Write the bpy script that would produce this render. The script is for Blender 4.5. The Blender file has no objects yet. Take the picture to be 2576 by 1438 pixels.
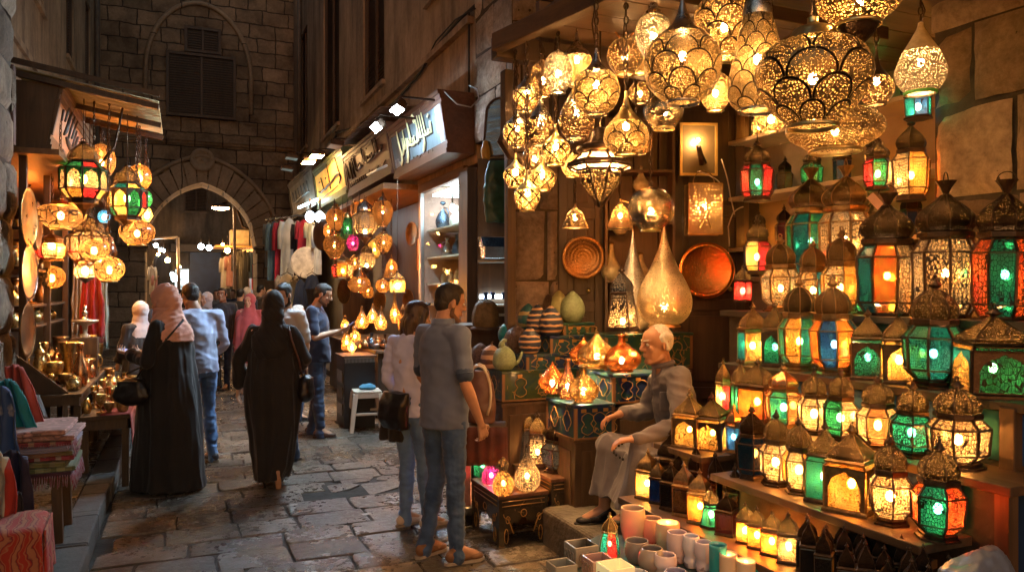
EXPO = 0.42
BULB_S = 1500.0; FLOOD = 650.0; CABL = 14.0
import bpy, math, random
from math import sin, cos, pi, tan, atan2, sqrt, floor
from mathutils import Vector, Matrix, Euler, noise
random.seed(7)
S = bpy.context.scene
C = S.collection
RD = math.radians
A = RD(23.34); SA, CA = sin(A), cos(A); F = 1919.0; CX = 1288.0; HY = 727.0; CZ = 1.7
def Lc(l, d, z=0.0): return Vector((d*SA + l*CA, d*CA - l*SA, z))
def W(x, y, d): return Lc((x-CX)/F*d, d, CZ-(y-HY)/F*d)
def WX(x, y, X):
    d = X/(SA + (x-CX)/F*CA); return W(x, y, d)
def WY(x, y, Y):
    d = Y/(CA - (x-CX)/F*SA); return W(x, y, d)
def WZ(x, y, z): return W(x, y, (CZ-z)*F/(y-HY))
def V(*a): return Vector(a)

# ---------- mesh building ----------
class MB:
    def __init__(s): s.v = []; s.f = []; s.mi = []; s.uv = []; s.sm = []
    def add(s, vs, fs, mi=0, sm=0, uvs=None):
        o = len(s.v); s.v += [tuple(p) for p in vs]
        for k, f in enumerate(fs):
            s.f.append(tuple(i+o for i in f)); s.mi.append(mi); s.sm.append(sm)
            s.uv.append(uvs[k] if uvs else None)
        return s
    def box(s, c, sz, rz=0, mi=0, M=None):
        M = M or Matrix.Rotation(rz, 3, 'Z')
        c = Vector(c); hx, hy, hz = sz[0]/2, sz[1]/2, sz[2]/2
        vs = [c + M @ Vector((x, y, z)) for z in (-hz, hz) for x, y in ((-hx, -hy), (hx, -hy), (hx, hy), (-hx, hy))]
        return s.add(vs, [(0, 3, 2, 1), (4, 5, 6, 7), (0, 1, 5, 4), (1, 2, 6, 5), (2, 3, 7, 6), (3, 0, 4, 7)], mi)
    def b2(s, x0, x1, y0, y1, z0, z1, mi=0): return s.box(((x0+x1)/2, (y0+y1)/2, (z0+z1)/2), (x1-x0, y1-y0, z1-z0), 0, mi)
    def bar(s, p, q, w, h=None, mi=0):
        p, q = Vector(p), Vector(q); h = h or w; d = q-p
        if d.length < 1e-6: return s
        M = d.to_track_quat('Y', 'Z').to_matrix()
        return s.box((p+q)/2, (w, d.length, h), 0, mi, M)
    def hexa(s, b, t, mi=0):
        return s.add(list(b)+list(t), [(0, 3, 2, 1), (4, 5, 6, 7), (0, 1, 5, 4), (1, 2, 6, 5), (2, 3, 7, 6), (3, 0, 4, 7)], mi)
    def tube(s, pts, r, n=6, mi=0, cap=True, sm=1):
        pts = [Vector(p) for p in pts]; m = len(pts); rs = r if isinstance(r, (list, tuple)) else [r]*m
        vs = []; up = None
        for i, p in enumerate(pts):
            d = (pts[min(i+1, m-1)] - pts[max(i-1, 0)])
            d = d.normalized() if d.length > 1e-9 else Vector((0, 0, 1))
            if up is None: up = d.orthogonal().normalized()
            up = (up - d*up.dot(d)); up = up.normalized() if up.length > 1e-6 else d.orthogonal().normalized()
            b = d.cross(up)
            for k in range(n):
                a = 2*pi*k/n; vs.append(p + (up*cos(a)+b*sin(a))*rs[i])
        fs = [(i*n+k, i*n+(k+1) % n, (i+1)*n+(k+1) % n, (i+1)*n+k) for i in range(m-1) for k in range(n)]
        if cap: fs += [tuple(range(n))[::-1], tuple((m-1)*n+k for k in range(n))]
        return s.add(vs, fs, mi, sm)
    def lathe(s, prof, n=24, c=(0, 0, 0), mi=0, ph=0, sm=1, M=None, sx=1, sy=1):
        c = Vector(c); vs = []; m = len(prof); L = [0]
        for i in range(1, m): L.append(L[-1] + math.hypot(prof[i][0]-prof[i-1][0], prof[i][1]-prof[i-1][1]))
        for z, r in prof:
            for k in range(n):
                a = 2*pi*k/n + ph; p = Vector((r*cos(a)*sx, r*sin(a)*sy, z))
                vs.append(c + (M @ p if M else p))
        fs = []; uv = []
        for i in range(m-1):
            for k in range(n):
                fs.append((i*n+k, i*n+(k+1) % n, (i+1)*n+(k+1) % n, (i+1)*n+k))
                uv.append(((k/n, L[i]), ((k+1)/n, L[i]), ((k+1)/n, L[i+1]), (k/n, L[i+1])))
        return s.add(vs, fs, mi, sm, uv)
    def ell(s, c, r, n=12, mi=0, M=None):
        r = (r, r, r) if not isinstance(r, (tuple, list)) else r
        m = max(4, n*2//3); c = Vector(c); vs = [c + (M @ Vector((0, 0, -r[2])) if M else Vector((0, 0, -r[2])))]
        for i in range(1, m):
            t = pi*i/m
            for k in range(n):
                a = 2*pi*k/n; p = Vector((r[0]*sin(t)*cos(a), r[1]*sin(t)*sin(a), -r[2]*cos(t)))
                vs.append(c + (M @ p if M else p))
        vs.append(c + (M @ Vector((0, 0, r[2])) if M else Vector((0, 0, r[2]))))
        fs = [(0, 1+(k+1) % n, 1+k) for k in range(n)]
        fs += [(1+i*n+k, 1+i*n+(k+1) % n, 1+(i+1)*n+(k+1) % n, 1+(i+1)*n+k) for i in range(m-2) for k in range(n)]
        q = 1+(m-2)*n; e = len(vs)-1
        fs += [(e, q+k, q+(k+1) % n) for k in range(n)]
        return s.add(vs, fs, mi, 1)
    def grid(s, fn, nu, nv, mi=0, sm=1, uv=None):
        vs = [fn(i/nu, j/nv) for j in range(nv+1) for i in range(nu+1)]; w = nu+1
        fs = [(j*w+i, j*w+i+1, (j+1)*w+i+1, (j+1)*w+i) for j in range(nv) for i in range(nu)]
        uvs = [((i/nu, j/nv), ((i+1)/nu, j/nv), ((i+1)/nu, (j+1)/nv), (i/nu, (j+1)/nv)) for j in range(nv) for i in range(nu)]
        return s.add(vs, fs, mi, sm, uvs)
    def mesh(s, name, mats=()):
        me = bpy.data.meshes.new(name); me.from_pydata(s.v, [], s.f)
        for m in (mats if isinstance(mats, (list, tuple)) else [mats]): me.materials.append(m)
        me.polygons.foreach_set('material_index', s.mi); me.polygons.foreach_set('use_smooth', [bool(x) for x in s.sm])
        if any(s.uv):
            ul = me.uv_layers.new(name='UVMap'); d = []
            for f, u in zip(s.f, s.uv):
                for k in range(len(f)): d += list(u[k]) if u else [0, 0]
            ul.data.foreach_set('uv', d)
        me.update(); return me
    def build(s, name, mats, parent=None, bev=0, loc=None, rz=0, solid=0, sub=0, seg=2):
        return mkobj(name, s.mesh(name, mats), parent, bev, loc, rz, solid, sub, seg)
def mkobj(name, me, parent=None, bev=0, loc=None, rz=0, solid=0, sub=0, seg=2):
    o = bpy.data.objects.new(name, me); C.objects.link(o); o.parent = parent
    if loc is not None: o.location = loc
    o.rotation_euler.z = rz
    if solid: m = o.modifiers.new('s', 'SOLIDIFY'); m.thickness = solid; m.offset = 0
    if bev: m = o.modifiers.new('b', 'BEVEL'); m.width = bev; m.segments = seg; m.limit_method = 'ANGLE'
    if sub: m = o.modifiers.new('u', 'SUBSURF'); m.levels = m.render_levels = sub
    return o
def tag(o, label=None, cat=None, group=None, kind=None):
    for k, v in (('label', label), ('category', cat), ('group', group), ('kind', kind)):
        if v: o[k] = v
    return o
def thing(name, label, cat, loc=(0, 0, 0), rz=0, group=None, sc=None):
    o = bpy.data.objects.new(name, None); C.objects.link(o); o.location = loc; o.rotation_euler.z = rz
    o.empty_display_size = .1
    if sc: o.scale = sc
    return tag(o, label, cat, group)
def struct(o): o['kind'] = 'structure'; return o
def setmat(o, mats):
    for i, m in enumerate(mats if isinstance(mats, (list, tuple)) else [mats]):
        if i < len(o.material_slots): o.material_slots[i].link = 'OBJECT'; o.material_slots[i].material = m
    return o

# ---------- materials ----------
def nd(nt, t, ins={}, **pr):
    n = nt.nodes.new('ShaderNode'+t)
    for k, v in pr.items(): setattr(n, k, v)
    for k, v in ins.items():
        s = n.inputs[k]
        if isinstance(v, bpy.types.NodeSocket): nt.links.new(v, s)
        elif isinstance(v, bpy.types.Node): nt.links.new(v.outputs[0], s)
        else: s.default_value = v
    return n
def ma(nt, op, a, b=0.0, c=None):
    i = {0: a, 1: b}
    if c is not None: i[2] = c
    return nd(nt, 'Math', i, operation=op).outputs[0]
def c4(c): return (c[0], c[1], c[2], 1.0)
def mixc(nt, f, a, b, bt='MIX'):
    n = nd(nt, 'Mix', data_type='RGBA', blend_type=bt)
    for k, v in ((0, f), (6, a), (7, b)):
        if isinstance(v, bpy.types.NodeSocket): nt.links.new(v, n.inputs[k])
        else: n.inputs[k].default_value = c4(v) if isinstance(v, (tuple, list)) else v
    return n.outputs[2]
def newm(name):
    m = bpy.data.materials.new(name); m.use_nodes = True; nt = m.node_tree; nt.nodes.clear()
    out = nt.nodes.new('ShaderNodeOutputMaterial'); return m, nt, out
def objco(nt, scale=(1, 1, 1), rnd=7.0):
    tc = nd(nt, 'TexCoord').outputs['Object']
    oi = nd(nt, 'ObjectInfo').outputs['Random']
    off = nd(nt, 'CombineXYZ', {0: ma(nt, 'MULTIPLY', oi, rnd), 1: ma(nt, 'MULTIPLY', oi, rnd*2.3), 2: ma(nt, 'MULTIPLY', oi, rnd*1.7)})
    v = nd(nt, 'VectorMath', {0: tc, 1: tuple(scale)}, operation='MULTIPLY')
    return nd(nt, 'VectorMath', {0: v, 1: off}, operation='ADD').outputs[0]
def bumpn(nt, h, st=.3, di=.02): return nd(nt, 'Bump', {'Height': h, 'Strength': st, 'Distance': di}).outputs[0]
def ramp(nt, f, stops):
    n = nd(nt, 'ValToRGB', {0: f}); e = n.color_ramp.elements
    while len(e) < len(stops): e.new(.5)
    for k, (p, c) in enumerate(stops): e[k].position = p; e[k].color = c4(c)
    return n.outputs[0]
MC = {}
def pm(name, col, rough=.6, metal=0, var=.25, sc=6, bump=.15, bs=40, col2=None, stretch=(1, 1, 1), coat=0, sheen=0, di=.01, em=0, trans=0, rvar=0):
    if name in MC: return MC[name]
    m, nt, out = newm(name); co = objco(nt, stretch)
    nz = nd(nt, 'TexNoise', {'Vector': co, 'Scale': sc, 'Detail': 6, 'Roughness': .6}).outputs[0]
    a = tuple(c*(1-var) for c in col); b = col2 or tuple(min(1, c*(1+var)) for c in col)
    cr = ramp(nt, nz, [(.3, a), (.7, b)])
    bs_ = nd(nt, 'BsdfPrincipled', {'Base Color': cr, 'Roughness': rough, 'Metallic': metal})
    if rvar: nt.links.new(ma(nt, 'MULTIPLY_ADD', nz, rvar, rough-rvar/2), bs_.inputs['Roughness'])
    if bump:
        nb = nd(nt, 'TexNoise', {'Vector': co, 'Scale': bs, 'Detail': 4}).outputs[0]
        nt.links.new(bumpn(nt, nb, bump, di), bs_.inputs['Normal'])
    if coat: bs_.inputs['Coat Weight'].default_value = coat
    if sheen: bs_.inputs['Sheen Weight'].default_value = sheen
    if em: nt.links.new(cr, bs_.inputs['Emission Color']); bs_.inputs['Emission Strength'].default_value = em
    if trans: bs_.inputs['Transmission Weight'].default_value = trans
    nt.links.new(bs_.outputs[0], out.inputs[0]); MC[name] = m; return m
def emit(name, col, st, samp='AUTO'):
    if name in MC: return MC[name]
    m, nt, out = newm(name); nt.links.new(nd(nt, 'Emission', {0: c4(col), 1: st}).outputs[0], out.inputs[0])
    m.cycles.emission_sampling = samp; MC[name] = m; return m
def blocks(name, c1, c2, mortar, bw=.55, bh=.3, axis='x', bump=.6, mw=.018, rough=.85, pits=.5, warp=.03, stain=.5):
    m, nt, out = newm(name); p = nd(nt, 'NewGeometry').outputs['Position']
    sp = nd(nt, 'SeparateXYZ', {0: p})
    if axis == 'x': u, v = sp.outputs[1], sp.outputs[2]
    elif axis == 'y': u, v = sp.outputs[0], sp.outputs[2]
    else: u, v = ma(nt, 'SUBTRACT', ma(nt, 'MULTIPLY', sp.outputs[0], CA), ma(nt, 'MULTIPLY', sp.outputs[1], SA)), sp.outputs[2]
    w = nd(nt, 'TexNoise', {'Vector': p, 'Scale': 3.0, 'Detail': 3}).outputs['Color']
    ws = nd(nt, 'SeparateXYZ', {0: w})
    u = ma(nt, 'MULTIPLY_ADD', ws.outputs[0], warp*2, u); v = ma(nt, 'MULTIPLY_ADD', ws.outputs[1], warp*2, v)
    co = nd(nt, 'CombineXYZ', {0: u, 1: v})
    br = nd(nt, 'TexBrick', {'Vector': co, 'Color1': c4(c1), 'Color2': c4(c2), 'Mortar': c4(mortar), 'Scale': 1.0, 'Mortar Size': mw, 'Mortar Smooth': .6, 'Bias': 0, 'Brick Width': bw, 'Row Height': bh}, offset=.5, squash=.7, squash_frequency=3)
    n1 = nd(nt, 'TexNoise', {'Vector': p, 'Scale': 1.3, 'Detail': 8, 'Roughness': .7}).outputs[0]
    n2 = nd(nt, 'TexNoise', {'Vector': p, 'Scale': 14, 'Detail': 8, 'Roughness': .75}).outputs[0]
    col = mixc(nt, stain, br.outputs[0], ramp(nt, n1, [(.35, (.35, .32, .28)), (.65, (1.25, 1.2, 1.1))]), 'MULTIPLY')
    col = mixc(nt, .5, col, ramp(nt, n2, [(.3, (.55, .5, .45)), (.6, (1.1, 1.1, 1.1))]), 'MULTIPLY')
    vo = nd(nt, 'TexVoronoi', {'Vector': p, 'Scale': 5.5}).outputs[0]
    pit = ma(nt, 'LESS_THAN', ma(nt, 'ADD', vo, ma(nt, 'MULTIPLY', n2, .25)), .2)
    col = mixc(nt, ma(nt, 'MULTIPLY', pit, pits), col, (.02, .015, .01))
    h = ma(nt, 'SUBTRACT', ma(nt, 'MULTIPLY_ADD', n2, .5, ma(nt, 'MULTIPLY', n1, .5)), ma(nt, 'ADD', br.outputs[1], ma(nt, 'MULTIPLY', pit, .5)))
    b = nd(nt, 'BsdfPrincipled', {'Base Color': col, 'Roughness': rough, 'Normal': bumpn(nt, h, bump, .03)})
    nt.links.new(b.outputs[0], out.inputs[0]); return m
def plaster(name, c1, c2, bump=.4, streak=.7):
    m, nt, out = newm(name); p = nd(nt, 'NewGeometry').outputs['Position']
    ps = nd(nt, 'VectorMath', {0: p, 1: (1.2, 1.2, .22)}, operation='MULTIPLY').outputs[0]
    n0 = nd(nt, 'TexNoise', {'Vector': ps, 'Scale': 1.6, 'Detail': 9, 'Roughness': .68}).outputs[0]
    n1 = nd(nt, 'TexNoise', {'Vector': p, 'Scale': .8, 'Detail': 9, 'Roughness': .6, 'Distortion': .6}).outputs[0]
    n2 = nd(nt, 'TexNoise', {'Vector': p, 'Scale': 9, 'Detail': 8, 'Roughness': .7}).outputs[0]
    col = ramp(nt, n1, [(.38, c1), (.6, c2)])
    col = mixc(nt, streak, col, ramp(nt, n0, [(.36, (.18, .15, .12)), (.5, (.75, .7, .62)), (.66, (1.2, 1.15, 1.05))]), 'MULTIPLY')
    col = mixc(nt, .35, col, ramp(nt, n2, [(.35, (.5, .45, .4)), (.55, (1.05, 1.05, 1.05))]), 'MULTIPLY')
    pe = ma(nt, 'GREATER_THAN', n1, .61)
    h = ma(nt, 'ADD', ma(nt, 'MULTIPLY', pe, .4), n2)
    b = nd(nt, 'BsdfPrincipled', {'Base Color': col, 'Roughness': .9, 'Normal': bumpn(nt, h, bump, .03)})
    nt.links.new(b.outputs[0], out.inputs[0]); return m
def wood(name, c1, c2, sc=1.0, axis=2, rough=.5, bump=.2, planks=0):
    if name in MC: return MC[name]
    m, nt, out = newm(name); st = [14, 14, 14]; st[axis] = 1.2
    co = objco(nt, [x*sc for x in st], 3.0)
    n1 = nd(nt, 'TexNoise', {'Vector': co, 'Scale': 1.0, 'Detail': 7, 'Roughness': .65, 'Distortion': .8}).outputs[0]
    co2 = objco(nt, (2.5, 2.5, 2.5)); n2 = nd(nt, 'TexNoise', {'Vector': co2, 'Scale': 1.0, 'Detail': 5}).outputs[0]
    col = ramp(nt, n1, [(.3, c1), (.7, c2)])
    col = mixc(nt, .6, col, ramp(nt, n2, [(.3, (.45, .42, .4)), (.65, (1.15, 1.15, 1.15))]), 'MULTIPLY')
    b = nd(nt, 'BsdfPrincipled', {'Base Color': col, 'Roughness': ma(nt, 'MULTIPLY_ADD', n2, .3, rough-.15), 'Normal': bumpn(nt, n1, bump, .01)})
    nt.links.new(b.outputs[0], out.inputs[0]); MC[name] = m; return m
def scallop(nt, nu, nv, r=.47, w=.026):
    uv = nd(nt, 'SeparateXYZ', {0: nd(nt, 'UVMap').outputs[0]})
    u = ma(nt, 'MULTIPLY', uv.outputs[0], nu); v = ma(nt, 'MULTIPLY', uv.outputs[1], nv)
    row = ma(nt, 'FLOOR', v); fu = ma(nt, 'FRACT', ma(nt, 'MULTIPLY_ADD', row, .5, u)); fv = ma(nt, 'FRACT', v)
    dx = ma(nt, 'SUBTRACT', fu, .5); dy = ma(nt, 'MULTIPLY', fv, .5)
    d = ma(nt, 'SQRT', ma(nt, 'ADD', ma(nt, 'MULTIPLY', dx, dx), ma(nt, 'MULTIPLY', dy, dy)))
    return ma(nt, 'LESS_THAN', ma(nt, 'ABSOLUTE', ma(nt, 'SUBTRACT', d, r)), w)
def roughstone(name, c1, c2, c3, bump=.9, rough=.9):
    m, nt, out = newm(name); g_ = nd(nt, 'NewGeometry'); p = g_.outputs['Position']; rn = g_.outputs['Random Per Island']
    n1 = nd(nt, 'TexNoise', {'Vector': p, 'Scale': 2.1, 'Detail': 9, 'Roughness': .68}).outputs[0]; n2 = nd(nt, 'TexNoise', {'Vector': p, 'Scale': 17, 'Detail': 9, 'Roughness': .75}).outputs[0]
    col = ramp(nt, rn, [(0, c1), (.5, c2), (1, c3)]); col = mixc(nt, .75, col, ramp(nt, n1, [(.34, (.3, .27, .23)), (.5, (.85, .82, .78)), (.66, (1.35, 1.3, 1.2))]), 'MULTIPLY'); col = mixc(nt, .7, col, ramp(nt, n2, [(.3, (.4, .36, .32)), (.6, (1.2, 1.2, 1.2))]), 'MULTIPLY')
    vo = nd(nt, 'TexVoronoi', {'Vector': p, 'Scale': 9}).outputs[0]; pit = ma(nt, 'LESS_THAN', ma(nt, 'ADD', vo, ma(nt, 'MULTIPLY', n2, .3)), .23); col = mixc(nt, ma(nt, 'MULTIPLY', pit, .85), col, (.015, .01, .006))
    b = nd(nt, 'BsdfPrincipled', {'Base Color': col, 'Roughness': rough, 'Normal': bumpn(nt, ma(nt, 'SUBTRACT', ma(nt, 'ADD', n2, n1), ma(nt, 'MULTIPLY', pit, .6)), bump, .03)}); nt.links.new(b.outputs[0], out.inputs[0]); return m
def blockwall(T, u0, u1, v0, v1, bw, bh, seed=1, amp=.02, res=.06, dep=.035):
    rs = random.Random(seed); g = MB(); v = v0; row = 0
    while v < v1-.02:
        h = min(bh*rs.uniform(.85, 1.15), v1-v)
        if v1-(v+h) < bh*.4: h = v1-v
        u = u0-rs.uniform(0, bw*.6)
        while u < u1-.01:
            w_ = bw*rs.uniform(.65, 1.4); a, b = max(u, u0), min(u+w_, u1); u += w_
            if b-a < .03: continue
            nx, ny = max(3, int((b-a)/res)), max(3, int(h/res)); o = rs.uniform(-.012, .012); tl = rs.uniform(-.03, .03); jt = rs.uniform(.004, .012); sk = rs.uniform(-.012, .012)
            def fn(s, t, a=a, b=b, v=v, h=h, o=o, tl=tl, jt=jt, sk=sk):
                e = min(s, 1-s)*(b-a); f = min(t, 1-t)*h; m_ = min(e, f); q = -dep if m_ < 1e-5 else 0
                uu, vv = a+jt+(b-a-2*jt)*s+ (0 if m_ > 1e-5 else 0), v+jt+(h-2*jt)*t+sk*(s-.5)
                nn = noise.noise(Vector((uu*5, vv*5, seed)))*.6+noise.noise(Vector((uu*14, vv*14, seed+5)))*.35
                return T(uu, vv, o+tl*(s-.5)+amp*nn+q)
            g.grid(fn, nx, ny, 0, 1)
        v += h; row += 1
    return g
def lattice(nt, nu, nv, w=.06):
    uv = nd(nt, 'SeparateXYZ', {0: nd(nt, 'UVMap').outputs[0]})
    u = ma(nt, 'MULTIPLY', uv.outputs[0], nu); v = ma(nt, 'MULTIPLY', uv.outputs[1], nv)
    a = ma(nt, 'ABSOLUTE', ma(nt, 'SUBTRACT', ma(nt, 'FRACT', ma(nt, 'ADD', u, v)), .5)); b = ma(nt, 'ABSOLUTE', ma(nt, 'SUBTRACT', ma(nt, 'FRACT', ma(nt, 'SUBTRACT', u, v)), .5))
    return ma(nt, 'LESS_THAN', ma(nt, 'MINIMUM', a, b), w)
def pierced(name, col, vs=30, t=.13, glow=(1, .62, .22), pat=None, tr=.3, gs=.07, rough=.35, zs=1.0, em=0.0, metal=1.0, solid=0.0, dk=.5):
    """thin beaten metal with punched holes that let the lamp's light through"""
    if name in MC: return MC[name]
    m, nt, out = newm(name); co = objco(nt, (1, 1, zs))
    vo = nd(nt, 'TexVoronoi', {'Vector': co, 'Scale': vs, 'Randomness': .7}, feature='DISTANCE_TO_EDGE').outputs[0]
    hole = ma(nt, 'GREATER_THAN', vo, t)
    pl_ = pat(nt) if pat else None
    if pat: hole = ma(nt, 'MULTIPLY', hole, ma(nt, 'SUBTRACT', 1.0, pl_))
    if solid:
        nb = nd(nt, 'TexNoise', {'Vector': co, 'Scale': 3.5, 'Detail': 1}).outputs[0]
        hole = ma(nt, 'MULTIPLY', hole, ma(nt, 'GREATER_THAN', nb, solid))
    nz = nd(nt, 'TexNoise', {'Vector': co, 'Scale': 5, 'Detail': 5}).outputs[0]
    cc = ramp(nt, nz, [(.3, tuple(c*.55 for c in col)), (.65, col)])
    cc = mixc(nt, 1.0, cc, (dk,)*3, 'MULTIPLY')
    if pat: cc = mixc(nt, pl_, cc, (.02, .012, .006))
    h = ma(nt, 'MINIMUM', vo, .12)
    pr = nd(nt, 'BsdfPrincipled', {'Base Color': cc, 'Roughness': ma(nt, 'MULTIPLY_ADD', nz, .3, rough-.1), 'Metallic': metal, 'Normal': bumpn(nt, h, .35, .01)})
    tl = nd(nt, 'BsdfTranslucent', {0: c4(tuple(g*gs for g in glow))})
    if em: tl = nd(nt, 'AddShader', {0: tl, 1: nd(nt, 'Emission', {0: c4(glow), 1: em})})
    hs = nd(nt, 'MixShader', {0: tr, 1: tl, 2: nd(nt, 'BsdfTransparent', {0: (1, .93, .8, 1)})})
    nt.links.new(nd(nt, 'MixShader', {0: hole, 1: pr, 2: hs}).outputs[0], out.inputs[0])
    m.cycles.emission_sampling = 'NONE'; MC[name] = m; return m
def glass(name, col, col2=None, vs=16, lw=.05, tr=.17, gs=.06, em=.15, zs=.6, swirl=0, seeds=0, lines=(.02, .012, .008), frost=0):
    """coloured leaded or filigreed lamp glass"""
    if name in MC: return MC[name]
    m, nt, out = newm(name); co = objco(nt, (1, 1, zs))
    nz = nd(nt, 'TexNoise', {'Vector': co, 'Scale': 4.0 if not swirl else swirl, 'Detail': 4, 'Distortion': 2.5 if swirl else .3}).outputs[0]
    cc = ramp(nt, nz, [(.38, col), (.62, col2 or tuple(c*.6 for c in col))])
    nb_ = nd(nt, 'TexNoise', {'Vector': co, 'Scale': 1.7, 'Detail': 4}).outputs[0]; cc = mixc(nt, .7, cc, ramp(nt, nb_, [(.35, (.3, .24, .2)), (.62, (1.15, 1.1, 1.05))]), 'MULTIPLY')
    tl = nd(nt, 'BsdfTranslucent', {0: mixc(nt, 1.0, cc, (gs, gs, gs), 'MULTIPLY')})
    gl = nd(nt, 'BsdfGlossy', {0: (.7, .7, .7, 1), 1: .12})
    a = nd(nt, 'MixShader', {0: .1, 1: tl, 2: gl})
    if em: a = nd(nt, 'AddShader', {0: a, 1: nd(nt, 'Emission', {0: cc, 1: em})})
    hs = nd(nt, 'MixShader', {0: tr, 1: a, 2: nd(nt, 'BsdfTransparent', {0: cc})})
    if lw:
        vo = nd(nt, 'TexVoronoi', {'Vector': co, 'Scale': vs, 'Randomness': .7}, feature='DISTANCE_TO_EDGE').outputs[0]
        ln = ma(nt, 'LESS_THAN', vo, lw)
        dk = nd(nt, 'BsdfPrincipled', {'Base Color': c4(lines), 'Roughness': .5, 'Metallic': .6})
        hs = nd(nt, 'MixShader', {0: ln, 1: hs, 2: dk})
    nt.links.new(hs.outputs[0], out.inputs[0]); m.cycles.emission_sampling = 'NONE'; MC[name] = m; return m
def cloth(name, c1, c2=None, sc=3, kind='plain', c3=None, rough=.9, bump=.3, fine=140):
    if name in MC: return MC[name]
    m, nt, out = newm(name); co = objco(nt); c2 = c2 or tuple(c*.75 for c in c1); c3 = c3 or c1
    if kind == 'stripe':
        x = nd(nt, 'SeparateXYZ', {0: co}).outputs[0]; f = ma(nt, 'FRACT', ma(nt, 'MULTIPLY', x, sc)); cc = ramp(nt, f, [(0, c1), (.33, c1), (.34, c2), (.6, c2), (.61, c3), (.99, c3)])
    elif kind == 'swirl':
        w = nd(nt, 'TexWave', {'Vector': co, 'Scale': sc, 'Distortion': 9, 'Detail': 3, 'Detail Scale': 1.2}).outputs[1]; cc = ramp(nt, w, [(.2, c1), (.32, c2), (.55, c1), (.7, c3), (.9, c2)])
    elif kind == 'flower':
        v = nd(nt, 'TexVoronoi', {'Vector': co, 'Scale': sc}).outputs[0]; n0 = nd(nt, 'TexNoise', {'Vector': co, 'Scale': sc*2.2, 'Detail': 3}).outputs[0]
        cc = ramp(nt, ma(nt, 'ADD', v, ma(nt, 'MULTIPLY', n0, .5)), [(.4, c3), (.5, c2), (.56, c1), (.75, c1), (.8, c3), (.95, c1)])
    elif kind == 'check':
        s3 = nd(nt, 'SeparateXYZ', {0: co}); q = ma(nt, 'MULTIPLY', ma(nt, 'SINE', ma(nt, 'MULTIPLY', ma(nt, 'ADD', s3.outputs[0], s3.outputs[2]), sc)), ma(nt, 'SINE', ma(nt, 'MULTIPLY', ma(nt, 'SUBTRACT', s3.outputs[0], s3.outputs[2]), sc))); cc = ramp(nt, q, [(.45, c1), (.55, c2)])
    else:
        n0 = nd(nt, 'TexNoise', {'Vector': co, 'Scale': sc, 'Detail': 5}).outputs[0]; cc = ramp(nt, n0, [(.35, c2), (.65, c1)])
    nb = nd(nt, 'TexNoise', {'Vector': co, 'Scale': fine, 'Detail': 2}).outputs[0]
    b = nd(nt, 'BsdfPrincipled', {'Base Color': cc, 'Roughness': rough, 'Normal': bumpn(nt, nb, bump, .002), 'Sheen Weight': .15})
    nt.links.new(b.outputs[0], out.inputs[0]); MC[name] = m; return m
# ---------- camera, world ----------
cam = bpy.data.cameras.new('camera'); co_ = bpy.data.objects.new('camera', cam); C.objects.link(co_); S.camera = co_
cam.sensor_width = 36; cam.lens = 36*F/2576; cam.clip_end = 300; cam.clip_start = .05
co_.location = (0, 0, CZ); co_.rotation_euler = (RD(90), 0, -A); cam.shift_y = (HY-719)/2576.0
w = bpy.data.worlds.new('World'); S.world = w; w.use_nodes = True; nt = w.node_tree; nt.nodes.clear()
sky = nd(nt, 'TexSky', sky_type='NISHITA', sun_disc=False, sun_elevation=RD(1.0), sun_rotation=RD(200))
bg = nd(nt, 'Background', {0: sky, 1: .38}); wo = nt.nodes.new('ShaderNodeOutputWorld'); nt.links.new(bg.outputs[0], wo.inputs[0])
S.view_settings.view_transform = 'Standard'; S.view_settings.look = 'None'; S.view_settings.exposure = EXPO; S.view_settings.gamma = 1
cy = S.cycles; cy.max_bounces = 6; cy.diffuse_bounces = 3; cy.glossy_bounces = 3; cy.transmission_bounces = 3; cy.transparent_max_bounces = 10
cy.sample_clamp_indirect = 2.5; cy.sample_clamp_direct = 0; cy.use_denoising = True; cy.caustics_reflective = False; cy.caustics_refractive = False
cy.use_light_tree = True; cy.use_adaptive_sampling = True; cy.adaptive_threshold = .02

# ---------- street ----------
m, nt, out = newm('paving_stone'); p = nd(nt, 'NewGeometry'); pos = p.outputs['Position']; rn = p.outputs['Random Per Island']
n1 = nd(nt, 'TexNoise', {'Vector': pos, 'Scale': 1.1, 'Detail': 8, 'Roughness': .65}).outputs[0]
n2 = nd(nt, 'TexNoise', {'Vector': pos, 'Scale': 16, 'Detail': 8, 'Roughness': .7}).outputs[0]
n3 = nd(nt, 'TexNoise', {'Vector': pos, 'Scale': 90, 'Detail': 3}).outputs[0]
col = ramp(nt, rn, [(0, (.07, .056, .043)), (.5, (.115, .094, .071)), (1, (.17, .142, .108))])
col = mixc(nt, .8, col, ramp(nt, n1, [(.34, (.28, .26, .25)), (.62, (1.35, 1.32, 1.3))]), 'MULTIPLY')
col = mixc(nt, .8, col, ramp(nt, n2, [(.32, (.35, .33, .3)), (.62, (1.25, 1.25, 1.25))]), 'MULTIPLY')
rg = ramp(nt, n1, [(.42, (.5, .5, .5)), (.6, (.17, .17, .17))])
rg2 = mixc(nt, .6, rg, ramp(nt, n2, [(.4, (.3, .3, .3)), (.6, (1.3, 1.3, 1.3))]), 'MULTIPLY')
h = ma(nt, 'MULTIPLY_ADD', n3, .12, ma(nt, 'MULTIPLY', n2, 1.0))
b = nd(nt, 'BsdfPrincipled', {'Base Color': col, 'Roughness': rg2, 'Normal': bumpn(nt, h, .75, .02)}); nt.links.new(b.outputs[0], out.inputs[0]); PAVE = m
DIRT = pm('street_dirt', (.03, .025, .02), .95, var=.5, sc=9, bump=.8, bs=30)
g = MB(); g.add([(-60, -30, -.012), (60, -30, -.012), (60, 90, -.012), (-60, 90, -.012)], [(0, 1, 2, 3)])
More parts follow.
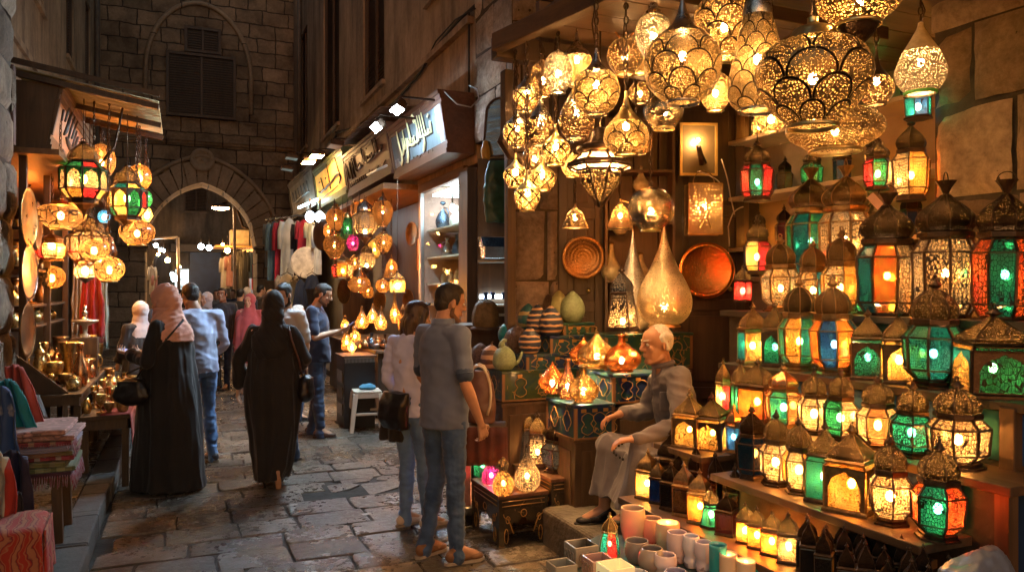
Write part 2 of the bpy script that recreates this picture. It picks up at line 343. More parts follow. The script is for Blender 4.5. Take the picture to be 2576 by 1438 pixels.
struct(g.build('ground', DIRT))
rs = random.Random(3); g = MB(); y = 1.6; row = 0
hole = WZ(905, 1212, 0)
while y < 34:
    hgt = rs.uniform(.24, .37) if y < 14 else .5; x = -.52 - rs.uniform(0, .5)
    while x < 3.6:
        wd = rs.uniform(.32, .66); x0, x1 = max(x, -.52), x+wd; x = x1
        if x1-x0 < .1: continue
        cxm, cym = (x0+x1)/2, y+hgt/2
        if abs(cxm-hole.x) < .42 and abs(cym-hole.y) < .32: continue
        n = 5; gp = .008; ring = []
        for (ax, ay), (bx, by) in (((x0, y), (x1, y)), ((x1, y), (x1, y+hgt)), ((x1, y+hgt), (x0, y+hgt)), ((x0, y+hgt), (x0, y))):
            for k in range(n):
                t = k/n; qx = ax+(bx-ax)*t; qy = ay+(by-ay)*t
                dx, dy = cxm-qx, cym-qy; l = math.hypot(dx, dy); j = gp*.6 + rs.uniform(0, .006) + (.02 if k == 0 and rs.random() < .35 else 0)
                ring.append((qx+dx/l*j+.006*sin(7*qy), qy+dy/l*j+.03*sin(qx*1.3+row)*0))
        zz = rs.uniform(-.007, .007); tx, ty = rs.uniform(-.012, .012), rs.uniform(-.012, .012); vs = []
        for (s_, dz) in ((1, -.03), (1, -.006), (.97, 0)):
            for qx, qy in ring: vs.append((cxm+(qx-cxm)*s_, cym+(qy-cym)*s_, zz+dz+tx*(qx-cxm)+ty*(qy-cym)))
        N = len(ring); fs = [(i*N+k, i*N+(k+1) % N, (i+1)*N+(k+1) % N, (i+1)*N+k) for i in (0, 1) for k in range(N)] + [tuple(2*N+k for k in range(N))]
        g.add(vs, fs)
    y += hgt; row += 1
struct(g.build('street_paving', PAVE))
g = MB()
for dx, dy, s_ in ((-.22, -.1, .13), (.1, -.2, .2), (.3, .1, .1), (-.05, .14, .16), (-.38, .12, .09), (.33, -.14, .09)):
    n = 7; r0 = [s_*rs.uniform(.7, 1.2) for _ in range(n)]; vs = []
    tl = rs.uniform(-.1, .1)
    for z in (-.02, .0): vs += [(hole.x+dx+r0[k]*1.5*cos(2*pi*k/n), hole.y+dy+r0[k]*sin(2*pi*k/n), z-.008+tl*r0[k]*cos(2*pi*k/n)) for k in range(n)]
    g.add(vs, [(k, (k+1) % n, n+(k+1) % n, n+k) for k in range(n)] + [tuple(range(n, 2*n))])
struct(g.build('broken_paving', PAVE))
wat = pm('puddle_water', (.02, .02, .02), .03, var=.1, bump=.05, bs=8); g = MB(); n = 18
pc = WZ(868, 1205, 0); g.add([(pc.x+(.12+.04*sin(3*k))*cos(2*pi*k/n), pc.y+(.09+.03*cos(2*k))*sin(2*pi*k/n), -.011) for k in range(n)], [tuple(range(n))])
struct(g.build('puddle_water', wat))

KERB = blocks('kerb_stone', (.14, .13, .12), (.09, .085, .08), (.02, .02, .018), .9, .4, 'x', .7)
g = MB(); rs = random.Random(5); y = 2.0
while y < 24:
    l = rs.uniform(.6, 1.0); g.b2(-.72, -.53+rs.uniform(-.008, .008), y+.006, min(y+l-.006, 23.9), -.02, .15+rs.uniform(-.006, .004)); y += l
struct(g.build('kerb', KERB, bev=.012)); g = MB(); g.b2(-2.2, -.725, 1.5, 23.95, -.02, .14); struct(g.build('pavement', PAVE))
g = MB(); y = 8.2
while y < 23.9: l = rs.uniform(.6, 1.1); g.b2(2.62, 3.1, y+.006, min(23.9, y+l-.006), -.02, .12); y += l
struct(g.build('kerb', KERB, bev=.012))

MORT = pm('dark_mortar', (.06, .045, .03), .95, var=.5, sc=8, bump=.5)
# ---------- buildings ----------
PL_L = plaster('left_plaster', (.50, .38, .25), (.33, .25, .165)); PL_R = plaster('right_plaster', (.46, .34, .24), (.32, .235, .16))
DARK = pm('dark_wood_panel', (.03, .022, .016), .7, var=.4, sc=12, bump=.3)
WD = wood('dark_walnut', (.035, .02, .012), (.09, .05, .028)); WDM = wood('brown_timber', (.06, .033, .017), (.14, .078, .037))
WDH = wood('brown_timber_long', (.06, .033, .017), (.14, .078, .037), axis=1); WDX = wood('brown_timber_cross', (.06, .033, .017), (.14, .078, .037), axis=0)
def wall(name, axis, c, u0, u1, z0, z1, holes, th, mat, label, cat='building', glassy=None):
    """a thick wall with real openings; each opening gets a window part"""
    root = thing(name, label, cat, (0, 0, 0))
    us = sorted({u0, u1, *[h[0] for h in holes], *[h[1] for h in holes]}); zs = sorted({z0, z1, *[h[2] for h in holes], *[h[3] for h in holes]})
    g = MB()
    for a, b in zip(us, us[1:]):
        for c0, c1 in zip(zs, zs[1:]):
            um, zm = (a+b)/2, (c0+c1)/2
            if any(h[0] < um < h[1] and h[2] < zm < h[3] for h in holes): continue
            if axis == 'x': g.b2(min(c, c+th), max(c, c+th), a, b, c0, c1)
            else: g.b2(a, b, min(c, c+th), max(c, c+th), c0, c1)
    g.build('wall', mat, root)
    for h in holes:
        kind = h[4] if len(h) > 4 else 'shutter'; s_ = 1 if th > 0 else -1
        if kind == 'open': continue
        g = MB(); a, b, c0, c1 = h[:4]; q = c+s_*.12; fw = .05
        def bx(ua, ub, za, zb, d0, d1, mi=0):
            lo, hi = sorted((c+s_*d0, c+s_*d1))
            if axis == 'x': g.b2(lo, hi, ua, ub, za, zb, mi)
            else: g.b2(ua, ub, lo, hi, za, zb, mi)
        bx(a, a+fw, c0, c1, .03, .15); bx(b-fw, b, c0, c1, .03, .15); bx(a+fw, b-fw, c0, c0+fw, .03, .15); bx(a+fw, b-fw, c1-fw, c1, .03, .15)
        um = (a+b)/2; bx(um-.02, um+.02, c0+fw, c1-fw, .04, .14)
        wn = g.build('window', WD, root)
        g = MB(); bx(a, b, c0, c1, .17, .19); g.build('pane', DARK, wn)
        g = MB()
        if kind == 'lattice':
            k = a+.12
            while k < b-.05: bx(k-.012, k+.012, c0+fw, c1-fw, .05, .08); k += .13
            k = c0+.12
            while k < c1-.05: bx(a+fw, b-fw, k-.012, k+.012, .052, .078); k += .13
        else:
            k = c0+.09
            while k < c1-.06: bx(a+fw, um-.02, k, k+.018, .08, .12); bx(um+.02, b-fw, k, k+.018, .08, .12); k += .06
        g.build('shutter' if kind != 'lattice' else 'lattice', WD, wn)
        g = MB(); bx(a-.08, b+.08, c0-.08, c0, -.06, .1); g.build('sill', mat, wn)
    return root
wall('plaster_building', 'x', -2.1, 9.5, 24.0, 3.3, 13, [(20.4, 21.4, 5.2, 8.6), (17.2, 18.3, 6.3, 8.6), (13.6, 14.5, 6.2, 8.4)], -.5, PL_L, 'stained plaster house with shuttered windows above the brass shop')
g = blockwall(lambda u, v, o: V(-1.25+o, u, v), 4.5, 7.35, .2, 7, .6, .42, 13); g.b2(-2.6, -1.29, 2, 7.34, -.02, 13, 1); tag(g.build('stone_pier', [roughstone('left_pier_stone', (.16, .12, .085), (.24, .18, .125), (.3, .23, .16)), MORT]), 'weathered stone pier hung with three round trays', 'pier')
wall('plaster_building', 'x', 3.1, 8.2, 24.0, 3.15, 13, [(21.2, 22.6, 5.6, 8.9), (16.6, 18.6, 5.3, 9.8), (12.6, 14.2, 5.2, 9.4), (8.9, 10.1, 5.65, 7.5, 'lattice')], .5, PL_R, 'tall stained plaster house above the row of shop signs')
g = MB(); g.b2(-2.2, -2.05, 9.6, 23.9, 5.05, 5.15); g.build('string_course', PL_L, None); tag(bpy.data.objects['string_course'], 'thin plaster ledge along the left house', 'ledge')
g = MB(); g.b2(3.02, 3.12, 8.3, 23.9, 4.78, 4.86); o = g.build('string_course', PL_R, None); tag(o, 'thin plaster ledge above the right shop signs', 'ledge')
# lower right wall behind shops (dark)
g = MB(); g.b2(3.75, 3.9, 7.5, 24, -.02, 3.15); g.b2(3.1, 3.75, 16.2, 16.4, -.02, 3.15); g.b2(3.1, 3.75, 10.42, 10.56, -.02, 3.15); g.b2(3.1, 3.9, 23.4, 23.98, -.02, 3.15)
struct(g.build('wall_shops', wood('shop_backing', (.06, .035, .02), (.14, .08, .04)), None))
g = MB(); g.b2(-2.9, -2.7, 7.3, 24, -.02, 3.6); g.b2(-2.7, -2.1, 12.6, 12.8, -.02, 3.3); struct(g.build('wall_left_shops', WD, None))

# cross wall with the arch
CB = blocks('cross_wall_blocks', (.34, .25, .17), (.2, .15, .1), (.05, .04, .03), .75, .42, 'y', .9, .02, warp=.055, stain=.85)
root = thing('gateway_building', 'dark block stone gateway wall with pointed arch closing the street', 'gateway', (0, 24, 0))
def zarch(x, w_=1.5, h_=1.86, zs=2.94, xc=.52):
    R_ = (w_*w_+h_*h_)/(2*w_); return zs + sqrt(max(0, R_*R_-(abs(x-xc)+R_-w_)**2))
g = MB(); g.b2(-4.2, -.98, 0, 1.2, -.02, 13); g.b2(2.02, 5, 0, 1.2, -.02, 13); n = 24
for k in range(n):
    xa, xb = -.98+3*k/n, -.98+3*(k+1)/n; za, zb = zarch(xa), zarch(xb)
    g.hexa([(xa, 0, za), (xb, 0, zb), (xb, 1.2, zb), (xa, 1.2, za)], [(xa, 0, 13), (xb, 0, 13), (xb, 1.2, 13), (xa, 1.2, 13)])
g.build('wall', CB, root)
g = MB(); nv = 19; pts = []
def archpt(s_, off):
    w_, h_ = 1.5+off, 1.86+off*1.15; R_ = (w_*w_+h_*h_)/(2*w_); a1 = math.acos((R_-w_)/R_)
    sd = -1 if s_ < 0 else 1; a = a1*(1-abs(s_)); return (.52+sd*((w_-R_)+R_*cos(a1-a)), 2.94+R_*sin(a1-a)) if False else (.52+sd*(R_*cos(a)-(R_-w_)), 2.94+R_*sin(a))
VS = blocks('voussoir_stone', (.42, .32, .22), (.26, .2, .14), (.05, .04, .03), 3, 3, 'y', .5)
for k in range(nv):
    s0 = -1+2*k/nv+.006; s1 = -1+2*(k+1)/nv-.006; o1 = .62 if k % 2 else .58
    q = [archpt(s0, 0), archpt(s0, o1), archpt(s1, o1), archpt(s1, 0)]
    if s0 < 0 < s1: q = [archpt(s0, 0), archpt(s0, .75), (.52, archpt(0, .78)[1]), archpt(s1, .75), archpt(s1, 0), (.52, archpt(0, 0)[1])]
    m_ = len(q); vs = [(a, -.07, b) for a, b in q] + [(a, .05, b) for a, b in q]
    g.add(vs, [tuple(range(m_))] + [(i, i+m_, (i+1) % m_+m_, (i+1) % m_) for i in range(m_)])
g.build('arch_ring', VS, root)
g = MB(); g.tube([(archpt(s_/20, .68)[0], -.06, archpt(s_/20, .68)[1]) for s_ in range(-20, 21)], .06, 8); g.build('hood_moulding', VS, root)
g = MB(); g.lathe([(0, .34), (.1, .34), (.1, .24), (.04, .2), (.04, .05), (.09, 0)], 20, (.52, -.05, 5.45), 0, 0, 1, Matrix.Rotation(pi/2, 3, 'X')); g.build('roundel', VS, root)
for x0, x1 in ((-2.05, -.98), (2.02, 3.05)):
    g = MB(); g.b2(x0, x1, -.35, -.004, -.02, 2.75); g.b2(x0-.05, x1+.06, -.42, -.004, 2.75, 2.85); g.b2(x0-.1, x1+.1, -.48, -.004, 2.85, 2.95); g.build('pier', CB, root, bev=.01)
g = MB(); g.b2(-2.1, 3.1, -.14, -.004, 5.98, 6.1); g.b2(-2.1, 3.1, -.08, -.004, 5.9, 5.98); g.b2(-2.1, 3.1, -.03, -.004, 6.6, 6.64); g.build('cornice', CB, root)
g = MB(); pts = [(.45+1.42*cos(a), -.03, 7.9+2.1*sin(a)) for a in [pi*k/24 for k in range(25)]]; pts = [(1.87, -.03, 6.9)]+pts+[(-.97, -.03, 6.9)]; g.tube(pts, .07, 6); g.build('blind_arch_moulding', VS, root)
for (x0, x1, z0, z1) in ((-.36, 1.36, 6.75, 8.43), (.12, .95, 8.62, 9.2)):
    g = MB(); g.b2(x0, x1, -.1, -.004, z0, z1); wn = g.build('window', DARK, root)
    g = MB()
    for a, b, c_, d_ in ((x0-.08, x0, z0-.08, z1+.08), (x1, x1+.08, z0-.08, z1+.08), (x0, x1, z1, z1+.08), (x0, x1, z0-.08, z0)): g.b2(a, b, -.16, -.004, c_, d_)
    xm = (x0+x1)/2; g.b2(xm-.03, xm+.03, -.14, -.1, z0, z1); g.build('frame', WD, wn)
    g = MB(); k = z0+.05
    while k < z1-.04: g.b2(x0+.02, xm-.04, -.125, -.1, k, k+.025); g.b2(xm+.04, x1-.02, -.125, -.1, k, k+.025); k += .07
    g.build('slats', WD, wn)

# beyond the arch
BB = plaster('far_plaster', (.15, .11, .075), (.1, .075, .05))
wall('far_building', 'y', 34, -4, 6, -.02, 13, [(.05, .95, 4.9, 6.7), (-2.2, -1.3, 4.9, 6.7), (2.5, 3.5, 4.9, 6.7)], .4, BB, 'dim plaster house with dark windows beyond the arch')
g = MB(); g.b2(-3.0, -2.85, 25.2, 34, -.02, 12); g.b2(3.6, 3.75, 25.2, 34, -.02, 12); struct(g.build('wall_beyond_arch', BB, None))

# right: near stone pier, shop walls, roof
PB = roughstone('near_pier_stone', (.2, .155, .125), (.26, .2, .165), (.32, .25, .2)) or blocks('near_pier_blocks', (.34, .27, .22), (.24, .19, .155), (.05, .04, .03), .42, .5, 'c', .7, .014, stain=.4)
def cbox(g, l0, l1, d0, d1, z0, z1, mi=0):
    g.hexa([Lc(l0, d0, z0), Lc(l1, d0, z0), Lc(l1, d1, z0), Lc(l0, d1, z0)], [Lc(l0, d0, z1), Lc(l1, d0, z1), Lc(l1, d1, z1), Lc(l0, d1, z1)], mi)
g = blockwall(lambda u, v, o: Lc(u, 6.0-o, v), 0, .37, .3, 5.9, .3, .5, 9, res=.04); cbox(g, .0, .37, 6.04, 7.6, -.02, 6, 1); o = g.build('stone_pier', [PB, MORT], None); tag(o, 'squared grey stone pier behind the cluster of small hanging lamps', 'pier')
UB = roughstone('upper_right_stone', (.3, .25, .2), (.38, .31, .25), (.46, .38, .3)) or blocks('upper_right_blocks', (.42, .35, .28), (.33, .27, .21), (.07, .055, .04), .8, .5, 'x', .8, .014, stain=.5)
g = blockwall(lambda u, v, o: V(3.05-o, 8.2-u, v), 0, 1.8, 3.35, 8, .8, .5, 5, .012); g.b2(3.08, 3.6, 6.4, 8.19, 3.36, 13, 1); o = g.build('stone_wall', [UB, MORT], None); tag(o, 'pale stone block wall above the mirror at the shop corner', 'wall')
PV = wood('vertical_boards', (.055, .03, .016), (.13, .07, .035))
g = MB(); l = .37
while l < 1.9:
    l2 = min(l+.2, 1.9)
    cbox(g, l+.004, l2-.004, 6.1, 6.16, -.02, 5.2); l = l2
o = g.build('wall_back_boards', PV, None, bev=.006); struct(o)
g = MB(); cbox(g, .375, 2.0, 6.175, 6.24, -.02, 5.19); struct(g.build('wall_gap_backing', DARK, None))  # solid backing added to stop sky light showing through the board gaps
g = MB()
for k in range(7): g.b2(1.9, 4.3, 4.0+k*.0, 4.06, 3.12+k*.26+.004, 3.12+(k+1)*.26-.004)
o = g.build('wall_upper_boards', WDX, None, bev=.006); struct(o)
# panelled door sections on the back wall
def cpanel(x0, x1, y0, y1, label, mat=WD, d=6.08):
    l0, l1 = (x0-CX)/F*d, (x1-CX)/F*d; z1 = CZ-(y0-HY)/F*d; z0 = max(.25, CZ-(y1-HY)/F*d)
    r = thing('wooden_door', label, 'door', Lc((l0+l1)/2, d, z0), -A); w2, h2 = (l1-l0)/2, z1-z0
    g = MB(); g.b2(-w2, w2, -.03, .02, 0, h2); g.build('door_leaf', mat, r, bev=.004)
    g = MB(); st = .07
    g.b2(-w2, -w2+st, -.055, -.03, 0, h2); g.b2(w2-st, w2, -.055, -.03, 0, h2)
    k = 0.0
    for f_ in (0, .3, .62, 1.0): zz = f_*(h2-.09); g.b2(-w2+st, w2-st, -.055, -.03, zz, zz+.09)
    g.build('rails', mat, r, bev=.004)
    g = MB()
    for a, b in ((0, .3), (.3, .62), (.62, 1.0)):
        za, zb = a*(h2-.09)+.13, b*(h2-.09)-.04; g.b2(-w2+st+.05, w2-st-.05, -.042, -.03, za, zb)
    g.build('raised_panel', mat, r, bev=.008)
    g = MB(); g.ell((w2-.12, -.075, h2*.36), .018, 8); g.build('knob', BRASS, r)
    return r
BRASS = pm('aged_brass', (.62, .42, .16), .3, 1, var=.45, sc=7, bump=.15, bs=60, rvar=.25)
cpanel(1404, 1516, 250, 1000, 'dark panelled shutter door behind the round engraved tray')
cpanel(1692, 1868, 240, 1000, 'dark panelled shutter door carrying the copper plate', WD)
# alcove and right stone wall
PLA = pm('alcove_plaster', (.32, .22, .13), .9, var=.2, sc=3, bump=.3)
g = MB(); g.b2(4.3, 4.45, 2.4, 5.3, -.02, 4.6); struct(g.build('wall_alcove', PLA, None))
SW = roughstone('near_wall_stone', (.24, .17, .1), (.4, .29, .18), (.54, .41, .27)) or blocks('near_wall_blocks', (.30, .20, .11), (.19, .13, .075), (.06, .04, .025), .52, .37, 'x', .9, .006, stain=.55, pits=.8)
g = blockwall(lambda u, v, o: V(3.5-o, 2.745-u, v), 0, 3.2, .2, 4.6, .5, .4, 3, .034); g.b2(3.54, 4.6, -.5, 2.73, -.02, 4.6, 1); o = g.build('stone_wall', [SW, MORT], None); tag(o, 'pitted brown stone block wall on the right beside the shelves', 'wall')
g = MB()
k = .2
while k < 3.95: g.b2(1.75, 4.6, k+.004, min(k+.22, 3.95)-.004, 3.14, 3.18); k += .22
o = g.build('shop_ceiling', WDX, None); struct(o)
g = MB(); g.b2(1.0, 5.2, -1, 6.2, 5.2, 5.3); struct(g.build('roof_slab', PLA, None))
# canopy frame
r = thing('timber_canopy', 'rough timber canopy frame the brass lamps hang from', 'canopy', (0, 0, 0))
P0 = Vector((1.618, 3.97, 3.08)); P1 = Vector((2.37, .6, 3.08))
g = MB(); g.bar(P0, P1, .07, .1); g.build('beam', WDH, r, bev=.006)
g = MB(); g.bar(P0+V(0, .04, -.012), V(4.3, 4.01, 3.068), .09, .13); g.build('beam', WD, r, bev=.006)
g = MB(); pt = W(1279, 120, 4.55); g.bar((pt.x, pt.y, 3.0), (pt.x, pt.y, 2.62), .075); g.tube([(pt.x, pt.y, 2.66), (pt.x-.03, pt.y, 2.58), (pt.x+.02, pt.y, 2.5), (pt.x+.09, pt.y, 2.46)], [.03, .045, .035, .02], 8); g.build('bracket', WD, r, bev=.004)
for y_ in (1.2, 2.1, 3.0):
    g = MB(); g.bar((1.75+(3.97-y_)*.225, y_, 3.08), (3.5, y_, 3.08), .05, .07); g.build('joist', WDX, r, bev=.004)
# door post left of the lamps
g = MB(); q = W(1283, 700, 5.9); g.bar((q.x, q.y, .0), (q.x, q.y, 3.3), .07); o = g.build('wooden_post', WD, None, bev=.005); tag(o, 'dark square wooden post between mirror and stone pier', 'post')
# stone step the seller sits on
ST = pm('step_stone', (.10, .085, .07), .8, var=.45, sc=5, bump=.7, bs=22, di=.02)

g = MB(); g.b2(2.2, 3.45, 1.2, 4.6, -.02, .25); struct(g.build('stone_step', ST, None, bev=.03, seg=3))
# ---------- lamp materials ----------
GOLD = (.85, .6, .28); SILV = (.62, .56, .5); BRNZ = (.075, .048, .032); COPR = (.8, .38, .16)
def sc_(n): return lambda nt: scallop(nt, n, 2*n/pi)
def la_(n): return lambda nt: lattice(nt, n, 1.1*n/pi)
PM = {
 'gs': pierced('gold_scale_fretwork_big', GOLD, 38, .16, pat=sc_(7)), 'gs2': pierced('gold_scale_fretwork', GOLD, 25, .16, pat=sc_(6)),
 'gl': pierced('gold_lattice_fretwork', GOLD, 13, .16, pat=la_(5)), 'gp': pierced('gold_plain_fretwork', GOLD, 36, .17), 'gp2': pierced('gold_coarse_fretwork', GOLD, 22, .17),
 'ss': pierced('silver_scale_fretwork', SILV, 20, .18, pat=sc_(8)), 'sp': pierced('silver_plain_fretwork', SILV, 17, .2, glow=(1, .8, .5)),
 'bp': pierced('bronze_plain_fretwork', (.4, .26, .15), 15, .24), 'wp': pierced('cream_pierced_gourd', (.75, .68, .58), 26, .24, glow=(1, .8, .55), metal=0, rough=.7),
 'mg': pierced('mirrored_glass_dots', (.75, .6, .4), 34, .27, tr=.7, rough=.12, solid=.47), 'tg': pierced('teardrop_fine_piercing', (.8, .66, .42), 30, .3, tr=.1, gs=.06, rough=.4, dk=.85),
 'ts': pierced('teardrop_silver_piercing', SILV, 28, .3, tr=.1, gs=.06, rough=.4, dk=.85),
 'dk': pierced('dark_dome_fretwork', BRNZ, 34, .2, rough=.58, tr=.2), 'db': pierced('brass_dome_fretwork', (.26, .155, .07), 34, .22, rough=.55, tr=.2, solid=.45), 'dc': pierced('copper_dome_fretwork', (.3, .15, .07), 30, .22, rough=.45),
 'dh': pierced('honeycomb_dome', BRNZ, 24, .15, rough=.6, tr=.25),
 'mo': pierced('mercury_orange', (.95, .3, .09), 30, .27, glow=(1, .33, .05), tr=.12, dk=.9, rough=.12, metal=.9, em=0.090), 'my': pierced('mercury_gold', (.85, .55, .2), 24, .27, glow=(1, .55, .14), tr=.12, dk=.9, rough=.12, metal=.9, em=0.090), 'mp': pierced('mercury_copper', (.7, .36, .22), 40, .3, glow=(1, .4, .1), tr=.12, dk=.9, rough=.1, metal=.9, em=0.060),
}
MT = {'g': pm('brass_metal', GOLD, .3, 1, var=.4, sc=6, bump=.12, rvar=.2), 's': pm('nickel_metal', SILV, .28, 1, var=.3, sc=6, bump=.12, rvar=.2), 'k': pm('dark_bronze', BRNZ, .42, .9, var=.4, sc=8, bump=.3, rvar=.2),
      'b': pm('old_brass', (.28, .17, .075), .38, 1, var=.4, sc=8, bump=.25, rvar=.2), 'c': pm('copper_metal', COPR, .25, 1, var=.25, sc=5, bump=.1), 'w': pm('cream_gourd', (.7, .63, .52), .7)}
AM = (1, .72, .34)
GM = {
 'a': glass('amber_honeycomb_glass', (1, .72, .34), (1, .62, .24), 21, .075, em=0.075), 'c': glass('clear_filigree_glass', (1, .78, .46), (1, .68, .32), 25, .075, em=0.090),
 'r': glass('ruby_glass', (.95, .06, .05), (.7, .03, .05), 20, .05, em=0.060, gs=.07), 'R': glass('ruby_filigree_glass', (1, .1, .03), (.9, .2, .04), 18, .07, em=0.060, gs=.07),
 'g': glass('green_glass', (.02, .3, .1), (.015, .18, .08), 20, .05, em=0.060, gs=.07), 'G': glass('emerald_filigree_glass', (.01, .28, .16), (.006, .15, .11), 20, .07, em=0.075, gs=.07),
 't': glass('teal_glass', (.01, .26, .28), (.005, .13, .2), 24, .03, em=0.036, gs=.07, swirl=3), 'b': glass('blue_glass', (.02, .16, .5), (.01, .06, .3), 22, .03, em=0.045, gs=.07),
 'o': glass('orange_glass', (1, .36, .04), (1, .55, .12), 20, .035, em=0.060, gs=.07), 'O': glass('flame_swirl_glass', (1, .1, .02), (1, .5, .06), 0, 0, em=0.075, gs=.07, swirl=6),
 'T': glass('sea_swirl_glass', (.008, .22, .22), (.05, .36, .12), 28, .03, em=0.036, gs=.07, swirl=4.5), 'y': glass('yellow_glass', (1, .6, .1), (1, .75, .3), 0, 0, em=0.090, gs=.07),
 'Y': glass('honey_swirl_glass', (1, .62, .16), (.8, .36, .05), 9, .03, em=0.060, gs=.07, swirl=4), 'k': glass('unlit_brown_glass', (.25, .14, .07), (.1, .06, .03), 22, .08, em=0, tr=.1),
 'F': glass('frosted_skirt_glass', (1, .8, .5), (1, .7, .4), 30, .05, em=.5, gs=.3), 'p': glass('magenta_mosaic_glass', (.85, .04, .35), (.4, .03, .5), 14, .05, em=0.075, gs=.07), 'C': glass('crackle_cream_glass', (.72, .4, .15), (.5, .24, .08), 6, .035, em=0.075, swirl=2),
 'D': glass('golden_crackle_glass', (.75, .38, .11), (.55, .24, .06), 9, .04, em=0.060, tr=.35), 'W': glass('warm_plain_glass', (.8, .4, .13), (.65, .28, .08), 0, 0, em=0.090, tr=.35), 'M': glass('gold_dot_mosaic', (1, .6, .18), (1, .42, .1), 13, .11, em=0.090, zs=1, tr=.15), 'N': glass('white_mosaic', (1, .78, .46), (1, .7, .35), 13, .1, em=0.090, zs=1, tr=.2),
}
BULB = emit('warm_bulb', (1, .55, .21), BULB_S); BULBW = emit('white_bulb', (.75, .9, 1), BULB_S*.8)
_bm = {}
def bulb(parent, z, r=.015, sc=1.0, white=0, xy=(0, 0), scz=None):
    if white not in _bm:
        g = MB(); g.ell((0, 0, 0), (1, 1, 1.3), 6); _bm[white] = g.mesh('bulb', BULBW if white else BULB)
    o = mkobj('bulb', _bm[white], parent); o.location = (xy[0], xy[1], z); o.scale = (r/sc, r/sc, r/(scz or sc)); return o
def spl(pts, k=5):
    out = []
    for i in range(len(pts)-1):
        p0 = pts[max(i-1, 0)]; p1 = pts[i]; p2 = pts[i+1]; p3 = pts[min(i+2, len(pts)-1)]
        for j in range(k):
            t = j/k; out.append(tuple(.5*((2*p1[a])+(-p0[a]+p2[a])*t+(2*p0[a]-5*p1[a]+4*p2[a]-p3[a])*t*t+(-p0[a]+3*p1[a]-3*p2[a]+p3[a])*t**3) for a in (0, 1)))
    out.append(tuple(pts[-1])); return [(z, max(r, .001)) for z, r in out]
# hanging profile: (solid cap part, pierced part) top -> bottom, unit height, radius .5
HP = {
 'drop': ([(1, .03), (.88, .05), (.76, .1), (.66, .22), (.58, .36), (.5, .45)], [(.5, .45), (.4, .5), (.27, .48), (.13, .38), (.03, .27)]),
 'onion': ([(1, .04), (.9, .05), (.8, .08), (.7, .14), (.6, .25), (.5, .37)], [(.5, .37), (.42, .45), (.34, .49), (.22, .49), (.1, .38), (.02, .25)]),
 'bigdrop': ([(1, .02), (.88, .06), (.76, .13), (.68, .24), (.64, .32)], [(.64, .32), (.54, .44), (.38, .5), (.22, .46), (.1, .35), (.02, .2)]),
 'globe': ([(1, .04), (.97, .06), (.95, .12)], [(.95, .12), (.88, .3), (.72, .45), (.52, .5), (.32, .46), (.14, .34), (.04, .25)]),
 'pear': ([(1, .05), (.93, .07), (.85, .13), (.7, .26), (.6, .35)], [(.6, .35), (.5, .42), (.33, .5), (.2, .47), (.1, .38), (.02, .27)]),
 'saucer': ([(1, .05), (.94, .06), (.9, .16), (.84, .2), (.8, .22)], [(.8, .22), (.75, .36), (.64, .46), (.5, .5), (.34, .46), (.18, .35), (.03, .2)]),
 'flat': ([(1, .05), (.97, .1), (.94, .14)], [(.94, .14), (.85, .32), (.68, .46), (.5, .5), (.32, .46), (.16, .33), (.05, .25)]),
 'tall': ([(1, .12), (.97, .2), (.88, .24), (.82, .24)], [(.82, .24), (.65, .33), (.45, .42), (.28, .49), (.16, .5), (.07, .44), (.02, .32)]),
 'vase': ([(1, .08), (.95, .14), (.9, .1), (.86, .22), (.8, .22), (.78, .3)], [(.78, .3), (.68, .44), (.52, .5), (.35, .46), (.18, .32), (.05, .18)]),
 'cone': ([(1, .04), (.94, .08), (.9, .12)], [(.9, .12), (.6, .24), (.35, .38), (.2, .48), (.1, .5), (.02, .48)]),
 'bell': ([(1, .04), (.9, .05), (.8, .12)], [(.8, .12), (.7, .22), (.55, .34), (.4, .37), (.25, .44), (.08, .5), (.02, .5)]),
 'ball': ([(1, .03), (.98, .06)], [(.98, .06), (.9, .3), (.72, .46), (.5, .5), (.28, .46), (.1, .3), (.03, .2)]),
 'tube': ([(1, .05), (.95, .15), (.88, .3)], [(.88, .3), (.8, .46), (.6, .5), (.4, .5), (.2, .46), (.08, .34), (.02, .28)]),
}
def hang(cx, yt, yb, w, d, ty, pat, met, label, cat='hanging lamp', ztop=3.05, lit=1, grp=None, name='hanging_lamp', glassy=None, bz=.45, br=.016, chain=1, dx=0, white=0):
    wr, hr = w/F*d, (yb-yt)/F*d; b = W(cx, yb, d); k = hr/wr
    r = thing(name, label, cat, b, random.uniform(0, 6), grp, (wr, wr, wr))
    cap, body = HP[ty]; n = 32 if w > 60 else 22
    P = lambda q: [(z*k, rr) for z, rr in q]
    kk = 5 if w > 60 else 3
    g = MB(); g.lathe(P(spl(body, kk))[::-1], n); g.build('shade', PM[pat] if pat in PM else GM[pat], r)
    g = MB(); g.lathe(P(spl(cap, kk))[::-1], n); z0, r0 = body[-1]
    g.build('cap', MT[met], r)
    g = MB(); g.lathe([(z0*k+.012, r0+.003), (z0*k, r0+.02), (0, r0+.02), (0, r0-.005), (z0*k+.01, r0-.008)], n); g.build('rim', MT[met], r)
    if lit: bulb(r, bz*k, br, wr, white)
    if chain:
        top = Vector((0, 0, k)); L_ = (ztop-b.z)/wr; g = MB(); rr = .004/wr
        if L_ > k+.02:
            z = k; ln = .035/wr; i = 0
            while z < L_ - ln*.5 and i < 60:
                e = min(ln*1.15, L_-z)
                a, c_ = (ln*.28, 0) if i % 2 else (0, ln*.28)
                g.tube([(a*cos(t)*1, c_*cos(t), z+e*.5+e*.5*sin(t)) for t in [2*pi*q/8 for q in range(9)]], rr, 4, cap=False)
                z += ln; i += 1
            g.tube([(ln*.1, 0, k), (ln*.5, ln*.2, (k+L_)/2), (0, 0, L_)], rr*.8, 4)
            g.build('chain', MT['k'], r)
    return r
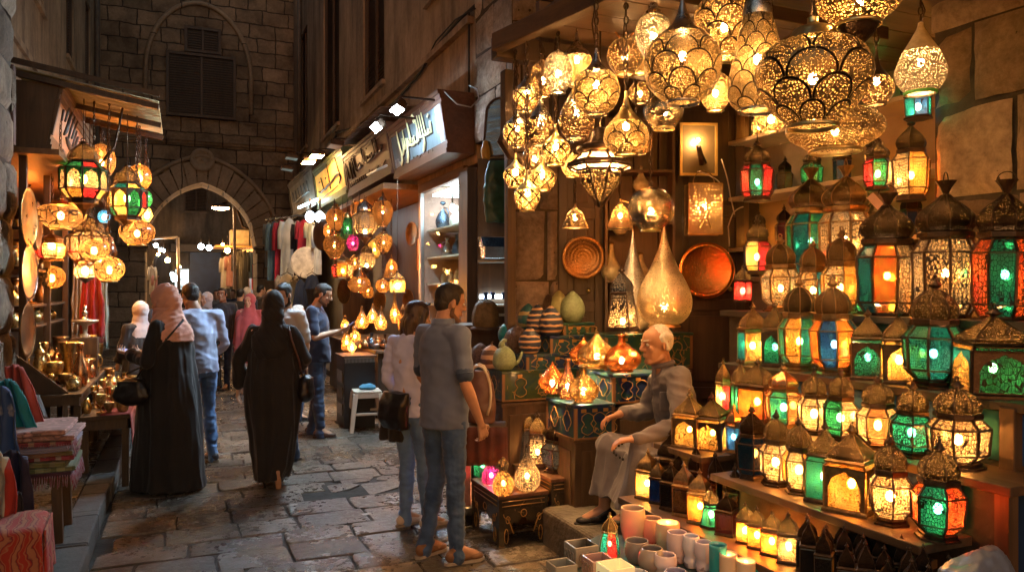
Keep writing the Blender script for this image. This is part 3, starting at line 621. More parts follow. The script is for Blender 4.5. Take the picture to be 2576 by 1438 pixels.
# ---------- faceted lanterns ----------
FV = {  # glass sections, collar, dome, finial, base
 'hex': dict(g=[(.075, .3), (.16, .46), (.44, .5), (.545, .34)], col=[(.545, .37), (.56, .39), (.6, .39), (.61, .35)], dome=[(.61, .34), (.66, .37), (.72, .36), (.78, .3), (.83, .19), (.865, .08)], base=[(0, .42), (.02, .42), (.035, .35), (.06, .36), (.075, .31)]),
 'tall': dict(g=[(.06, .36), (.14, .46), (.48, .5), (.56, .36)], col=[(.56, .38), (.57, .4), (.6, .4), (.61, .36)], dome=[(.61, .35), (.67, .4), (.73, .36), (.79, .24), (.84, .12), (.87, .07)], base=[(0, .42), (.03, .4), (.06, .37)]),
 'grand': dict(g=[(.02, .36), (.1, .47), (.44, .5), (.53, .37)], col=[(.53, .4), (.545, .43), (.575, .43), (.585, .38)], dome=[(.585, .37), (.635, .44), (.69, .42), (.745, .3), (.79, .16), (.83, .06)], base=[(0, .36), (.01, .37), (.02, .36)], fin='funnel'),
 'box': dict(g=[(.05, .58), (.5, .6), (.5, .6), (.55, .5)], col=[(.55, .56), (.57, .6), (.59, .52)], dome=[(.59, .5), (.63, .52), (.7, .38), (.78, .2), (.86, .06)], base=[(0, .64), (.03, .64), (.05, .6)], n=4),
 'mini': dict(g=[(.06, .42), (.5, .44), (.5, .44), (.52, .42)], col=[(.52, .46), (.55, .5), (.57, .44)], dome=[(.57, .43), (.64, .44), (.72, .36), (.8, .2), (.88, .07)], base=[(0, .5), (.04, .48), (.06, .44)], n=6),
 'taper': dict(g=[(.06, .5), (.5, .36), (.5, .36), (.56, .33)], col=[(.56, .36), (.58, .38), (.6, .34)], dome=[(.6, .33), (.66, .36), (.74, .3), (.82, .16), (.88, .06)], base=[(0, .54), (.03, .52), (.06, .5)]),
 'sqmini': dict(g=[(.06, .56), (.52, .56), (.52, .56), (.54, .54)], col=[(.54, .58), (.57, .62), (.6, .5)], dome=[(.6, .48), (.64, .5), (.7, .46), (.77, .34), (.84, .16), (.9, .06)], base=[(0, .62), (.03, .62), (.06, .58)], n=4),
 'pend': dict(g=[(.24, .34), (.36, .5), (.62, .5), (.7, .32)], col=[(.7, .34), (.71, .35), (.73, .33)], dome=[(.73, .32), (.78, .33), (.85, .27), (.91, .14), (.95, .08)], base=[(0, .02), (.03, .03), (.1, .12), (.16, .24), (.18, .32), (.22, .32), (.24, .33)]),
}
_fc = {}
def fan_meshes(var, n, k, arch=False):
    key = (var, n, round(k, 1), arch)
    if key in _fc: return _fc[key]
    D = FV[var]; n = D.get('n', n); ph = pi/n; Z = lambda q: [(z*k, r) for z, r in q]
    g = MB(); g.lathe(Z(D['base']), n, ph=ph, sm=0)
    if D['base'][0][1] > .1: g.add([(D['base'][0][1]*cos(ph+2*pi*i/n), D['base'][0][1]*sin(ph+2*pi*i/n), 0) for i in range(n)], [tuple(range(n))[::-1]])
    base = g.mesh('base')
    secs = Z(D['g']); fr = MB(); sw = .018
    def cor(i, z, r): a = ph+2*pi*i/n; return Vector((r*cos(a), r*sin(a), z))
    for i in range(n):
        for (z0, r0), (z1, r1) in zip(secs, secs[1:]):
            if (z1-z0) > 1e-4: fr.bar(cor(i, z0, r0), cor(i, z1, r1), sw*2, sw*2)
    for z, r in secs:
        for i in range(n): fr.bar(cor(i, z, r), cor(i+1, z, r), sw*1.6, sw*1.6)
    panes = []; pss = []; spd = MB()
    for i in range(n):
        g = MB()
        for (z0, r0), (z1, r1) in zip(secs, secs[1:]):
            if (z1-z0) < 1e-4 and abs(r0-r1) < 1e-4: continue
            g.add([cor(i, z0, r0*.985), cor(i+1, z0, r0*.985), cor(i+1, z1, r1*.985), cor(i, z1, r1*.985)], [(0, 1, 2, 3)])
        panes.append(g.mesh('pane')); q_ = []
        for (z0, r0), (z1, r1) in zip(secs, secs[1:]):
            if (z1-z0) < 1e-4: continue
            g = MB(); g.add([cor(i, z0, r0*.985), cor(i+1, z0, r0*.985), cor(i+1, z1, r1*.985), cor(i, z1, r1*.985)], [(0, 1, 2, 3)]); q_.append(g.mesh('pane'))
        pss.append(q_)
        if arch:
            z0, z1 = secs[-3][0] if D.get('n') else secs[1][0], secs[1][0] if D.get('n') else secs[2][0]
            if D.get('n'): z0, z1 = secs[0][0], secs[1][0]
            r0 = D['g'][1][1]*1.003; a, b = cor(i, z0, r0), cor(i+1, z0, r0); hh = z1-z0; N = 10; top = []; arc = []
            for q in range(N+1):
                t = q/N; s_ = .12+.76*t; x = abs(t-.5)*2; az = z0+hh*(.52+.36*sqrt(max(0, 1-x*x))*(1-.12*x)+(.06*max(0, 1-4*x)))
                p = a.lerp(b, s_); arc.append(Vector((p.x, p.y, az))); top.append(Vector((p.x, p.y, z1)))
            L0 = a.copy(); L1 = b.copy()
            spd.add([*arc, *top], [(q, q+1, N+2+q, N+1+q) for q in range(N)])
            for e, pz in ((a, arc[0]), (b, arc[-1])):
                spd.add([Vector((e.x, e.y, z0)), Vector((pz.x, pz.y, z0)), Vector((pz.x, pz.y, z1)), Vector((e.x, e.y, z1))], [(0, 1, 2, 3)])
    g = MB(); g.lathe(Z(D['col']), n, ph=ph, sm=0); collar = g.mesh('collar')
    dn = spl(Z(D['dome']), 3); g = MB(); g.lathe(dn, n, ph=ph, sm=0); dome = g.mesh('dome')
    for i in range(n): fr.tube([cor(i, z, r*1.01) for z, r in dn], .012, 4)
    zt, rt = dn[-1]; g = MB()
    if D.get('fin') == 'funnel':
        g.lathe([(zt-.01, rt), (zt+.01*k, .045), (zt+.05*k, .09), (zt+.09*k, .16), (zt+.095*k, .17), (zt+.095*k, .13)], n, sm=0)
        g.tube([(.14*cos(t), 0, zt+.095*k+.14*1.0*sin(t)) for t in [pi*q/10 for q in range(11)]], .01, 5)
    else:
        e = (1-zt/k)*k
        g.lathe([(zt-.01, rt), (zt+.1*e, .05), (zt+.2*e, .1), (zt+.35*e, .11), (zt+.5*e, .05), (zt+.62*e, .06), (zt+.7*e, .03)], 10)
        g.tube([(.055*cos(t), 0, zt+.8*e+.055*sin(t)) for t in [2*pi*q/10 for q in range(11)]], .014, 5)
    fin = g.mesh('finial'); _fc[key] = (base, fr.mesh('frame'), panes, collar, dome, fin, pss, spd.mesh('fretwork') if arch else None); return _fc[key]
def fanous(pos, w, h, var, n, panes, dome, met, label, lit=1, rz=None, cat='lantern', grp=None, arch=False, name='lantern', bz=.3, br=.016, top=None, simple=False, fret=None):
    k = h/w; kq = round(k, 1)
    r = thing(name, label, cat, pos, random.uniform(0, 6.28) if rz is None else rz, grp, (w, w, h/kq))
    ms = fan_meshes(var, n, kq, arch)
    for nm, me, mt in (('base', ms[0], MT[met]), ('frame', ms[1], MT[met]), ('collar', ms[3], MT[met]), ('dome', ms[4], (PM.get(dome) or MT.get(dome) or GM[dome])), ('finial', ms[5], MT[met])):
        if not me.materials: me.materials.append(mt)
        setmat(mkobj(nm, me, r), mt)
    if arch:
        mt = GM.get(fret) or MT[met]
        if not ms[7].materials: ms[7].materials.append(mt)
        setmat(mkobj('fretwork', ms[7], r), mt)
    if '|' in panes:
        ps = panes.split('|')
        for i, q_ in enumerate(ms[6]):
            for j, me in enumerate(q_):
                mt = GM[ps[j][i % len(ps[j])]]
                if not me.materials: me.materials.append(mt)
                setmat(mkobj('glass_pane', me, r), mt)
    for i, me in enumerate(ms[2] if '|' not in panes else ()):
        mt = GM[panes[i % len(panes)]]
        if not me.materials: me.materials.append(mt)
        setmat(mkobj('glass_pane', me, r), mt)
    if lit: bulb(r, bz*kq, br, w, 0, scz=h/kq)
    if top is None: r.rotation_euler.x = random.uniform(-.02, .02); r.rotation_euler.y = random.uniform(-.02, .02)
    if top is not None:
        g = MB(); g.tube([(0, 0, kq*.98), (.01, 0, (top-pos[2])/(h/kq))], .012, 5); g.build('chain', MT['k'], r)
    return r
SHZ = {}
def tier(cx, yb, yt, w, X, var, n, panes, dome, met, label, **kw):
    p = WX(cx, yb, X); d = p.x*SA+p.y*CA
    z = SHZ.get(X); h = (yb-yt)/F*d
    if z is not None: h += p.z-z; p.z = z
    return fanous(p, w/F*d*.97, h, var, n, panes, dome, met, label, **kw)
GH = 'pierced metal lamps hanging from the canopy'
# cx, top, bottom, width, depth, type, pattern, metal, label
for a in [
 (1325, 172, 283, 66, 4.35, 'drop', 'gl', 's', 'small onion lamp nearest the canopy post, silver neck over latticed gold belly'),
 (1300, 262, 372, 70, 4.4, 'drop', 'gl', 's', 'small onion lamp hanging just below the outermost lamp by the mirror'),
 (1365, 150, 246, 64, 4.2, 'globe', 'bp', 'b', 'copper brown globe lamp tucked behind the speckled silver globe'),
 (1404, 125, 236, 72, 4.0, 'globe', 'sp', 's', 'speckled silver globe lamp hung on a hook by a twisted chain'),
 (1451, 72, 216, 80, 4.1, 'drop', 'gp', 's', 'onion lamp with tall silver cone neck and lit fine mesh belly'),
 (1500, 122, 290, 120, 3.55, 'bigdrop', 'gs2', 's', 'onion lamp with dark neck and scale arches in the middle of the cluster'),
 (1360, 248, 368, 78, 4.15, 'pear', 'bp', 's', 'dull unpatterned pear lamp with closed dark skin'),
 (1450, 205, 350, 92, 4.1, 'pear', 'bp', 's', 'dark pear lamp with branching cut-outs half behind the scale arch lamp'),
 (1398, 312, 416, 74, 4.1, 'drop', 'gl', 'g', 'small gold onion lamp on a bright chain under the dark pear lamps'),
 (1575, 230, 390, 114, 3.6, 'onion', 'gs2', 'g', 'pale gold onion lamp with flared neck and scale arches above the dark chandelier'),
 (1572, 92, 190, 90, 4.3, 'globe', 'bp', 'g', 'squat gold globe lamp hanging on a hook from the crossed strings'),
 (1612, 66, 186, 62, 4.6, 'pear', 'gp', 'g', 'narrow gold lamp half hidden behind the dark silver vase lamp'),
 (1643, 8, 158, 90, 3.7, 'vase', 'sp', 's', 'dark silver vase shaped lamp with leaf piercing and ringed cap'),
 (1717, -4, 262, 194, 3.1, 'bigdrop', 'gs', 's', 'very large globe lamp with cone neck and fish scale arches'),
 (1670, 232, 327, 100, 3.9, 'globe', 'mg', 'g', 'amber mirrored globe lamp directly under the very large scale globe'),
 (1800, 178, 280, 80, 3.9, 'globe', 'gp2', 'g', 'coarsely pierced globe lamp with white hot bulb left of the tall tapered lamp'),
 (1822, -30, 150, 152, 3.2, 'globe', 'gs2', 'g', 'big globe lamp with petal tracery at the top between two larger lamps'),
 (1906, -12, 282, 146, 2.9, 'tall', 'gs', 's', 'tall tapered lamp with flat collar and scale arches'),
 (2045, 46, 324, 284, 2.65, 'saucer', 'gs', 'g', 'widest saucer lamp of all with domed brass cap and scale arches'),
 (2205, 128, 266, 84, 3.5, 'onion', 'bp', 'k', 'dark onion lamp with gold dots along its lower edge'),
 (2100, 262, 384, 236, 3.2, 'flat', 'gp', 'g', 'flattened oval lamp of fine mesh below the widest saucer lamp'),
 (1940, 262, 332, 80, 3.6, 'globe', 'gs2', 'g', 'small bowl lamp peeking from under the tall tapered lamp'),
 (2316, 58, 238, 120, 3.55, 'pear', 'wp', 'w', 'cream pierced gourd lamp with green rim beside the stone wall'),
 (1297, 385, 472, 62, 4.3, 'drop', 'gl', 'g', 'lattice onion lamp at the lower left edge of the cluster'),
 (1365, 392, 481, 68, 4.25, 'drop', 'gl', 'g', 'lattice onion lamp with straight neck beside the lowest lamp'),
 (1326, 428, 532, 66, 4.1, 'drop', 'gl', 'g', 'lowest small lattice lamp in front of the stone pier'),
 (1345, 362, 432, 60, 4.5, 'globe', 'bp', 'g', 'dim reddish globe lamp hidden among the lower left lattice lamps'),
 (1447, 513, 574, 64, 5.2, 'bell', 'bp', 'b', 'brown bell shaped metal lamp above the engraved tray'),
 (1637, 470, 582, 114, 4.5, 'ball', 'mg', 'g', 'mirrored ball lamp with dotted arches above the big teardrops'),
 (1440, 385, 446, 58, 4.8, 'globe', 'gp', 'g', 'small lit lamp seen between the cluster and the dark chandelier'),
 (1600, 330, 388, 80, 4.9, 'tube', 'D', 'g', 'yellow glass barrel lamp behind the pale onion lamp'),
 (1560, 500, 577, 62, 5.5, 'bell', 'W', 'g', 'orange glass bell lamp in the shadow beside the mirrored ball'),
 (1610, 205, 262, 60, 5.0, 'globe', 'bp', 'k', 'dark owl patterned globe lamp in the gap under the vase lamp')]:
    dd = {'grp': GH}
    if a[5] == 'pear' and a[0] == 1360: dd['lit'] = 1
    hang(*a, **dd)
# globe bowl with bottom finial at the top edge
r = hang(2160, -70, 66, 204, 2.6, 'flat', 'gp2', 'g', 'large bowl lamp with dark brass cone finial cut by the picture top', grp=GH)
g = MB(); g.lathe(spl([(-.28, .03), (-.26, .06), (-.2, .09), (-.12, .17), (-.02, .22), (.0, .25), (.02, .26)], 4), 28); g.build('finial', MT['k'], r)
# green rim on the cream gourd is a band
r = [o for o in bpy.data.objects if o.get('label', '').startswith('cream pierced gourd')][0]
g = MB(); g.lathe([(.0, .29), (.05, .305), (.055, .33), (.0, .31)], 28); g.build('rim_band', pm('green_paint', (.1, .45, .08), .5), r)

# dark faceted chandelier
d = 4.0; p = W(1510, 520, d); w_, h_ = 165/F*d, 160/F*d; k = h_/w_
r = thing('chandelier', 'black eight sided chandelier with lit frosted skirt and star cut-outs', 'chandelier', p, .2, None, (w_,)*3); n = 8; ph = pi/8
g = MB(); g.lathe([(z*k, q) for z, q in ((0, .02), (.07, .05), (.2, .18), (.36, .3), (.5, .32), (.56, .36))], n, ph=ph, sm=0); g.build('lower_body', PM['dk'], r)
g = MB(); g.lathe([(z*k, q) for z, q in ((.56, .36), (.62, .5), (.66, .5), (.7, .42))], n, ph=ph, sm=0); g.lathe([(z*k, q) for z, q in ((.7, .42), (.8, .29), (.84, .29))], n, ph=ph, sm=0); g.build('glass_skirt', GM['F'], r)
g = MB()
for i in range(n):
    c_ = lambda z, q: Vector((q*1.01*cos(ph+2*pi*i/n), q*1.01*sin(ph+2*pi*i/n), z*k)); c2_ = lambda z, q: Vector((q*1.01*cos(ph+2*pi*(i+1)/n), q*1.01*sin(ph+2*pi*(i+1)/n), z*k))
    P_ = [(0, .02), (.2, .18), (.5, .32), (.56, .36), (.62, .5), (.66, .5), (.7, .42), (.84, .29)]
    for (a, b_), (c0, e) in zip(P_, P_[1:]): g.bar(c_(a, b_), c_(c0, e), .03)
    for z, q in P_[2:]: g.bar(c_(z, q), c2_(z, q), .035 if z > .55 else .02)
    aa = ph+2*pi*(i+.5)/n; q = Vector((.29*cos(aa), .29*sin(aa), .4*k))
g.build('frame', MT['k'], r)
g = MB(); g.lathe([(.84*k, .3), (.87*k, .36), (.94*k, .37), (.96*k, .3), (1.02*k, .2), (1.2*k, .12), (1.25*k, .05)], 16); g.build('crown', MT['k'], r)
g = MB(); g.tube([(0, 0, 1.25*k), (0, 0, (3.05-p.z)/w_)], .014, 6); g.build('chain', MT['k'], r); [bulb(r, .66*k, .02, w_, 0, (.3*cos(a), .3*sin(a))) for a in (0, 2.1, 4.2)]
# standing teardrops
def tear(cx, yb, yt, w, d, pat, met, label, bz=.2):
    ty = [(1, .015), (.95, .03), (.8, .1), (.6, .25), (.42, .42), (.27, .5), (.14, .46), (.05, .33), (.03, .24)]
    wr, hr = w/F*d, (yb-yt)/F*d; b = W(cx, yb, d); k = hr/wr; r = thing('teardrop_lamp', label, 'lamp', b, 0, 'tall teardrop floor lamps', (wr,)*3)
    g = MB(); g.lathe([(z*k, q) for z, q in spl(ty, 5)][::-1], 40); g.build('shade', PM[pat], r)
    g = MB(); g.lathe([(0, .3), (.02, .3), (.03*k, .25), (.04*k, .3)], 30); g.lathe([(1.0*k, .015), (1.02*k, .02), (1.04*k, .004)], 8); g.build('foot', MT[met], r); bulb(r, bz*k, .03, wr); return r
tear(1592, 838, 586, 108, 5.55, 'ts', 's', 'darker teardrop lamp with latticed side standing behind the bigger one')
tear(1671, 822, 572, 138, 5.2, 'tg', 'g', 'biggest silver gold teardrop lamp with thorn fine piercing behind the seller')
p = W(1567, 832, 5.0); fanous(p, 84/F*5, 165/F*5, 'taper', 4, 'N', 'N', 'k', 'pyramid glass candle lamp with black vine tracery before the teardrops', rz=.6, bz=.15)

# ---- shelves for the right-hand tiers ----
TB = {2.25: .60, 2.45: .82, 2.7: 1.03, 2.95: 1.28, 3.2: 1.57, 3.5: 1.78}
SHZ.update(TB); Xs = sorted(TB)
r = thing('display_stand', 'stepped plank stand under all the colored lanterns on the right', 'stand', (0, 0, 0))
YR = {2.25: (1.62, 3.5), 2.45: (1.85, 2.98), 2.7: (1.7, 3.5), 2.95: (1.7, 3.55), 3.2: (1.7, 3.85), 3.5: (2.8, 4.0)}
for i, X in enumerate(Xs):
    y0, y1 = YR[X]; z = TB[X]; x1 = Xs[i+1]-.13 if i+1 < len(Xs) else 3.9
    g = MB(); g.b2(X-.13, x1+.02, y0, y1, z-.035, z-.001); g.build('shelf', WDH if i < 3 else DARK, r, bev=.004)
    g = MB(); g.b2(X-.08, X-.06, y0+.03, y1-.03, .26, z-.04) if i in (1, 2, 3, 4, 5) else None
    if g.v: g.build('riser', DARK, r)
    if i < 3:
        g = MB(); g.b2(X-.11, X-.06, y0+.02, y0+.07, .0, z-.036); g.build('leg', WDM, r)
HM = 'six sided '
for a in [
 # tier F (X 3.5)
 (2040, 690, 402, 124, 3.5, 'grand', 8, 'tTg', 'db', 'b', 'tall lantern with plain brass dome and teal green marbled panes', {}),
 (2127, 690, 396, 132, 3.5, 'grand', 8, 'aca', 'db', 'b', 'tall lantern with ribbed copper dome and pale honeycomb panes beside the teal one', {}),
 # tier E (X 3.2)
 (1965, 790, 588, 98, 3.2, 'hex', 6, 'ac', 'db', 'b', 'brass domed lantern with white and amber panes at the left of the upper row', {}),
 (2046, 785, 598, 92, 3.2, 'hex', 6, 'taa', 'db', 'b', 'brass domed lantern with one turquoise pane between two amber ones', {}),
 (2113, 785, 570, 104, 3.2, 'hex', 6, 'oao', 'db', 'b', 'brass domed lantern with orange panes and a knobbed finial', {}),
 (2232, 792, 462, 152, 3.2, 'grand', 8, 'tOaa', 'dk', 'k', 'large lantern with flame red pane, ivory pane and rosette pierced dome', {'rz': 2.2}),
 (2377, 795, 428, 156, 3.2, 'grand', 8, 'aac', 'dk', 'k', 'large lantern glowing all amber under a funnel finial and wire ring', {'rz': .4}),
 (2525, 818, 425, 158, 3.2, 'grand', 8, 'RG', 'dk', 'k', 'large ruby and emerald lantern against the stone wall', {'rz': 2.1}),
 # tier D (X 2.95)
 (1893, 905, 762, 74, 2.95, 'sqmini', 4, 'tY', 'db', 'b', 'square lantern with turquoise and yellow panes under a gold ribbed dome', {'rz': 1.2}),
 (1950, 912, 758, 62, 2.95, 'sqmini', 4, 'G', 'dk', 'k', 'slim square lantern with one green star pane between two wider ones', {'arch': True}),
 (2012, 928, 690, 108, 2.95, 'hex', 8, 'oT', 'dk', 'b', 'eight sided lantern with orange and sea blue panes under a copper sheened dome', {}),
 (2100, 942, 690, 120, 2.95, 'hex', 8, 'bOt', 'db', 'b', 'eight sided lantern with rust orange and steel blue panes', {}),
 (2183, 962, 772, 92, 2.95, 'box', 4, 'G', 'dk', 'k', 'four sided lantern with green flower panes and flat pyramid roof', {'arch': True, 'rz': .7}),
 (2263, 966, 770, 96, 2.95, 'box', 4, 'Y', 'dk', 'k', 'four sided lantern with honey arch panes beside its green twin', {'arch': True, 'rz': .8}),
 (2347, 978, 690, 148, 2.95, 'hex', 8, 'TtT', 'dh', 'k', 'broad eight sided lantern with ocean blue and green swirled panes and hooked ring', {'rz': .1}),
 (2497, 1003, 765, 178, 2.95, 'box', 4, 'Yg', 'dk', 'k', 'biggest four sided house lantern with lobed arches and painted panes', {'arch': True, 'rz': .95}),
 # tier C (X 2.7)
 (1817, 1018, 900, 46, 2.7, 'mini', 6, 'yr', 'b', 'b', 'small golden lantern with cream and pink panes at the far end', {}),
 (1860, 1008, 898, 52, 2.7, 'mini', 6, 'Tg', 'dh', 'k', 'small lantern with green slot panes next to the golden one', {}),
 (1905, 1060, 900, 88, 2.7, 'sqmini', 6, 'RO', 'dk', 'k', 'upright lantern with fiery red petal panes and black spike finial', {}),
 (1972, 1090, 912, 96, 2.7, 'tall', 6, 'WTW', 'c', 'b', 'lantern with copper chimney roof, peacock pane and glowing white side', {}),
 (2048, 1072, 925, 86, 2.7, 'hex', 6, 'ac', 'dh', 'k', 'ivory lantern with ringed dark dome behind the teal base lantern', {}),
 (2113, 1094, 922, 92, 2.7, 'hex', 6, 'gag', 'dh', 'k', 'lantern with lime green honeycomb upper panes and ring handle', {}),
 (2208, 1140, 938, 102, 2.7, 'hex', 6, 'aW', 'dh', 'k', 'ivory lantern with closed dark dome left of the green paned one', {}),
 (2292, 1172, 955, 112, 2.7, 'hex', 6, 'G', 'dh', 'k', 'six sided lantern with bright emerald honeycomb panes', {'rz': .2}),
 (2412, 1186, 948, 150, 2.7, 'hex', 8, 'a', 'dh', 'k', 'fat ivory honeycomb lantern alone at the right end of its board', {'rz': .1}),
 # tier B (X 2.45)
 (1893, 1190, 1015, 92, 2.45, 'tall', 6, 't', 'dh', 'k', 'dark teal glass lantern with green beaded dome', {'lit': 0}),
 (1950, 1208, 1028, 86, 2.45, 'hex', 6, 'ca', 'dh', 'k', 'ivory lantern with rounded net dome and red lower edge', {}),
 (2010, 1226, 1045, 88, 2.45, 'hex', 6, 'ao', 'dh', 'k', 'lantern with orange middle and ivory top panes between ivory and green ones', {}),
 (2072, 1252, 1052, 88, 2.45, 'box', 4, 'gT', 'dh', 'k', 'square lantern painted with blue and green leaves', {'rz': .5}),
 (2142, 1278, 1060, 124, 2.45, 'box', 4, 'Yo', 'db', 'b', 'square lantern with honey stone tracery and pinkish pyramid roof', {'arch': True, 'rz': .4}),
 (2240, 1302, 1088, 112, 2.45, 'hex', 6, 'a', 'dh', 'k', 'black framed lantern with white hot ivory panes near the board end', {'rz': .3}),
 (2358, 1338, 1102, 132, 2.45, 'hex', 6, 'RRG', 'dh', 'k', 'red and teal honeycomb lantern nearest the camera', {'rz': .45}),
]:
    kw = dict(a[11]); tier(*a[:11], grp='lanterns standing on the stepped boards', **kw)
# tier A (X 2.25) and lanterns round the seller's knee
GA = 'small lanterns along the lowest board'
for a in [
 (1628, 1256, 1128, 56, 'sqmini', 4, 'y', 'b', 'b', 'small square lantern with plain yellow arch, first on the lowest board', 1, .5),
 (1656, 1268, 1150, 42, 'sqmini', 4, 'b', 'b', 'k', 'small lantern with blue mosaic arch next to the yellow one', 0, .5),
 (1690, 1284, 1158, 54, 'sqmini', 4, 'k', 'dk', 'k', 'small dull brown lantern with empty arch third on the lowest board', 0, .4),
 (1723, 1306, 1160, 58, 'sqmini', 4, 'k', 'b', 'b', 'small unlit lantern with grey arch and tall onion roof', 0, .5),
 (1762, 1316, 1178, 64, 'sqmini', 4, 'oO', 'b', 'b', 'small gilt lantern with glowing orange arch and fretted roof', 1, .6),
 (1789, 1338, 1220, 56, 'taper', 6, 'T', 'dh', 'k', 'small black flared lantern with pale turquoise panes', 1, .2),
 (1830, 1355, 1235, 58, 'sqmini', 4, 'r', 'dk', 'k', 'small lantern with dim pink honeycomb pane', 0, .5),
 (1876, 1370, 1262, 46, 'sqmini', 4, 'yo', 'dk', 'k', 'small black lantern with narrow yellow flame pane', 1, .5),
 (1905, 1388, 1272, 50, 'sqmini', 4, 'O', 'dk', 'k', 'small black lantern with red orange pane beside the yellow flame', 1, .6),
 (1942, 1404, 1282, 56, 'sqmini', 4, 'O', 'dk', 'k', 'small black lantern with orange arch and a spark under its dome', 1, .5),
 (1984, 1424, 1284, 62, 'sqmini', 4, 'a', 'dk', 'k', 'small black lantern with bright crackled ivory pane', 1, .7),
 (2032, 1440, 1290, 54, 'sqmini', 4, 'k', 'dk', 'k', 'small closed dark lantern after the crackled ivory one', 0, .5)]:
    tier(*a[:4], 2.25, *a[4:10], grp=GA, lit=a[10], rz=a[11], br=.013)
for a in [
 (1684, 1180, 1078, 66, 3.95, 'sqmini', 4, 'k', 'dk', 'k', 'dark domed lantern beside the seller hand', 0),
 (1735, 1122, 978, 78, 4.05, 'box', 4, 'Y', 'dk', 'b', 'square amber arch lantern at the seller elbow, left of two', 1),
 (1794, 1132, 985, 84, 4.0, 'box', 4, 'yY', 'dk', 'k', 'square lantern with teal squiggle on amber arch, right of two by the elbow', 1),
 (1846, 1135, 1012, 46, 3.9, 'mini', 8, 'b', 'c', 'c', 'blue glass cylinder lamp with copper lid', 1),
 (1711, 1225, 1128, 52, 3.6, 'sqmini', 4, 'k', 'dk', 'k', 'unlit brass lantern leaning in the second line of small ones', 0),
 (1752, 1200, 1108, 54, 3.7, 'mini', 6, 'k', 'dk', 'k', 'unlit lantern with green and blue bull eye pane', 0),
 (1800, 1235, 1130, 56, 3.5, 'taper', 6, 'k', 'dk', 'k', 'black bulbous lantern with pointed lid behind the small turquoise one', 0),
 (1850, 1270, 1165, 64, 3.4, 'mini', 6, 'k', 'dk', 'k', 'dark chimney lantern under the board edge', 0)]:
    cx, yb, yt, w, d, var, n, pa, do, me, lb, lit = a
    p = W(cx, yb, d); hh = (yb-yt)/F*d
    if d < 4 and var != 'mini' or cx in (1752, 1850): p = WX(cx, yb, 2.39); d = p.x*SA+p.y*CA; zt = CZ-(yt-HY)/F*d; hh = zt-.6; p.z = .6
    fanous(p, w/F*d, hh, var, n, pa, do, me, lb, lit=lit, rz=.5, arch=(var == 'box'), grp=GA, br=.012)
# shelf that carries that second line
g = MB(); a, b, c_, e = WX(1650, 1190, 2.52), WX(1900, 1290, 2.52), WX(1900, 1290, 2.75), WX(1650, 1190, 2.75)
g.b2(2.345, 2.56, 2.6, 3.5, .565, .599); tag(g.build('wooden_shelf', WDH, None, bev=.003), 'narrow board behind the small lanterns on the lowest step', 'shelf')
g = MB(); g.b2(2.36, 2.85, 3.1, 3.52, .835, .865); g.b2(2.38, 2.83, 3.12, 3.5, .61, .835); tag(g.build('wooden_crate', WDM, None, bev=.004), 'wooden crate under the two amber arch lanterns', 'crate')
# dark mass of tiny unlit lanterns bottom right
rs = random.Random(11)
for i in range(6):
    for j in range(3):
        fanous(V(2.17+.085*j+rs.uniform(-.008, .008), 2.2-.088*i+rs.uniform(-.008, .008), .6), .074, rs.uniform(.2, .24), 'sqmini', 4, ['k', 'k', 'Ok', 'tk'][(i*2+j) % 4], 'dk', 'k', 'tiny unlit black lantern packed in the crowd at the lower right', lit=0, rz=rs.uniform(.6, .9), grp='packed tiny black lanterns')
g = MB(); g.grid(lambda u, v: V(2.862+.006*sin(u*60), 1.75+1.7*u, 1.045+.19*v), 80, 4); tag(g.build('striped_cloth', cloth('blue_pink_stripes', (.01, .07, .22), (.02, .16, .16), 5, 'stripe', (.35, .06, .14)), None, solid=.004), 'blue teal and pink striped cloth tacked behind the third row of lanterns', 'cloth')
for X_, z0, z1, y0, y1, m_, lb in ((2.6, .84, .99, 1.9, 2.9, cloth('dark_blue_skirt', (.01, .03, .1)), 'dark blue cloth tacked behind the second row of lanterns'), (3.1, 1.3, 1.53, 1.75, 3.5, cloth('dark_green_skirt', (.02, .06, .05)), 'dark green cloth tacked behind the fourth row of lanterns')):
    g = MB(); g.grid(lambda u, v: V(X_+.006*sin(u*50), y0+(y1-y0)*u, z0+(z1-z0)*v), 60, 4); tag(g.build('backing_cloth', m_, None, solid=.004), lb, 'cloth')
g = MB(); g.b2(2.1, 2.3, 1.65, 3.4, .27, .56); tag(g.build('dark_crate', DARK, None), 'dark crates filling the space under the lowest board', 'crate')
g = MB(); g.add([W(2180, 498, 3.6), W(2196, 484, 3.6), W(2222, 512, 3.62), W(2208, 528, 3.62)], [(0, 1, 2, 3)]); tag(g.build('price_tag', pm('pink_paper', (.7, .4, .3), .8), None, solid=.002), 'pinkish paper tag stuck beside the dome of the rosette lantern', 'tag')
for k, (pts, lb) in enumerate(((((1870, 520), (1845, 535), (1832, 570), (1835, 620)), 'white wire looping off the left edge of the lantern alcove'), (((1815, 400), (1830, 450), (1838, 500), (1848, 540)), 'thin wire running down beside the pierced box lamp'), (((1755, 432), (1790, 445), (1812, 462)), 'short white cord under the picture lamp'), (((1565, 505), (1600, 520), (1625, 545)), 'thin cord reaching to the mirrored ball'))):
    g = MB(); q = [W(a, b, 5.6) for a, b in pts]; q2 = []
    for t in range(len(q)-1): q2 += [q[t].lerp(q[t+1], f)+V(0, 0, .008*sin(f*3)) for f in (0, .33, .66)]
    g.tube(q2+[q[-1]], .005, 5); tag(g.build('electric_wire', pm('white_wire', (.5, .4, .28), .5), None), lb, 'wire')
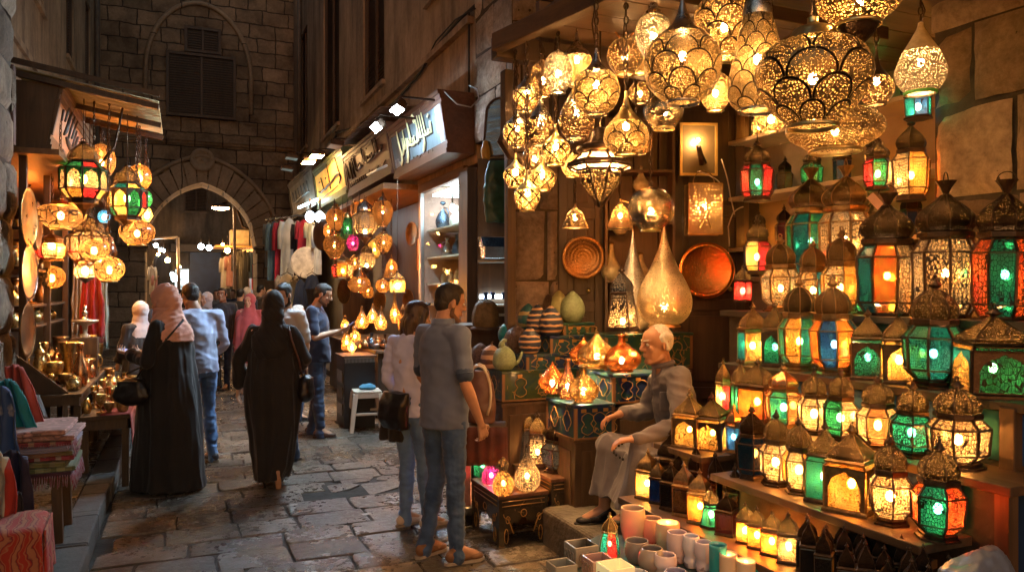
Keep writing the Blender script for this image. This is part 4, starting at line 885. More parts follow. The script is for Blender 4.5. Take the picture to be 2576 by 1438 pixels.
for (a, b), (c_, e), lb in (((1500, 8), (1560, 98), 'left orange string stretched from the canopy to a globe lamp'), ((1660, 5), (1585, 92), 'right orange string stretched from the canopy to a globe lamp')):
    g = MB(); g.tube([W(a, b, 4.2), W(c_, e, 4.3)], .006, 4); tag(g.build('string', pm('orange_string', (.6, .25, .08), .8), None), lb, 'string')
# hanging coloured lanterns and shelf goods in the alcove
for a in [
 (1905, 506, 348, 86, 4.6, 'tall', 8, 'rG', 'dk', 'k', 'hanging red and green lantern above the brass domed row', 3.0),
 (1905, 690, 543, 72, 4.7, 'tall', 6, 'yrb', 'dk', 'k', 'hanging red yellow and blue lantern below the red and green one', 3.0),
 (2292, 505, 292, 92, 4.0, 'tall', 6, 'aoO', 'dk', 'k', 'tall amber lantern with orange side hanging by the wall corner', 3.0),
 (2208, 478, 342, 70, 4.2, 'tall', 6, 'gcr', 'dk', 'k', 'hanging lantern with green jewel pane and red side', 3.0),
 (2310, 300, 196, 70, 3.9, 'mini', 6, 'tb', 'dk', 'k', 'teal glass lantern under the cream gourd lamp', None)]:
    cx, yb, yt, w, d, var, n, pa, do, me, lb, tp = a
    fanous(W(cx, yb, d), w/F*d, (yb-yt)/F*d, var, n, pa, do, me, lb, top=tp, cat='hanging lantern', name='hanging_lantern', grp='colored lanterns hanging in the alcove')
SHL = pm('pale_shelf_board', (.55, .4, .24), .6, var=.25, sc=3, bump=.1)
for j, (zz, lb) in enumerate(((2.02, 'lower'), (2.42, 'middle'), (2.86, 'top'))):
    g = MB(); g.b2(3.95, 4.298, 2.78, 4.85, zz-.03, zz); tag(g.build('wall_shelf', SHL, None, bev=.004), lb+' pale wall shelf in the alcove behind the lanterns', 'shelf')
rs = random.Random(21); cols = ['green', 'teal', 'amber', 'red', 'blue', 'orange']; gm = {'green': 'g', 'teal': 't', 'amber': 'y', 'red': 'r', 'blue': 'b', 'orange': 'o'}
for zz, nm in ((2.02, 'lower'), (2.42, 'middle'), (2.86, 'top')):
    for i in range(7):
        c_ = cols[(i+int(zz*7)) % 6]; y_ = 4.68-.27*i
        fanous(V(4.11, y_, zz+.001), .13+.03*rs.random(), .24+.08*rs.random(), rs.choice(['mini', 'tall', 'hex']), 6, gm[c_], 'dk', 'k', '%s glass lantern number %d along the %s alcove shelf' % (c_, i+1, nm) if 0 else '%s glass shelf lantern on the %s alcove shelf%s' % (c_, nm, ', the one farther back' if i == 0 else ', the one nearer the stone wall' if i == 6 else ''), lit=1 if i % 2 == 0 else 0, grp='glass lanterns along the alcove shelves', br=.012)
# ---------- people ----------
def remesh(g, vox, smooth=4, fn=None, mats=None, name='m', sf=.5):
    me = g.mesh('tmp'); o = bpy.data.objects.new('tmp', me); C.objects.link(o)
    m = o.modifiers.new('r', 'REMESH'); m.mode = 'VOXEL'; m.voxel_size = vox; m.use_smooth_shade = True
    if smooth: q = o.modifiers.new('s', 'SMOOTH'); q.factor = sf; q.iterations = smooth
    dg = bpy.context.evaluated_depsgraph_get(); e = o.evaluated_get(dg); nm = bpy.data.meshes.new_from_object(e); nm.name = name
    bpy.data.objects.remove(o); bpy.data.meshes.remove(me)
    if fn:
        N = [v.normal.copy() for v in nm.vertices]
        for v, n in zip(nm.vertices, N): v.co += n*fn(v.co)
        nm.update()
    nm.materials.clear()
    for m in (mats if isinstance(mats, (list, tuple)) else [mats]): nm.materials.append(m)
    nm.polygons.foreach_set('use_smooth', [True]*len(nm.polygons)); return nm
def cap(g, p, r0, q, r1, n=12):
    p, q = Vector(p), Vector(q); g.tube([p, q], [r0, r1], n); g.ell(p, r0, n); g.ell(q, r1, n)
def chain(g, pts, n=12):
    for (p, a), (q, b) in zip(pts, pts[1:]): cap(g, p, a, q, b, n)
def loft(g, rings, n=28, fold=None):
    vs = []; m = len(rings)
    for i, (c, rx, ry) in enumerate(rings):
        for k in range(n):
            a = 2*pi*k/n; f = 1+(fold(a, i/(m-1)) if fold else 0); vs.append((c[0]+rx*f*cos(a), c[1]+ry*f*sin(a), c[2]))
    fs = [(i*n+k, i*n+(k+1) % n, (i+1)*n+(k+1) % n, (i+1)*n+k) for i in range(m-1) for k in range(n)]
    g.add(vs, fs+[tuple(range(n))[::-1], tuple((m-1)*n+k for k in range(n))])
def nz(p, kx, ky, kz, o=0): return noise.noise(Vector((p.x*kx+o, p.y*ky+o, p.z*kz+o)))
def hand(g, w_, d, nrm, side, curl=.5, s=1.0, spread=1.0):
    """w_ wrist, d pointing direction, nrm palm facing; side +1 when the thumb lies toward d x nrm"""
    d = d.normalized(); nrm = (nrm-d*nrm.dot(d)).normalized(); u = d.cross(nrm)*side; w_ = Vector(w_)
    for k in (-.024, -.008, .008, .024): cap(g, w_+d*.02*s+u*k*.6*s, .014*s, w_+d*.085*s+u*k*1.15*s, .0125*s, 8)
    cap(g, w_-d*.02, .024*s, w_+d*.02*s, .024*s, 8)
    for k, L_ in ((.033, .072), (.011, .082), (-.011, .077), (-.033, .06)):
        p = w_+d*.088*s+u*k*s; a = curl*(1+.1*random.random()); dd = d.copy(); seg = [.46, .3, .26]; r = .0085*s
        for i, f in enumerate(seg):
            a_ = a*(i+1)*.75; v = (d*cos(a_)+nrm*sin(a_)+u*k*2*spread*(1 if i == 0 else .5)).normalized(); q = p+v*L_*f*s; cap(g, p, r, q, r*.93, 8); p = q; r *= .93
    p = w_+d*.03*s+u*.03*s; v = (u*.75+d*.7+nrm*.25).normalized(); q = p+v*.035*s; cap(g, p-u*.012, .014*s, q, .0105*s, 8); v2 = (d+nrm*.5+u*.2*(1-curl)).normalized(); cap(g, q, .0105*s, q+v2*.03*s, .0085*s, 8)
def SK(name, c): return pm(name, c, .5, var=.12, sc=14, bump=.12, bs=120, di=.003)
SKIN = SK('tan_skin', (.42, .22, .13)); SKIN2 = SK('light_skin', (.5, .29, .18)); SKIN3 = SK('old_tan_skin', (.44, .21, .115))
HAIRB = pm('black_hair', (.012, .009, .007), .55, var=.5, sc=60, bump=.6, bs=160, stretch=(1, 1, .3)); HAIRG = pm('white_hair', (.62, .58, .52), .7, var=.2, sc=80, bump=.6, bs=180, stretch=(1, 1, .35)); HAIRD = pm('dark_brown_hair', (.035, .018, .011), .4, var=.5, sc=50, bump=.6, bs=120, stretch=(1, 1, .12))
EYEW = pm('eye_white', (.6, .56, .5), .2, var=.05, bump=0); EYED = pm('dark_iris', (.01, .007, .005), .15, bump=0)
def headframe(J): # local basis of the head
    f = Vector(J['face']).normalized(); u = Vector(J.get('up', (0, 0, 1))); r = f.cross(u).normalized(); u = r.cross(f); return Matrix((r, f, u)).transposed()
def headprims(g, hc, M, s=.96, female=0):
    T = lambda x, y, z: hc+M @ Vector((x, y, z))*s
    g.ell(T(0, -.014, .035), tuple(s*q for q in (.074, .094, .094)), 20, 0, M); g.ell(T(0, .022, -.035), tuple(s*q for q in (.057, .069, .08)), 18, 0, M)
    g.ell(T(0, .03, .045), tuple(s*q for q in (.063, .06, .062)), 16, 0, M)
    cap(g, T(-.012, .068, -.095), .02*s, T(.012, .068, -.095), .02*s); cap(g, T(-.045, -.01, -.07), .022*s, T(-.014, .06, -.097), .018*s); cap(g, T(.045, -.01, -.07), .022*s, T(.014, .06, -.097), .018*s)
    cap(g, T(0, .09, .028), .0085*s, T(0, .113, -.012), .0125*s, 10); g.ell(T(0, .108, -.016), .0135*s, 10); g.ell(T(-.012, .097, -.019), .0095*s, 8); g.ell(T(.012, .097, -.019), .0095*s, 8)
    for e in (-1, 1):
        cap(g, T(e*.012, .089, .036), .0095*s, T(e*.042, .074, .034), .0095*s, 8); g.ell(T(e*.036, .068, -.018), tuple(s*q for q in (.022, .016, .02)), 10, 0, M)
        g.ell(T(e*.077, -.008, -.002), tuple(s*q for q in (.009, .019, .031)), 10, 0, M @ Matrix.Rotation(-e*.35, 3, 'Z')); g.ell(T(e*.03, .077, .014), .0125*s, 8)
    g.ell(T(0, .09, -.05), tuple(s*q for q in (.021, .011, .0065)), 10, 0, M); g.ell(T(0, .088, -.062), tuple(s*q for q in (.018, .012, .0075)), 10, 0, M)
STD = dict(pel=(0, 0, .96), hl=(-.09, 0, .9), hr=(.09, 0, .9), kl=(-.1, .03, .5), kr=(.1, .03, .5), al=(-.1, -.02, .09), ar=(.1, -.02, .09), ch=(0, -.01, 1.27), nk=(0, -.02, 1.47), hd=(0, .02, 1.605),
           sl=(-.185, -.02, 1.41), sr=(.185, -.02, 1.41), el=(-.235, -.05, 1.12), er=(.235, -.05, 1.12), wl=(-.24, .03, .87), wr=(.24, .03, .87), face=(0, 1, 0), fl=(0, 1, 0), fr=(0, 1, 0),
           hdl=(0, .12, -1), hdr=(0, .12, -1), nl=(1, 0, .1), nr=(-1, 0, .1), cl=.45, cr=.45, tl=-1, tr=1)
def hairparts(root, hc, M, kind, mat, vox, s=.96):
    T = lambda x, y, z: hc+M @ Vector((x, y, z))*s; g = MB(); q_ = lambda *a: tuple(s*q for q in a)
    if kind == 'short':
        g.ell(T(0, -.022, .046), q_(.079, .096, .092), 20, 0, M); g.ell(T(0, .02, .088), q_(.06, .06, .045), 14, 0, M); g.ell(T(0, -.05, 0), q_(.066, .062, .07), 14, 0, M)
        for e in (-1, 1): cap(g, T(e*.068, .02, .04), .014*s, T(e*.07, .022, .0), .008*s, 8)
    elif kind == 'bald':
        for e in (-1, 1): cap(g, T(e*.062, .0, .05), .022*s, T(e*.063, -.035, -.015), .02*s, 8); cap(g, T(e*.06, -.02, .06), .025*s, T(e*.05, -.06, .05), .03*s)
        g.ell(T(0, -.055, .03), q_(.068, .057, .083), 16, 0, M); g.ell(T(0, -.02, .062), q_(.069, .08, .07), 16, 0, M)
    elif kind == 'bob':
        g.ell(T(0, -.02, .045), q_(.088, .105, .095), 20, 0, M); g.ell(T(0, -.045, -.04), q_(.092, .075, .12), 18, 0, M)
        for e in (-1, 1): cap(g, T(e*.07, .02, .06), .03*s, T(e*.082, .01, -.12), .024*s)
        cap(g, T(-.05, -.07, -.05), .05*s, T(-.05, -.06, -.17), .035*s); cap(g, T(.05, -.07, -.05), .05*s, T(.05, -.06, -.17), .035*s)
    me = remesh(g, vox, 3, lambda p: .0025*nz(p, 60, 60, 14), mat, 'hair'); return mkobj('hair', me, root)
def body(J, root, skin, vox, hs=.96, fingers=1, hidden=0):
    g = MB(); v = lambda k: Vector(J[k]); M = headframe(J)
    headprims(g, v('hd'), M, hs); cap(g, v('hd')-Vector((0, 0, .05))-M @ Vector((0, .03, 0)), .052, v('nk')-Vector((0, 0, .02)), .056)
    cap(g, v('nk')-Vector((0, 0, .03)), .06, v('ch'), .1); cap(g, v('ch'), .11, v('pel'), .11)
    for s_ in 'lr':
        cap(g, v('nk')-Vector((0, 0, .05)), .045, v('s'+s_), .045); chain(g, [(v('s'+s_), .046), (v('e'+s_), .036), (v('e'+s_).lerp(v('w'+s_), .3), .038), (v('w'+s_), .024)])
        chain(g, [(v('h'+s_), .075), (v('k'+s_), .05), (v('a'+s_), .036)]); cap(g, v('a'+s_), .036, v('a'+s_)+Vector(J['f'+s_])*.12-Vector((0, 0, .05)), .025)
        if fingers: hand(g, v('w'+s_), Vector(J['hd'+s_]), Vector(J['n'+s_]), J['t'+s_], J['c'+s_])
        else: g.ell(v('w'+s_)+Vector(J['hd'+s_]).normalized()*.07, (.03, .03, .06), 8)
    mkobj('body', remesh(g, vox, 2, None, skin, 'body', .4), root)
    if hs > .9 and vox < .009:
        for e in (-1, 1):
            c_ = v('hd')+M @ Vector((e*.03, .0815, .013))*hs; g = MB(); g.ell(c_, (.0125, .0115, .0095), 10, 0, M); g.ell(c_+M @ Vector((0, .0075, -.001)), (.0055, .005, .0055), 8, 1); mkobj('eye', g.mesh('eye', [EYEW, EYED]), root)
            g = MB(); cap(g, v('hd')+M @ Vector((e*.014, .099, .038))*hs, .0035, v('hd')+M @ Vector((e*.045, .082, .041))*hs, .003, 6); mkobj('eyebrow', g.mesh('eyebrow', J.get('browm', HAIRB)), root)
    return M
def shirt(J, root, mat, vox, name='shirt', long=0, hem=.84, fat=1.0, fold=.006, tuck=0, collar=None):
    v = lambda k: Vector(J[k]); g = MB(); pe, ch, nk = v('pel'), v('ch'), v('nk'); P = lambda t: pe.lerp(ch, t) if t <= 1 else ch.lerp(nk, t-1)
    dz = pe.z-hem; down = Vector((pe.x, pe.y, hem))
    loft(g, [(down, .175*fat, .135*fat), (pe, .172*fat, .13*fat), (P(.45), .163*fat, .122*fat), (P(.85), .178*fat, .125*fat), (P(1.25), .185*fat, .118*fat), (P(1.6), .165*fat, .1*fat), (P(1.85), .1, .085), (P(2.0), .07, .07), (nk+Vector((0, .0, .02)), .062, .062)])
    for s_ in 'lr':
        cap(g, P(1.72), .07, v('s'+s_), .066*fat**.5)
        if long: chain(g, [(v('s'+s_), .066), (v('e'+s_), .052), (v('e'+s_).lerp(v('w'+s_), long), .04)])
        else: e = v('s'+s_).lerp(v('e'+s_), .78); chain(g, [(v('s'+s_), .067), (e, .058)])
    fn = lambda p: fold*(nz(p, 8, 8, 5, 3)*1.3+nz(p+Vector((p.z, 0, -p.x)), 11, 11, 17, 9)*.5-1.5*abs(nz(p+Vector((p.z*.8, 0, 0)), 7, 7, 12, 21)))
    o = mkobj(name, remesh(g, vox, 5, fn, mat, name), root)
    return o
def pants(J, root, mat, vox, name='jeans', fold=.006, w_=1.0, cuff=.05, top=1.0):
    v = lambda k: Vector(J[k]); g = MB(); pe = v('pel')
    loft(g, [(pe+Vector((0, 0, -.14)), .15, .115), (pe+Vector((0, 0, -.04)), .165, .122), (pe+Vector((0, 0, .06*top)), .155, .112)])
    for s_ in 'lr':
        h, k, a = v('h'+s_), v('k'+s_), v('a'+s_); a2 = a+(k-a).normalized()*cuff*-.9
        chain(g, [(h+Vector((0, 0, -.02)), .088*w_), (h.lerp(k, .5), .078*w_), (k, .062*w_), (k.lerp(a, .35), .062*w_), (k.lerp(a, .9), .052*w_), (a2+Vector((0, 0, -.01)), .055*w_)])
    fn = lambda p: fold*(-1.1*abs(nz(p, 9, 9, 20, 33))+nz(p, 10, 10, 26, 2)*(.6+.9*max(0, min(1, (.45-p.z)*3)))+nz(p, 14, 14, 6, 7)*.8+nz(p, 40, 40, 60, 4)*.35)
    return mkobj(name, remesh(g, vox, 3, fn, mat, name), root)
def shoes(J, root, mat, sole, vox=.007, big=1.0):
    for s_ in 'lr':
        a = Vector(J['a'+s_]); f = Vector(J['f'+s_]).normalized(); u = Vector(J.get('u'+s_, (0, 0, 1))); r = f.cross(u).normalized(); u = r.cross(f); M = Matrix((r, f, u)).transposed(); T = lambda x, y, z: a+M @ Vector((x, y, z))*big
        g = MB(); g.ell(T(0, -.03, -.04), (.036, .05, .042), 14, 0, M); g.ell(T(0, .05, -.05), (.038, .075, .032), 14, 0, M); g.ell(T(0, .12, -.058), (.04, .06, .024), 14, 0, M); cap(g, T(0, -.01, -.01), .04, T(0, .03, -.035), .036)
        mkobj('shoe', remesh(g, vox, 2, None, mat, 'shoe'), root)
        g = MB(); pts = [(.0, -.088), (.026, -.075), (.034, -.03), (.03, .03), (.042, .1), (.036, .15), (.012, .182)]; pts = pts+[(-x, y) for x, y in pts[::-1]]
        vs = [T(x, y, -.088) for x, y in pts]+[T(x, y, -.07) for x, y in pts]; n = len(pts); g.add(vs, [(i, (i+1) % n, (i+1) % n+n, i+n) for i in range(n)]+[tuple(range(n))[::-1], tuple(range(n, 2*n))]); mkobj('sole', g.mesh('sole', sole), root)
def place(label, x, d, fwd, H=1.73, z=0, grp=None):
    p = Lc((x-CX)/F*d, d, z); f = Lc(fwd[0], fwd[1]); s = H/1.735; return thing('person', label, 'person', p, atan2(-f.x, f.y), grp, (s, s, s))
def J_(**k): j = dict(STD); j.update(k); return j
DEN = cloth('blue_denim', (.05, .1, .22), (.02, .05, .12), 6, fine=260, bump=.35); DEN2 = cloth('dark_denim', (.035, .06, .12), (.015, .03, .07), 6, fine=260); DEN3 = cloth('light_denim', (.13, .24, .46), (.07, .14, .3), 5, fine=260)
POLO = cloth('grey_polo_cotton', (.13, .165, .26), (.1, .125, .2), 5, fine=300); SOLE = pm('pale_rubber', (.3, .25, .2), .7); SOLED = pm('dark_rubber', (.03, .025, .02), .6)
BROWN = pm('tan_suede', (.16, .075, .032), .75, var=.25, sc=20, bump=.3, bs=200); BLK = cloth('black_abaya_cloth', (.012, .011, .0125), (.008, .0075, .0085), 4, fine=200, rough=.85); BLKS = pm('black_leather', (.012, .01, .01), .3, var=.2, sc=20, bump=.3, bs=120)
# 1. man in grey polo
r = place('man in grey polo shirt and jeans seen from behind in the foreground', 1118, 4.82, (.72, .69), 1.74)
J = J_(hd=(.0, .045, 1.602), face=(.28, 1, -.22), kl=(-.1, .02, .5), kr=(.105, .0, .5), al=(-.115, -.06, .09), ar=(.125, .0, .09), fl=(-.1, 1, 0), fr=(.3, 1, 0), er=(.25, -.04, 1.13), wr=(.25, .08, .88), el=(-.235, .0, 1.13), wl=(-.2, .14, .96), hdr=(0, .35, -1), cr=.8)
M = body(J, r, SKIN, .0055); hairparts(r, Vector(J['hd']), M, 'short', HAIRB, .006)
shirt(J, r, POLO, .009, 'polo_shirt', 0, .83, 1.06, .008)
g = MB(); loft(g, [((0, -.012, 1.475), .078, .078), ((0, -.005, 1.5), .07, .072), ((0, 0, 1.515), .066, .068), ((0, .0, 1.512), .058, .06), ((0, -.005, 1.48), .06, .062)]); o = mkobj('collar', remesh(g, .005, 2, None, POLO, 'collar'), r)
pants(J, r, DEN, .008, 'jeans', .008, 1.0); shoes(J, r, BROWN, SOLE)
for s_ in 'lr':
    g = MB(); a = Vector(J['s'+s_]).lerp(Vector(J['e'+s_]), .79); b = Vector(J['s'+s_]).lerp(Vector(J['e'+s_]), .83); cap(g, a, .0585, b, .058); mkobj('sleeve_band', g.mesh('sleeve_band', DEN2), r)
# stubble shadow is part of the man's own skin: a separate beard part
def beard(root, J, M, mat, s=.96, vox=.006):
    g = MB(); T = lambda x, y, z: Vector(J['hd'])+M @ Vector((x, y, z))*s
    for e in (-1, 1): cap(g, T(e*.066, .004, -.01), .009, T(e*.056, .0, -.07), .017); cap(g, T(e*.056, .0, -.07), .019, T(e*.016, .066, -.099), .018)
    cap(g, T(-.015, .07, -.1), .0205, T(.015, .07, -.1), .0205); cap(g, T(-.02, .088, -.04), .006, T(.02, .088, -.04), .006)
    mkobj('beard', remesh(g, vox, 2, None, mat, 'beard'), root)
STUB = pm('short_stubble', (.12, .065, .042), .8, var=.4, sc=80, bump=.4, bs=300); beard(r, J, M, STUB)
# 2. woman in lavender shirt
r = place('dark haired woman in pale lilac shirt standing behind the man in the polo', 1036, 5.42, (.66, .75), 1.62)
J = J_(hd=(0, .06, 1.60), face=(.35, 1, -.3), el=(-.23, -.05, 1.13), wl=(-.2, .1, .93), er=(.22, .02, 1.14), wr=(.15, .2, 1.0), kl=(-.09, .03, .5), al=(-.1, .02, .09), ar=(.1, .08, .09), fl=(.1, 1, 0), fr=(.25, 1, 0))
M = body(J, r, SKIN2, .006); hairparts(r, Vector(J['hd']), M, 'bob', HAIRD, .007)
LIL = cloth('pale_lilac_shirt', (.58, .64, .95), (.48, .54, .85), 4); shirt(J, r, LIL, .009, 'shirt', .62, .86, .96, .011); pants(J, r, DEN3, .009, 'jeans', .008, .98)
shoes(J, r, pm('cream_canvas', (.5, .42, .34), .8), SOLE)
g = MB(); T = lambda x, y, z: Vector(J['hd'])+M @ Vector((x, y, z)); 
for e in (-1, 1): g.ell(T(e*.034, .045, .122), (.027, .01, .02), 12, 0, M @ Matrix.Rotation(-.7, 3, 'X')); g.tube([T(e*.06, .04, .115), T(e*.078, -.03, .07)], .003, 5)
mkobj('sunglasses', g.mesh('sunglasses', BLKS), r)
g = MB(); loft(g, [((-.05, -.1, .72), .12, .06), ((-.06, -.13, .8), .15, .075), ((-.04, -.13, .9), .15, .07), ((-.02, -.13, .98), .13, .045)]); o = mkobj('handbag', remesh(g, .01, 4, lambda p: .01*nz(p, 14, 14, 10), BLKS, 'handbag'), None)
o.matrix_world = Matrix.Translation(r.location) @ Matrix.Rotation(r.rotation_euler.z, 4, 'Z'); tag(o, 'slouchy black handbag hanging at the hip of the woman in lilac', 'bag')
g = MB(); loft(g, [((-.16, -.06, .62), .1, .05), ((-.15, -.04, .75), .1, .075), ((-.13, -.03, .87), .1, .09)], fold=lambda a, t: .2*sin(5*a)*(1-t)); o = mkobj('jacket', remesh(g, .01, 2, lambda p: .012*nz(p, 20, 20, 4), BLK, 'jacket'), None)
o.matrix_world = Matrix.Translation(r.location) @ Matrix.Rotation(r.rotation_euler.z, 4, 'Z'); tag(o, 'black jacket draped over the forearm of the woman in lilac', 'jacket')
# abaya builder
def abaya(J, root, mat, rings, vox=.012, fold=.02, sleeve=.056, seed=0, sl='lr', nfold=.05):
    v = lambda k: Vector(J[k]); g = MB(); loft(g, rings, 56, lambda a, t: nfold*(1-t)*(sin(9*a+seed)+.6*sin(14*a+2+seed)))
    for s_ in sl: cap(g, v('nk')-Vector((0, 0, .07)), .068, v('s'+s_), .062); chain(g, [(v('s'+s_), .063), (v('e'+s_), sleeve+.004), (v('e'+s_).lerp(v('w'+s_), .9), sleeve)])
    fn = lambda p: fold*(nz(p, 13, 13, 1.4, seed)-.9*abs(nz(p, 16, 16, 2.2, seed+3))+.5*nz(p+Vector((p.z*.5, 0, 0)), 7, 7, 9, seed+8)*(1 if p.z > 1 else .3))
    return mkobj('abaya', remesh(g, vox, 2, fn, mat, 'abaya'), root)
# 3. woman in black walking away
r = place('woman in black abaya and black headscarf walking away from the camera', 686, 6.6, (-.05, 1), 1.66)
J = J_(hd=(.0, .03, 1.62), face=(-.1, 1, -.1), al=(-.07, .12, .09), ar=(.07, -.12, .17), kr=(.09, .04, .5), fr=(0, .45, -1), ur=(0, -1, -.3), el=(-.3, .0, 1.12), wl=(-.31, .02, .9), er=(.3, -.02, 1.14), wr=(.2, .12, 1.03), sl=(-.17, -.02, 1.4), sr=(.17, -.02, 1.4), hdl=(-.1, .1, -1), cl=.35)
M = body(J, r, SKIN2, .007)
abaya(J, r, BLK, [((-.02, .03, .07), .15, .2), ((.0, .0, .2), .17, .2), ((.0, .0, .45), .215, .2), ((0, 0, .7), .245, .195), ((0, 0, .9), .25, .185), ((0, 0, 1.1), .215, .155), ((0, -.01, 1.28), .2, .13), ((0, -.01, 1.4), .17, .1), ((0, 0, 1.47), .1, .08)], seed=1)
g = MB(); T = lambda x, y, z: Vector(J['hd'])+M @ Vector((x, y, z)); g.ell(T(0, -.015, .03), (.1, .118, .122), 20); g.ell(T(0, -.03, -.09), (.1, .1, .13), 18); loft(g, [((0, -.02, 1.16), .14, .15), ((0, -.02, 1.24), .18, .155), ((0, -.01, 1.36), .19, .13), ((0, 0, 1.45), .12, .1), ((0, .0, 1.52), .09, .09)], 40, lambda a, t: .04*(1-t)*sin(7*a))
mkobj('headscarf', remesh(g, .009, 4, lambda p: .009*(nz(p, 10, 10, 12, 4)+.7*nz(p+Vector((0, 0, p.x*1.2)), 8, 8, 34, 6)), BLK, 'headscarf'), r)
shoes(J, r, pm('grey_flat_shoe', (.05, .045, .045), .6), SOLED)
def strapbag(root, pts, c, sz, label, mat=BLKS, strapm=None, tilt=0):
    MW = Matrix.Translation(root.location) @ Matrix.Rotation(root.rotation_euler.z, 4, 'Z') @ Matrix.Diagonal((root.scale.x,)*3).to_4x4()
    t = thing('handbag', label, 'bag'); t.matrix_world = MW
    g = MB(); R_ = Matrix.Rotation(tilt, 3, 'Y'); c = Vector(c); g.ell(c, sz, 18, 0, R_); g.ell(c+R_ @ Vector((0, 0, -sz[2]*.3)), (sz[0]*1.05, sz[1]*1.1, sz[2]*.7), 16, 0, R_); g.box(c+R_ @ Vector((0, 0, sz[2]*.2)), (sz[0]*1.5, sz[1]*1.2, sz[2]*1.1), 0, 0, R_)
    mkobj('bag_body', remesh(g, .008, 5, lambda p: .006*nz(p, 18, 18, 12), mat, 'bag_body'), t)
    g = MB(); g.tube(pts, .009, 6); mkobj('strap', g.mesh('strap', strapm or mat), t)
    g = MB()
    for q in (pts[0], pts[-1]): g.tube([Vector(q)+Vector((.014*cos(a), 0, .014*sin(a))) for a in [2*pi*k/10 for k in range(11)]], .004, 5)
    mkobj('buckle', g.mesh('buckle', BRASS), t); return t
strapbag(r, [(.27, -.02, 1.0), (.26, -.12, 1.15), (.2, -.13, 1.33), (.16, -.07, 1.44), (.17, .03, 1.43), (.24, .1, 1.2), (.29, .04, 1.0)], (.3, .0, .88), (.07, .13, .13), 'brown black shoulder bag of the woman walking away', strapm=pm('brown_leather', (.09, .035, .02), .35, var=.2, sc=10, bump=.2))
# 4. woman in black with peach headscarf
r = place('woman in black abaya and peach headscarf looking at a phone by the brass stall', 424, 6.5, (-.97, .22), 1.71)
J = J_(hd=(0, .05, 1.615), face=(-.05, 1, -.3), el=(-.25, .02, 1.12), wl=(-.12, .3, 1.17), er=(.25, .04, 1.12), wr=(.12, .29, 1.16), hdl=(.25, 1, .1), hdr=(-.25, 1, .1), nl=(.3, 0, 1), nr=(-.3, 0, 1), cl=.7, cr=.7, tl=1, tr=-1)
M = body(J, r, SKIN2, .0065)
abaya(J, r, BLK, [((0, 0, .02), .25, .34), ((0, 0, .12), .24, .325), ((0, 0, .5), .23, .29), ((0, 0, .8), .225, .26), ((0, 0, 1.05), .215, .225), ((0, -.02, 1.25), .21, .18), ((0, -.02, 1.38), .19, .13), ((0, 0, 1.47), .1, .08)], seed=4, sleeve=.062)
PEA = cloth('peach_headscarf', (.75, .4, .3), (.6, .3, .22), 5)
g = MB(); T = lambda x, y, z: Vector(J['hd'])+M @ Vector((x, y, z)); g.ell(T(0, -.03, .038), (.1, .122, .118), 22, 0, M); g.ell(T(0, -.05, -.02), (.1, .11, .12), 18); g.ell(T(0, -.035, -.1), (.098, .1, .11), 18); loft(g, [((0, -.02, 1.28), .2, .19), ((0, -.02, 1.36), .2, .17), ((0, -.01, 1.43), .17, .14), ((0, .0, 1.5), .13, .12), ((0, .01, 1.56), .105, .115)], 40, lambda a, t: .03*(1-t)*sin(8*a)); chain(g, [((.02, .1, 1.5), .05), ((.03, .16, 1.35), .05), ((.02, .2, 1.15), .035)])
mkobj('headscarf', remesh(g, .007, 3, lambda p: .009*(nz(p+Vector((0, p.z*.9, 0)), 6, 30, 14, 4)+.5*nz(p, 20, 20, 30, 2)), PEA, 'headscarf'), r)
shoes(J, r, BLKS, SOLED)
MWp = Matrix.Translation(r.location) @ Matrix.Rotation(r.rotation_euler.z, 4, 'Z')
t = thing('phone', 'phone with lit screen held by the woman in the peach headscarf', 'phone'); t.matrix_world = MWp
g = MB(); g.box((0, .4, 1.165), (.075, .15, .008), 0, 0, Matrix.Rotation(.25, 3, 'X')); g.build('phone_case', pm('lilac_case', (.4, .3, .6), .4), t, bev=.004)
g = MB(); g.box((0, .4, 1.1705), (.066, .135, .002), 0, 0, Matrix.Rotation(.25, 3, 'X')); g.build('screen', emit('phone_glow', (.6, .6, 1), .8), t)
strapbag(r, [(-.22, .14, .98), (-.23, .0, 1.15), (-.15, -.14, 1.35), (-.02, -.16, 1.46), (.1, -.05, 1.47), (.2, .1, 1.3), (.23, .25, 1.1), (-.1, .33, 1.0)], (-.26, .16, .87), (.07, .16, .12), 'black crossbody bag of the woman in the peach headscarf')
# 5. man in light blue shirt
r = place('man in pale blue shirt and jeans behind the woman in the peach headscarf', 503, 7.5, (-.75, .62), 1.78)
J = J_(hd=(-.03, .13, 1.585), nk=(-.01, .05, 1.46), ch=(0, .03, 1.27), sl=(-.18, .05, 1.4), sr=(.19, .02, 1.4), face=(0, 1, -.3), er=(.25, -.02, 1.12), wr=(.17, .15, .95), el=(-.22, .1, 1.15), wl=(-.1, .3, 1.1), kr=(.1, .02, .5), ar=(.1, -.06, .09))
M = body(J, r, SKIN, .007); hairparts(r, Vector(J['hd']), M, 'short', HAIRB, .007); shirt(J, r, cloth('pale_blue_shirt', (.38, .44, .6), (.3, .35, .5), 4), .01, 'shirt', .95, .86, 1.05, .013); pants(J, r, DEN3, .009, fold=.009); shoes(J, r, pm('grey_sneaker', (.08, .075, .08), .7), SOLE)
# 6. man in patterned sweater
r = place('man in dark dotted sweater walking toward the camera', 560, 13.0, (.02, -1), 1.73)
J = J_(al=(-.1, .08, .09), kr=(.1, .06, .5), ar=(.1, -.1, .09)); M = body(J, r, SKIN, .008); hairparts(r, Vector(J['hd']), M, 'short', HAIRB, .009); shirt(J, r, cloth('dotted_sweater', (.02, .022, .028), (.12, .12, .13), 150, 'check'), .012, 'sweater', .95, .86, 1.08, .008); pants(J, r, DEN2, .011); shoes(J, r, BROWN, SOLED, .009)
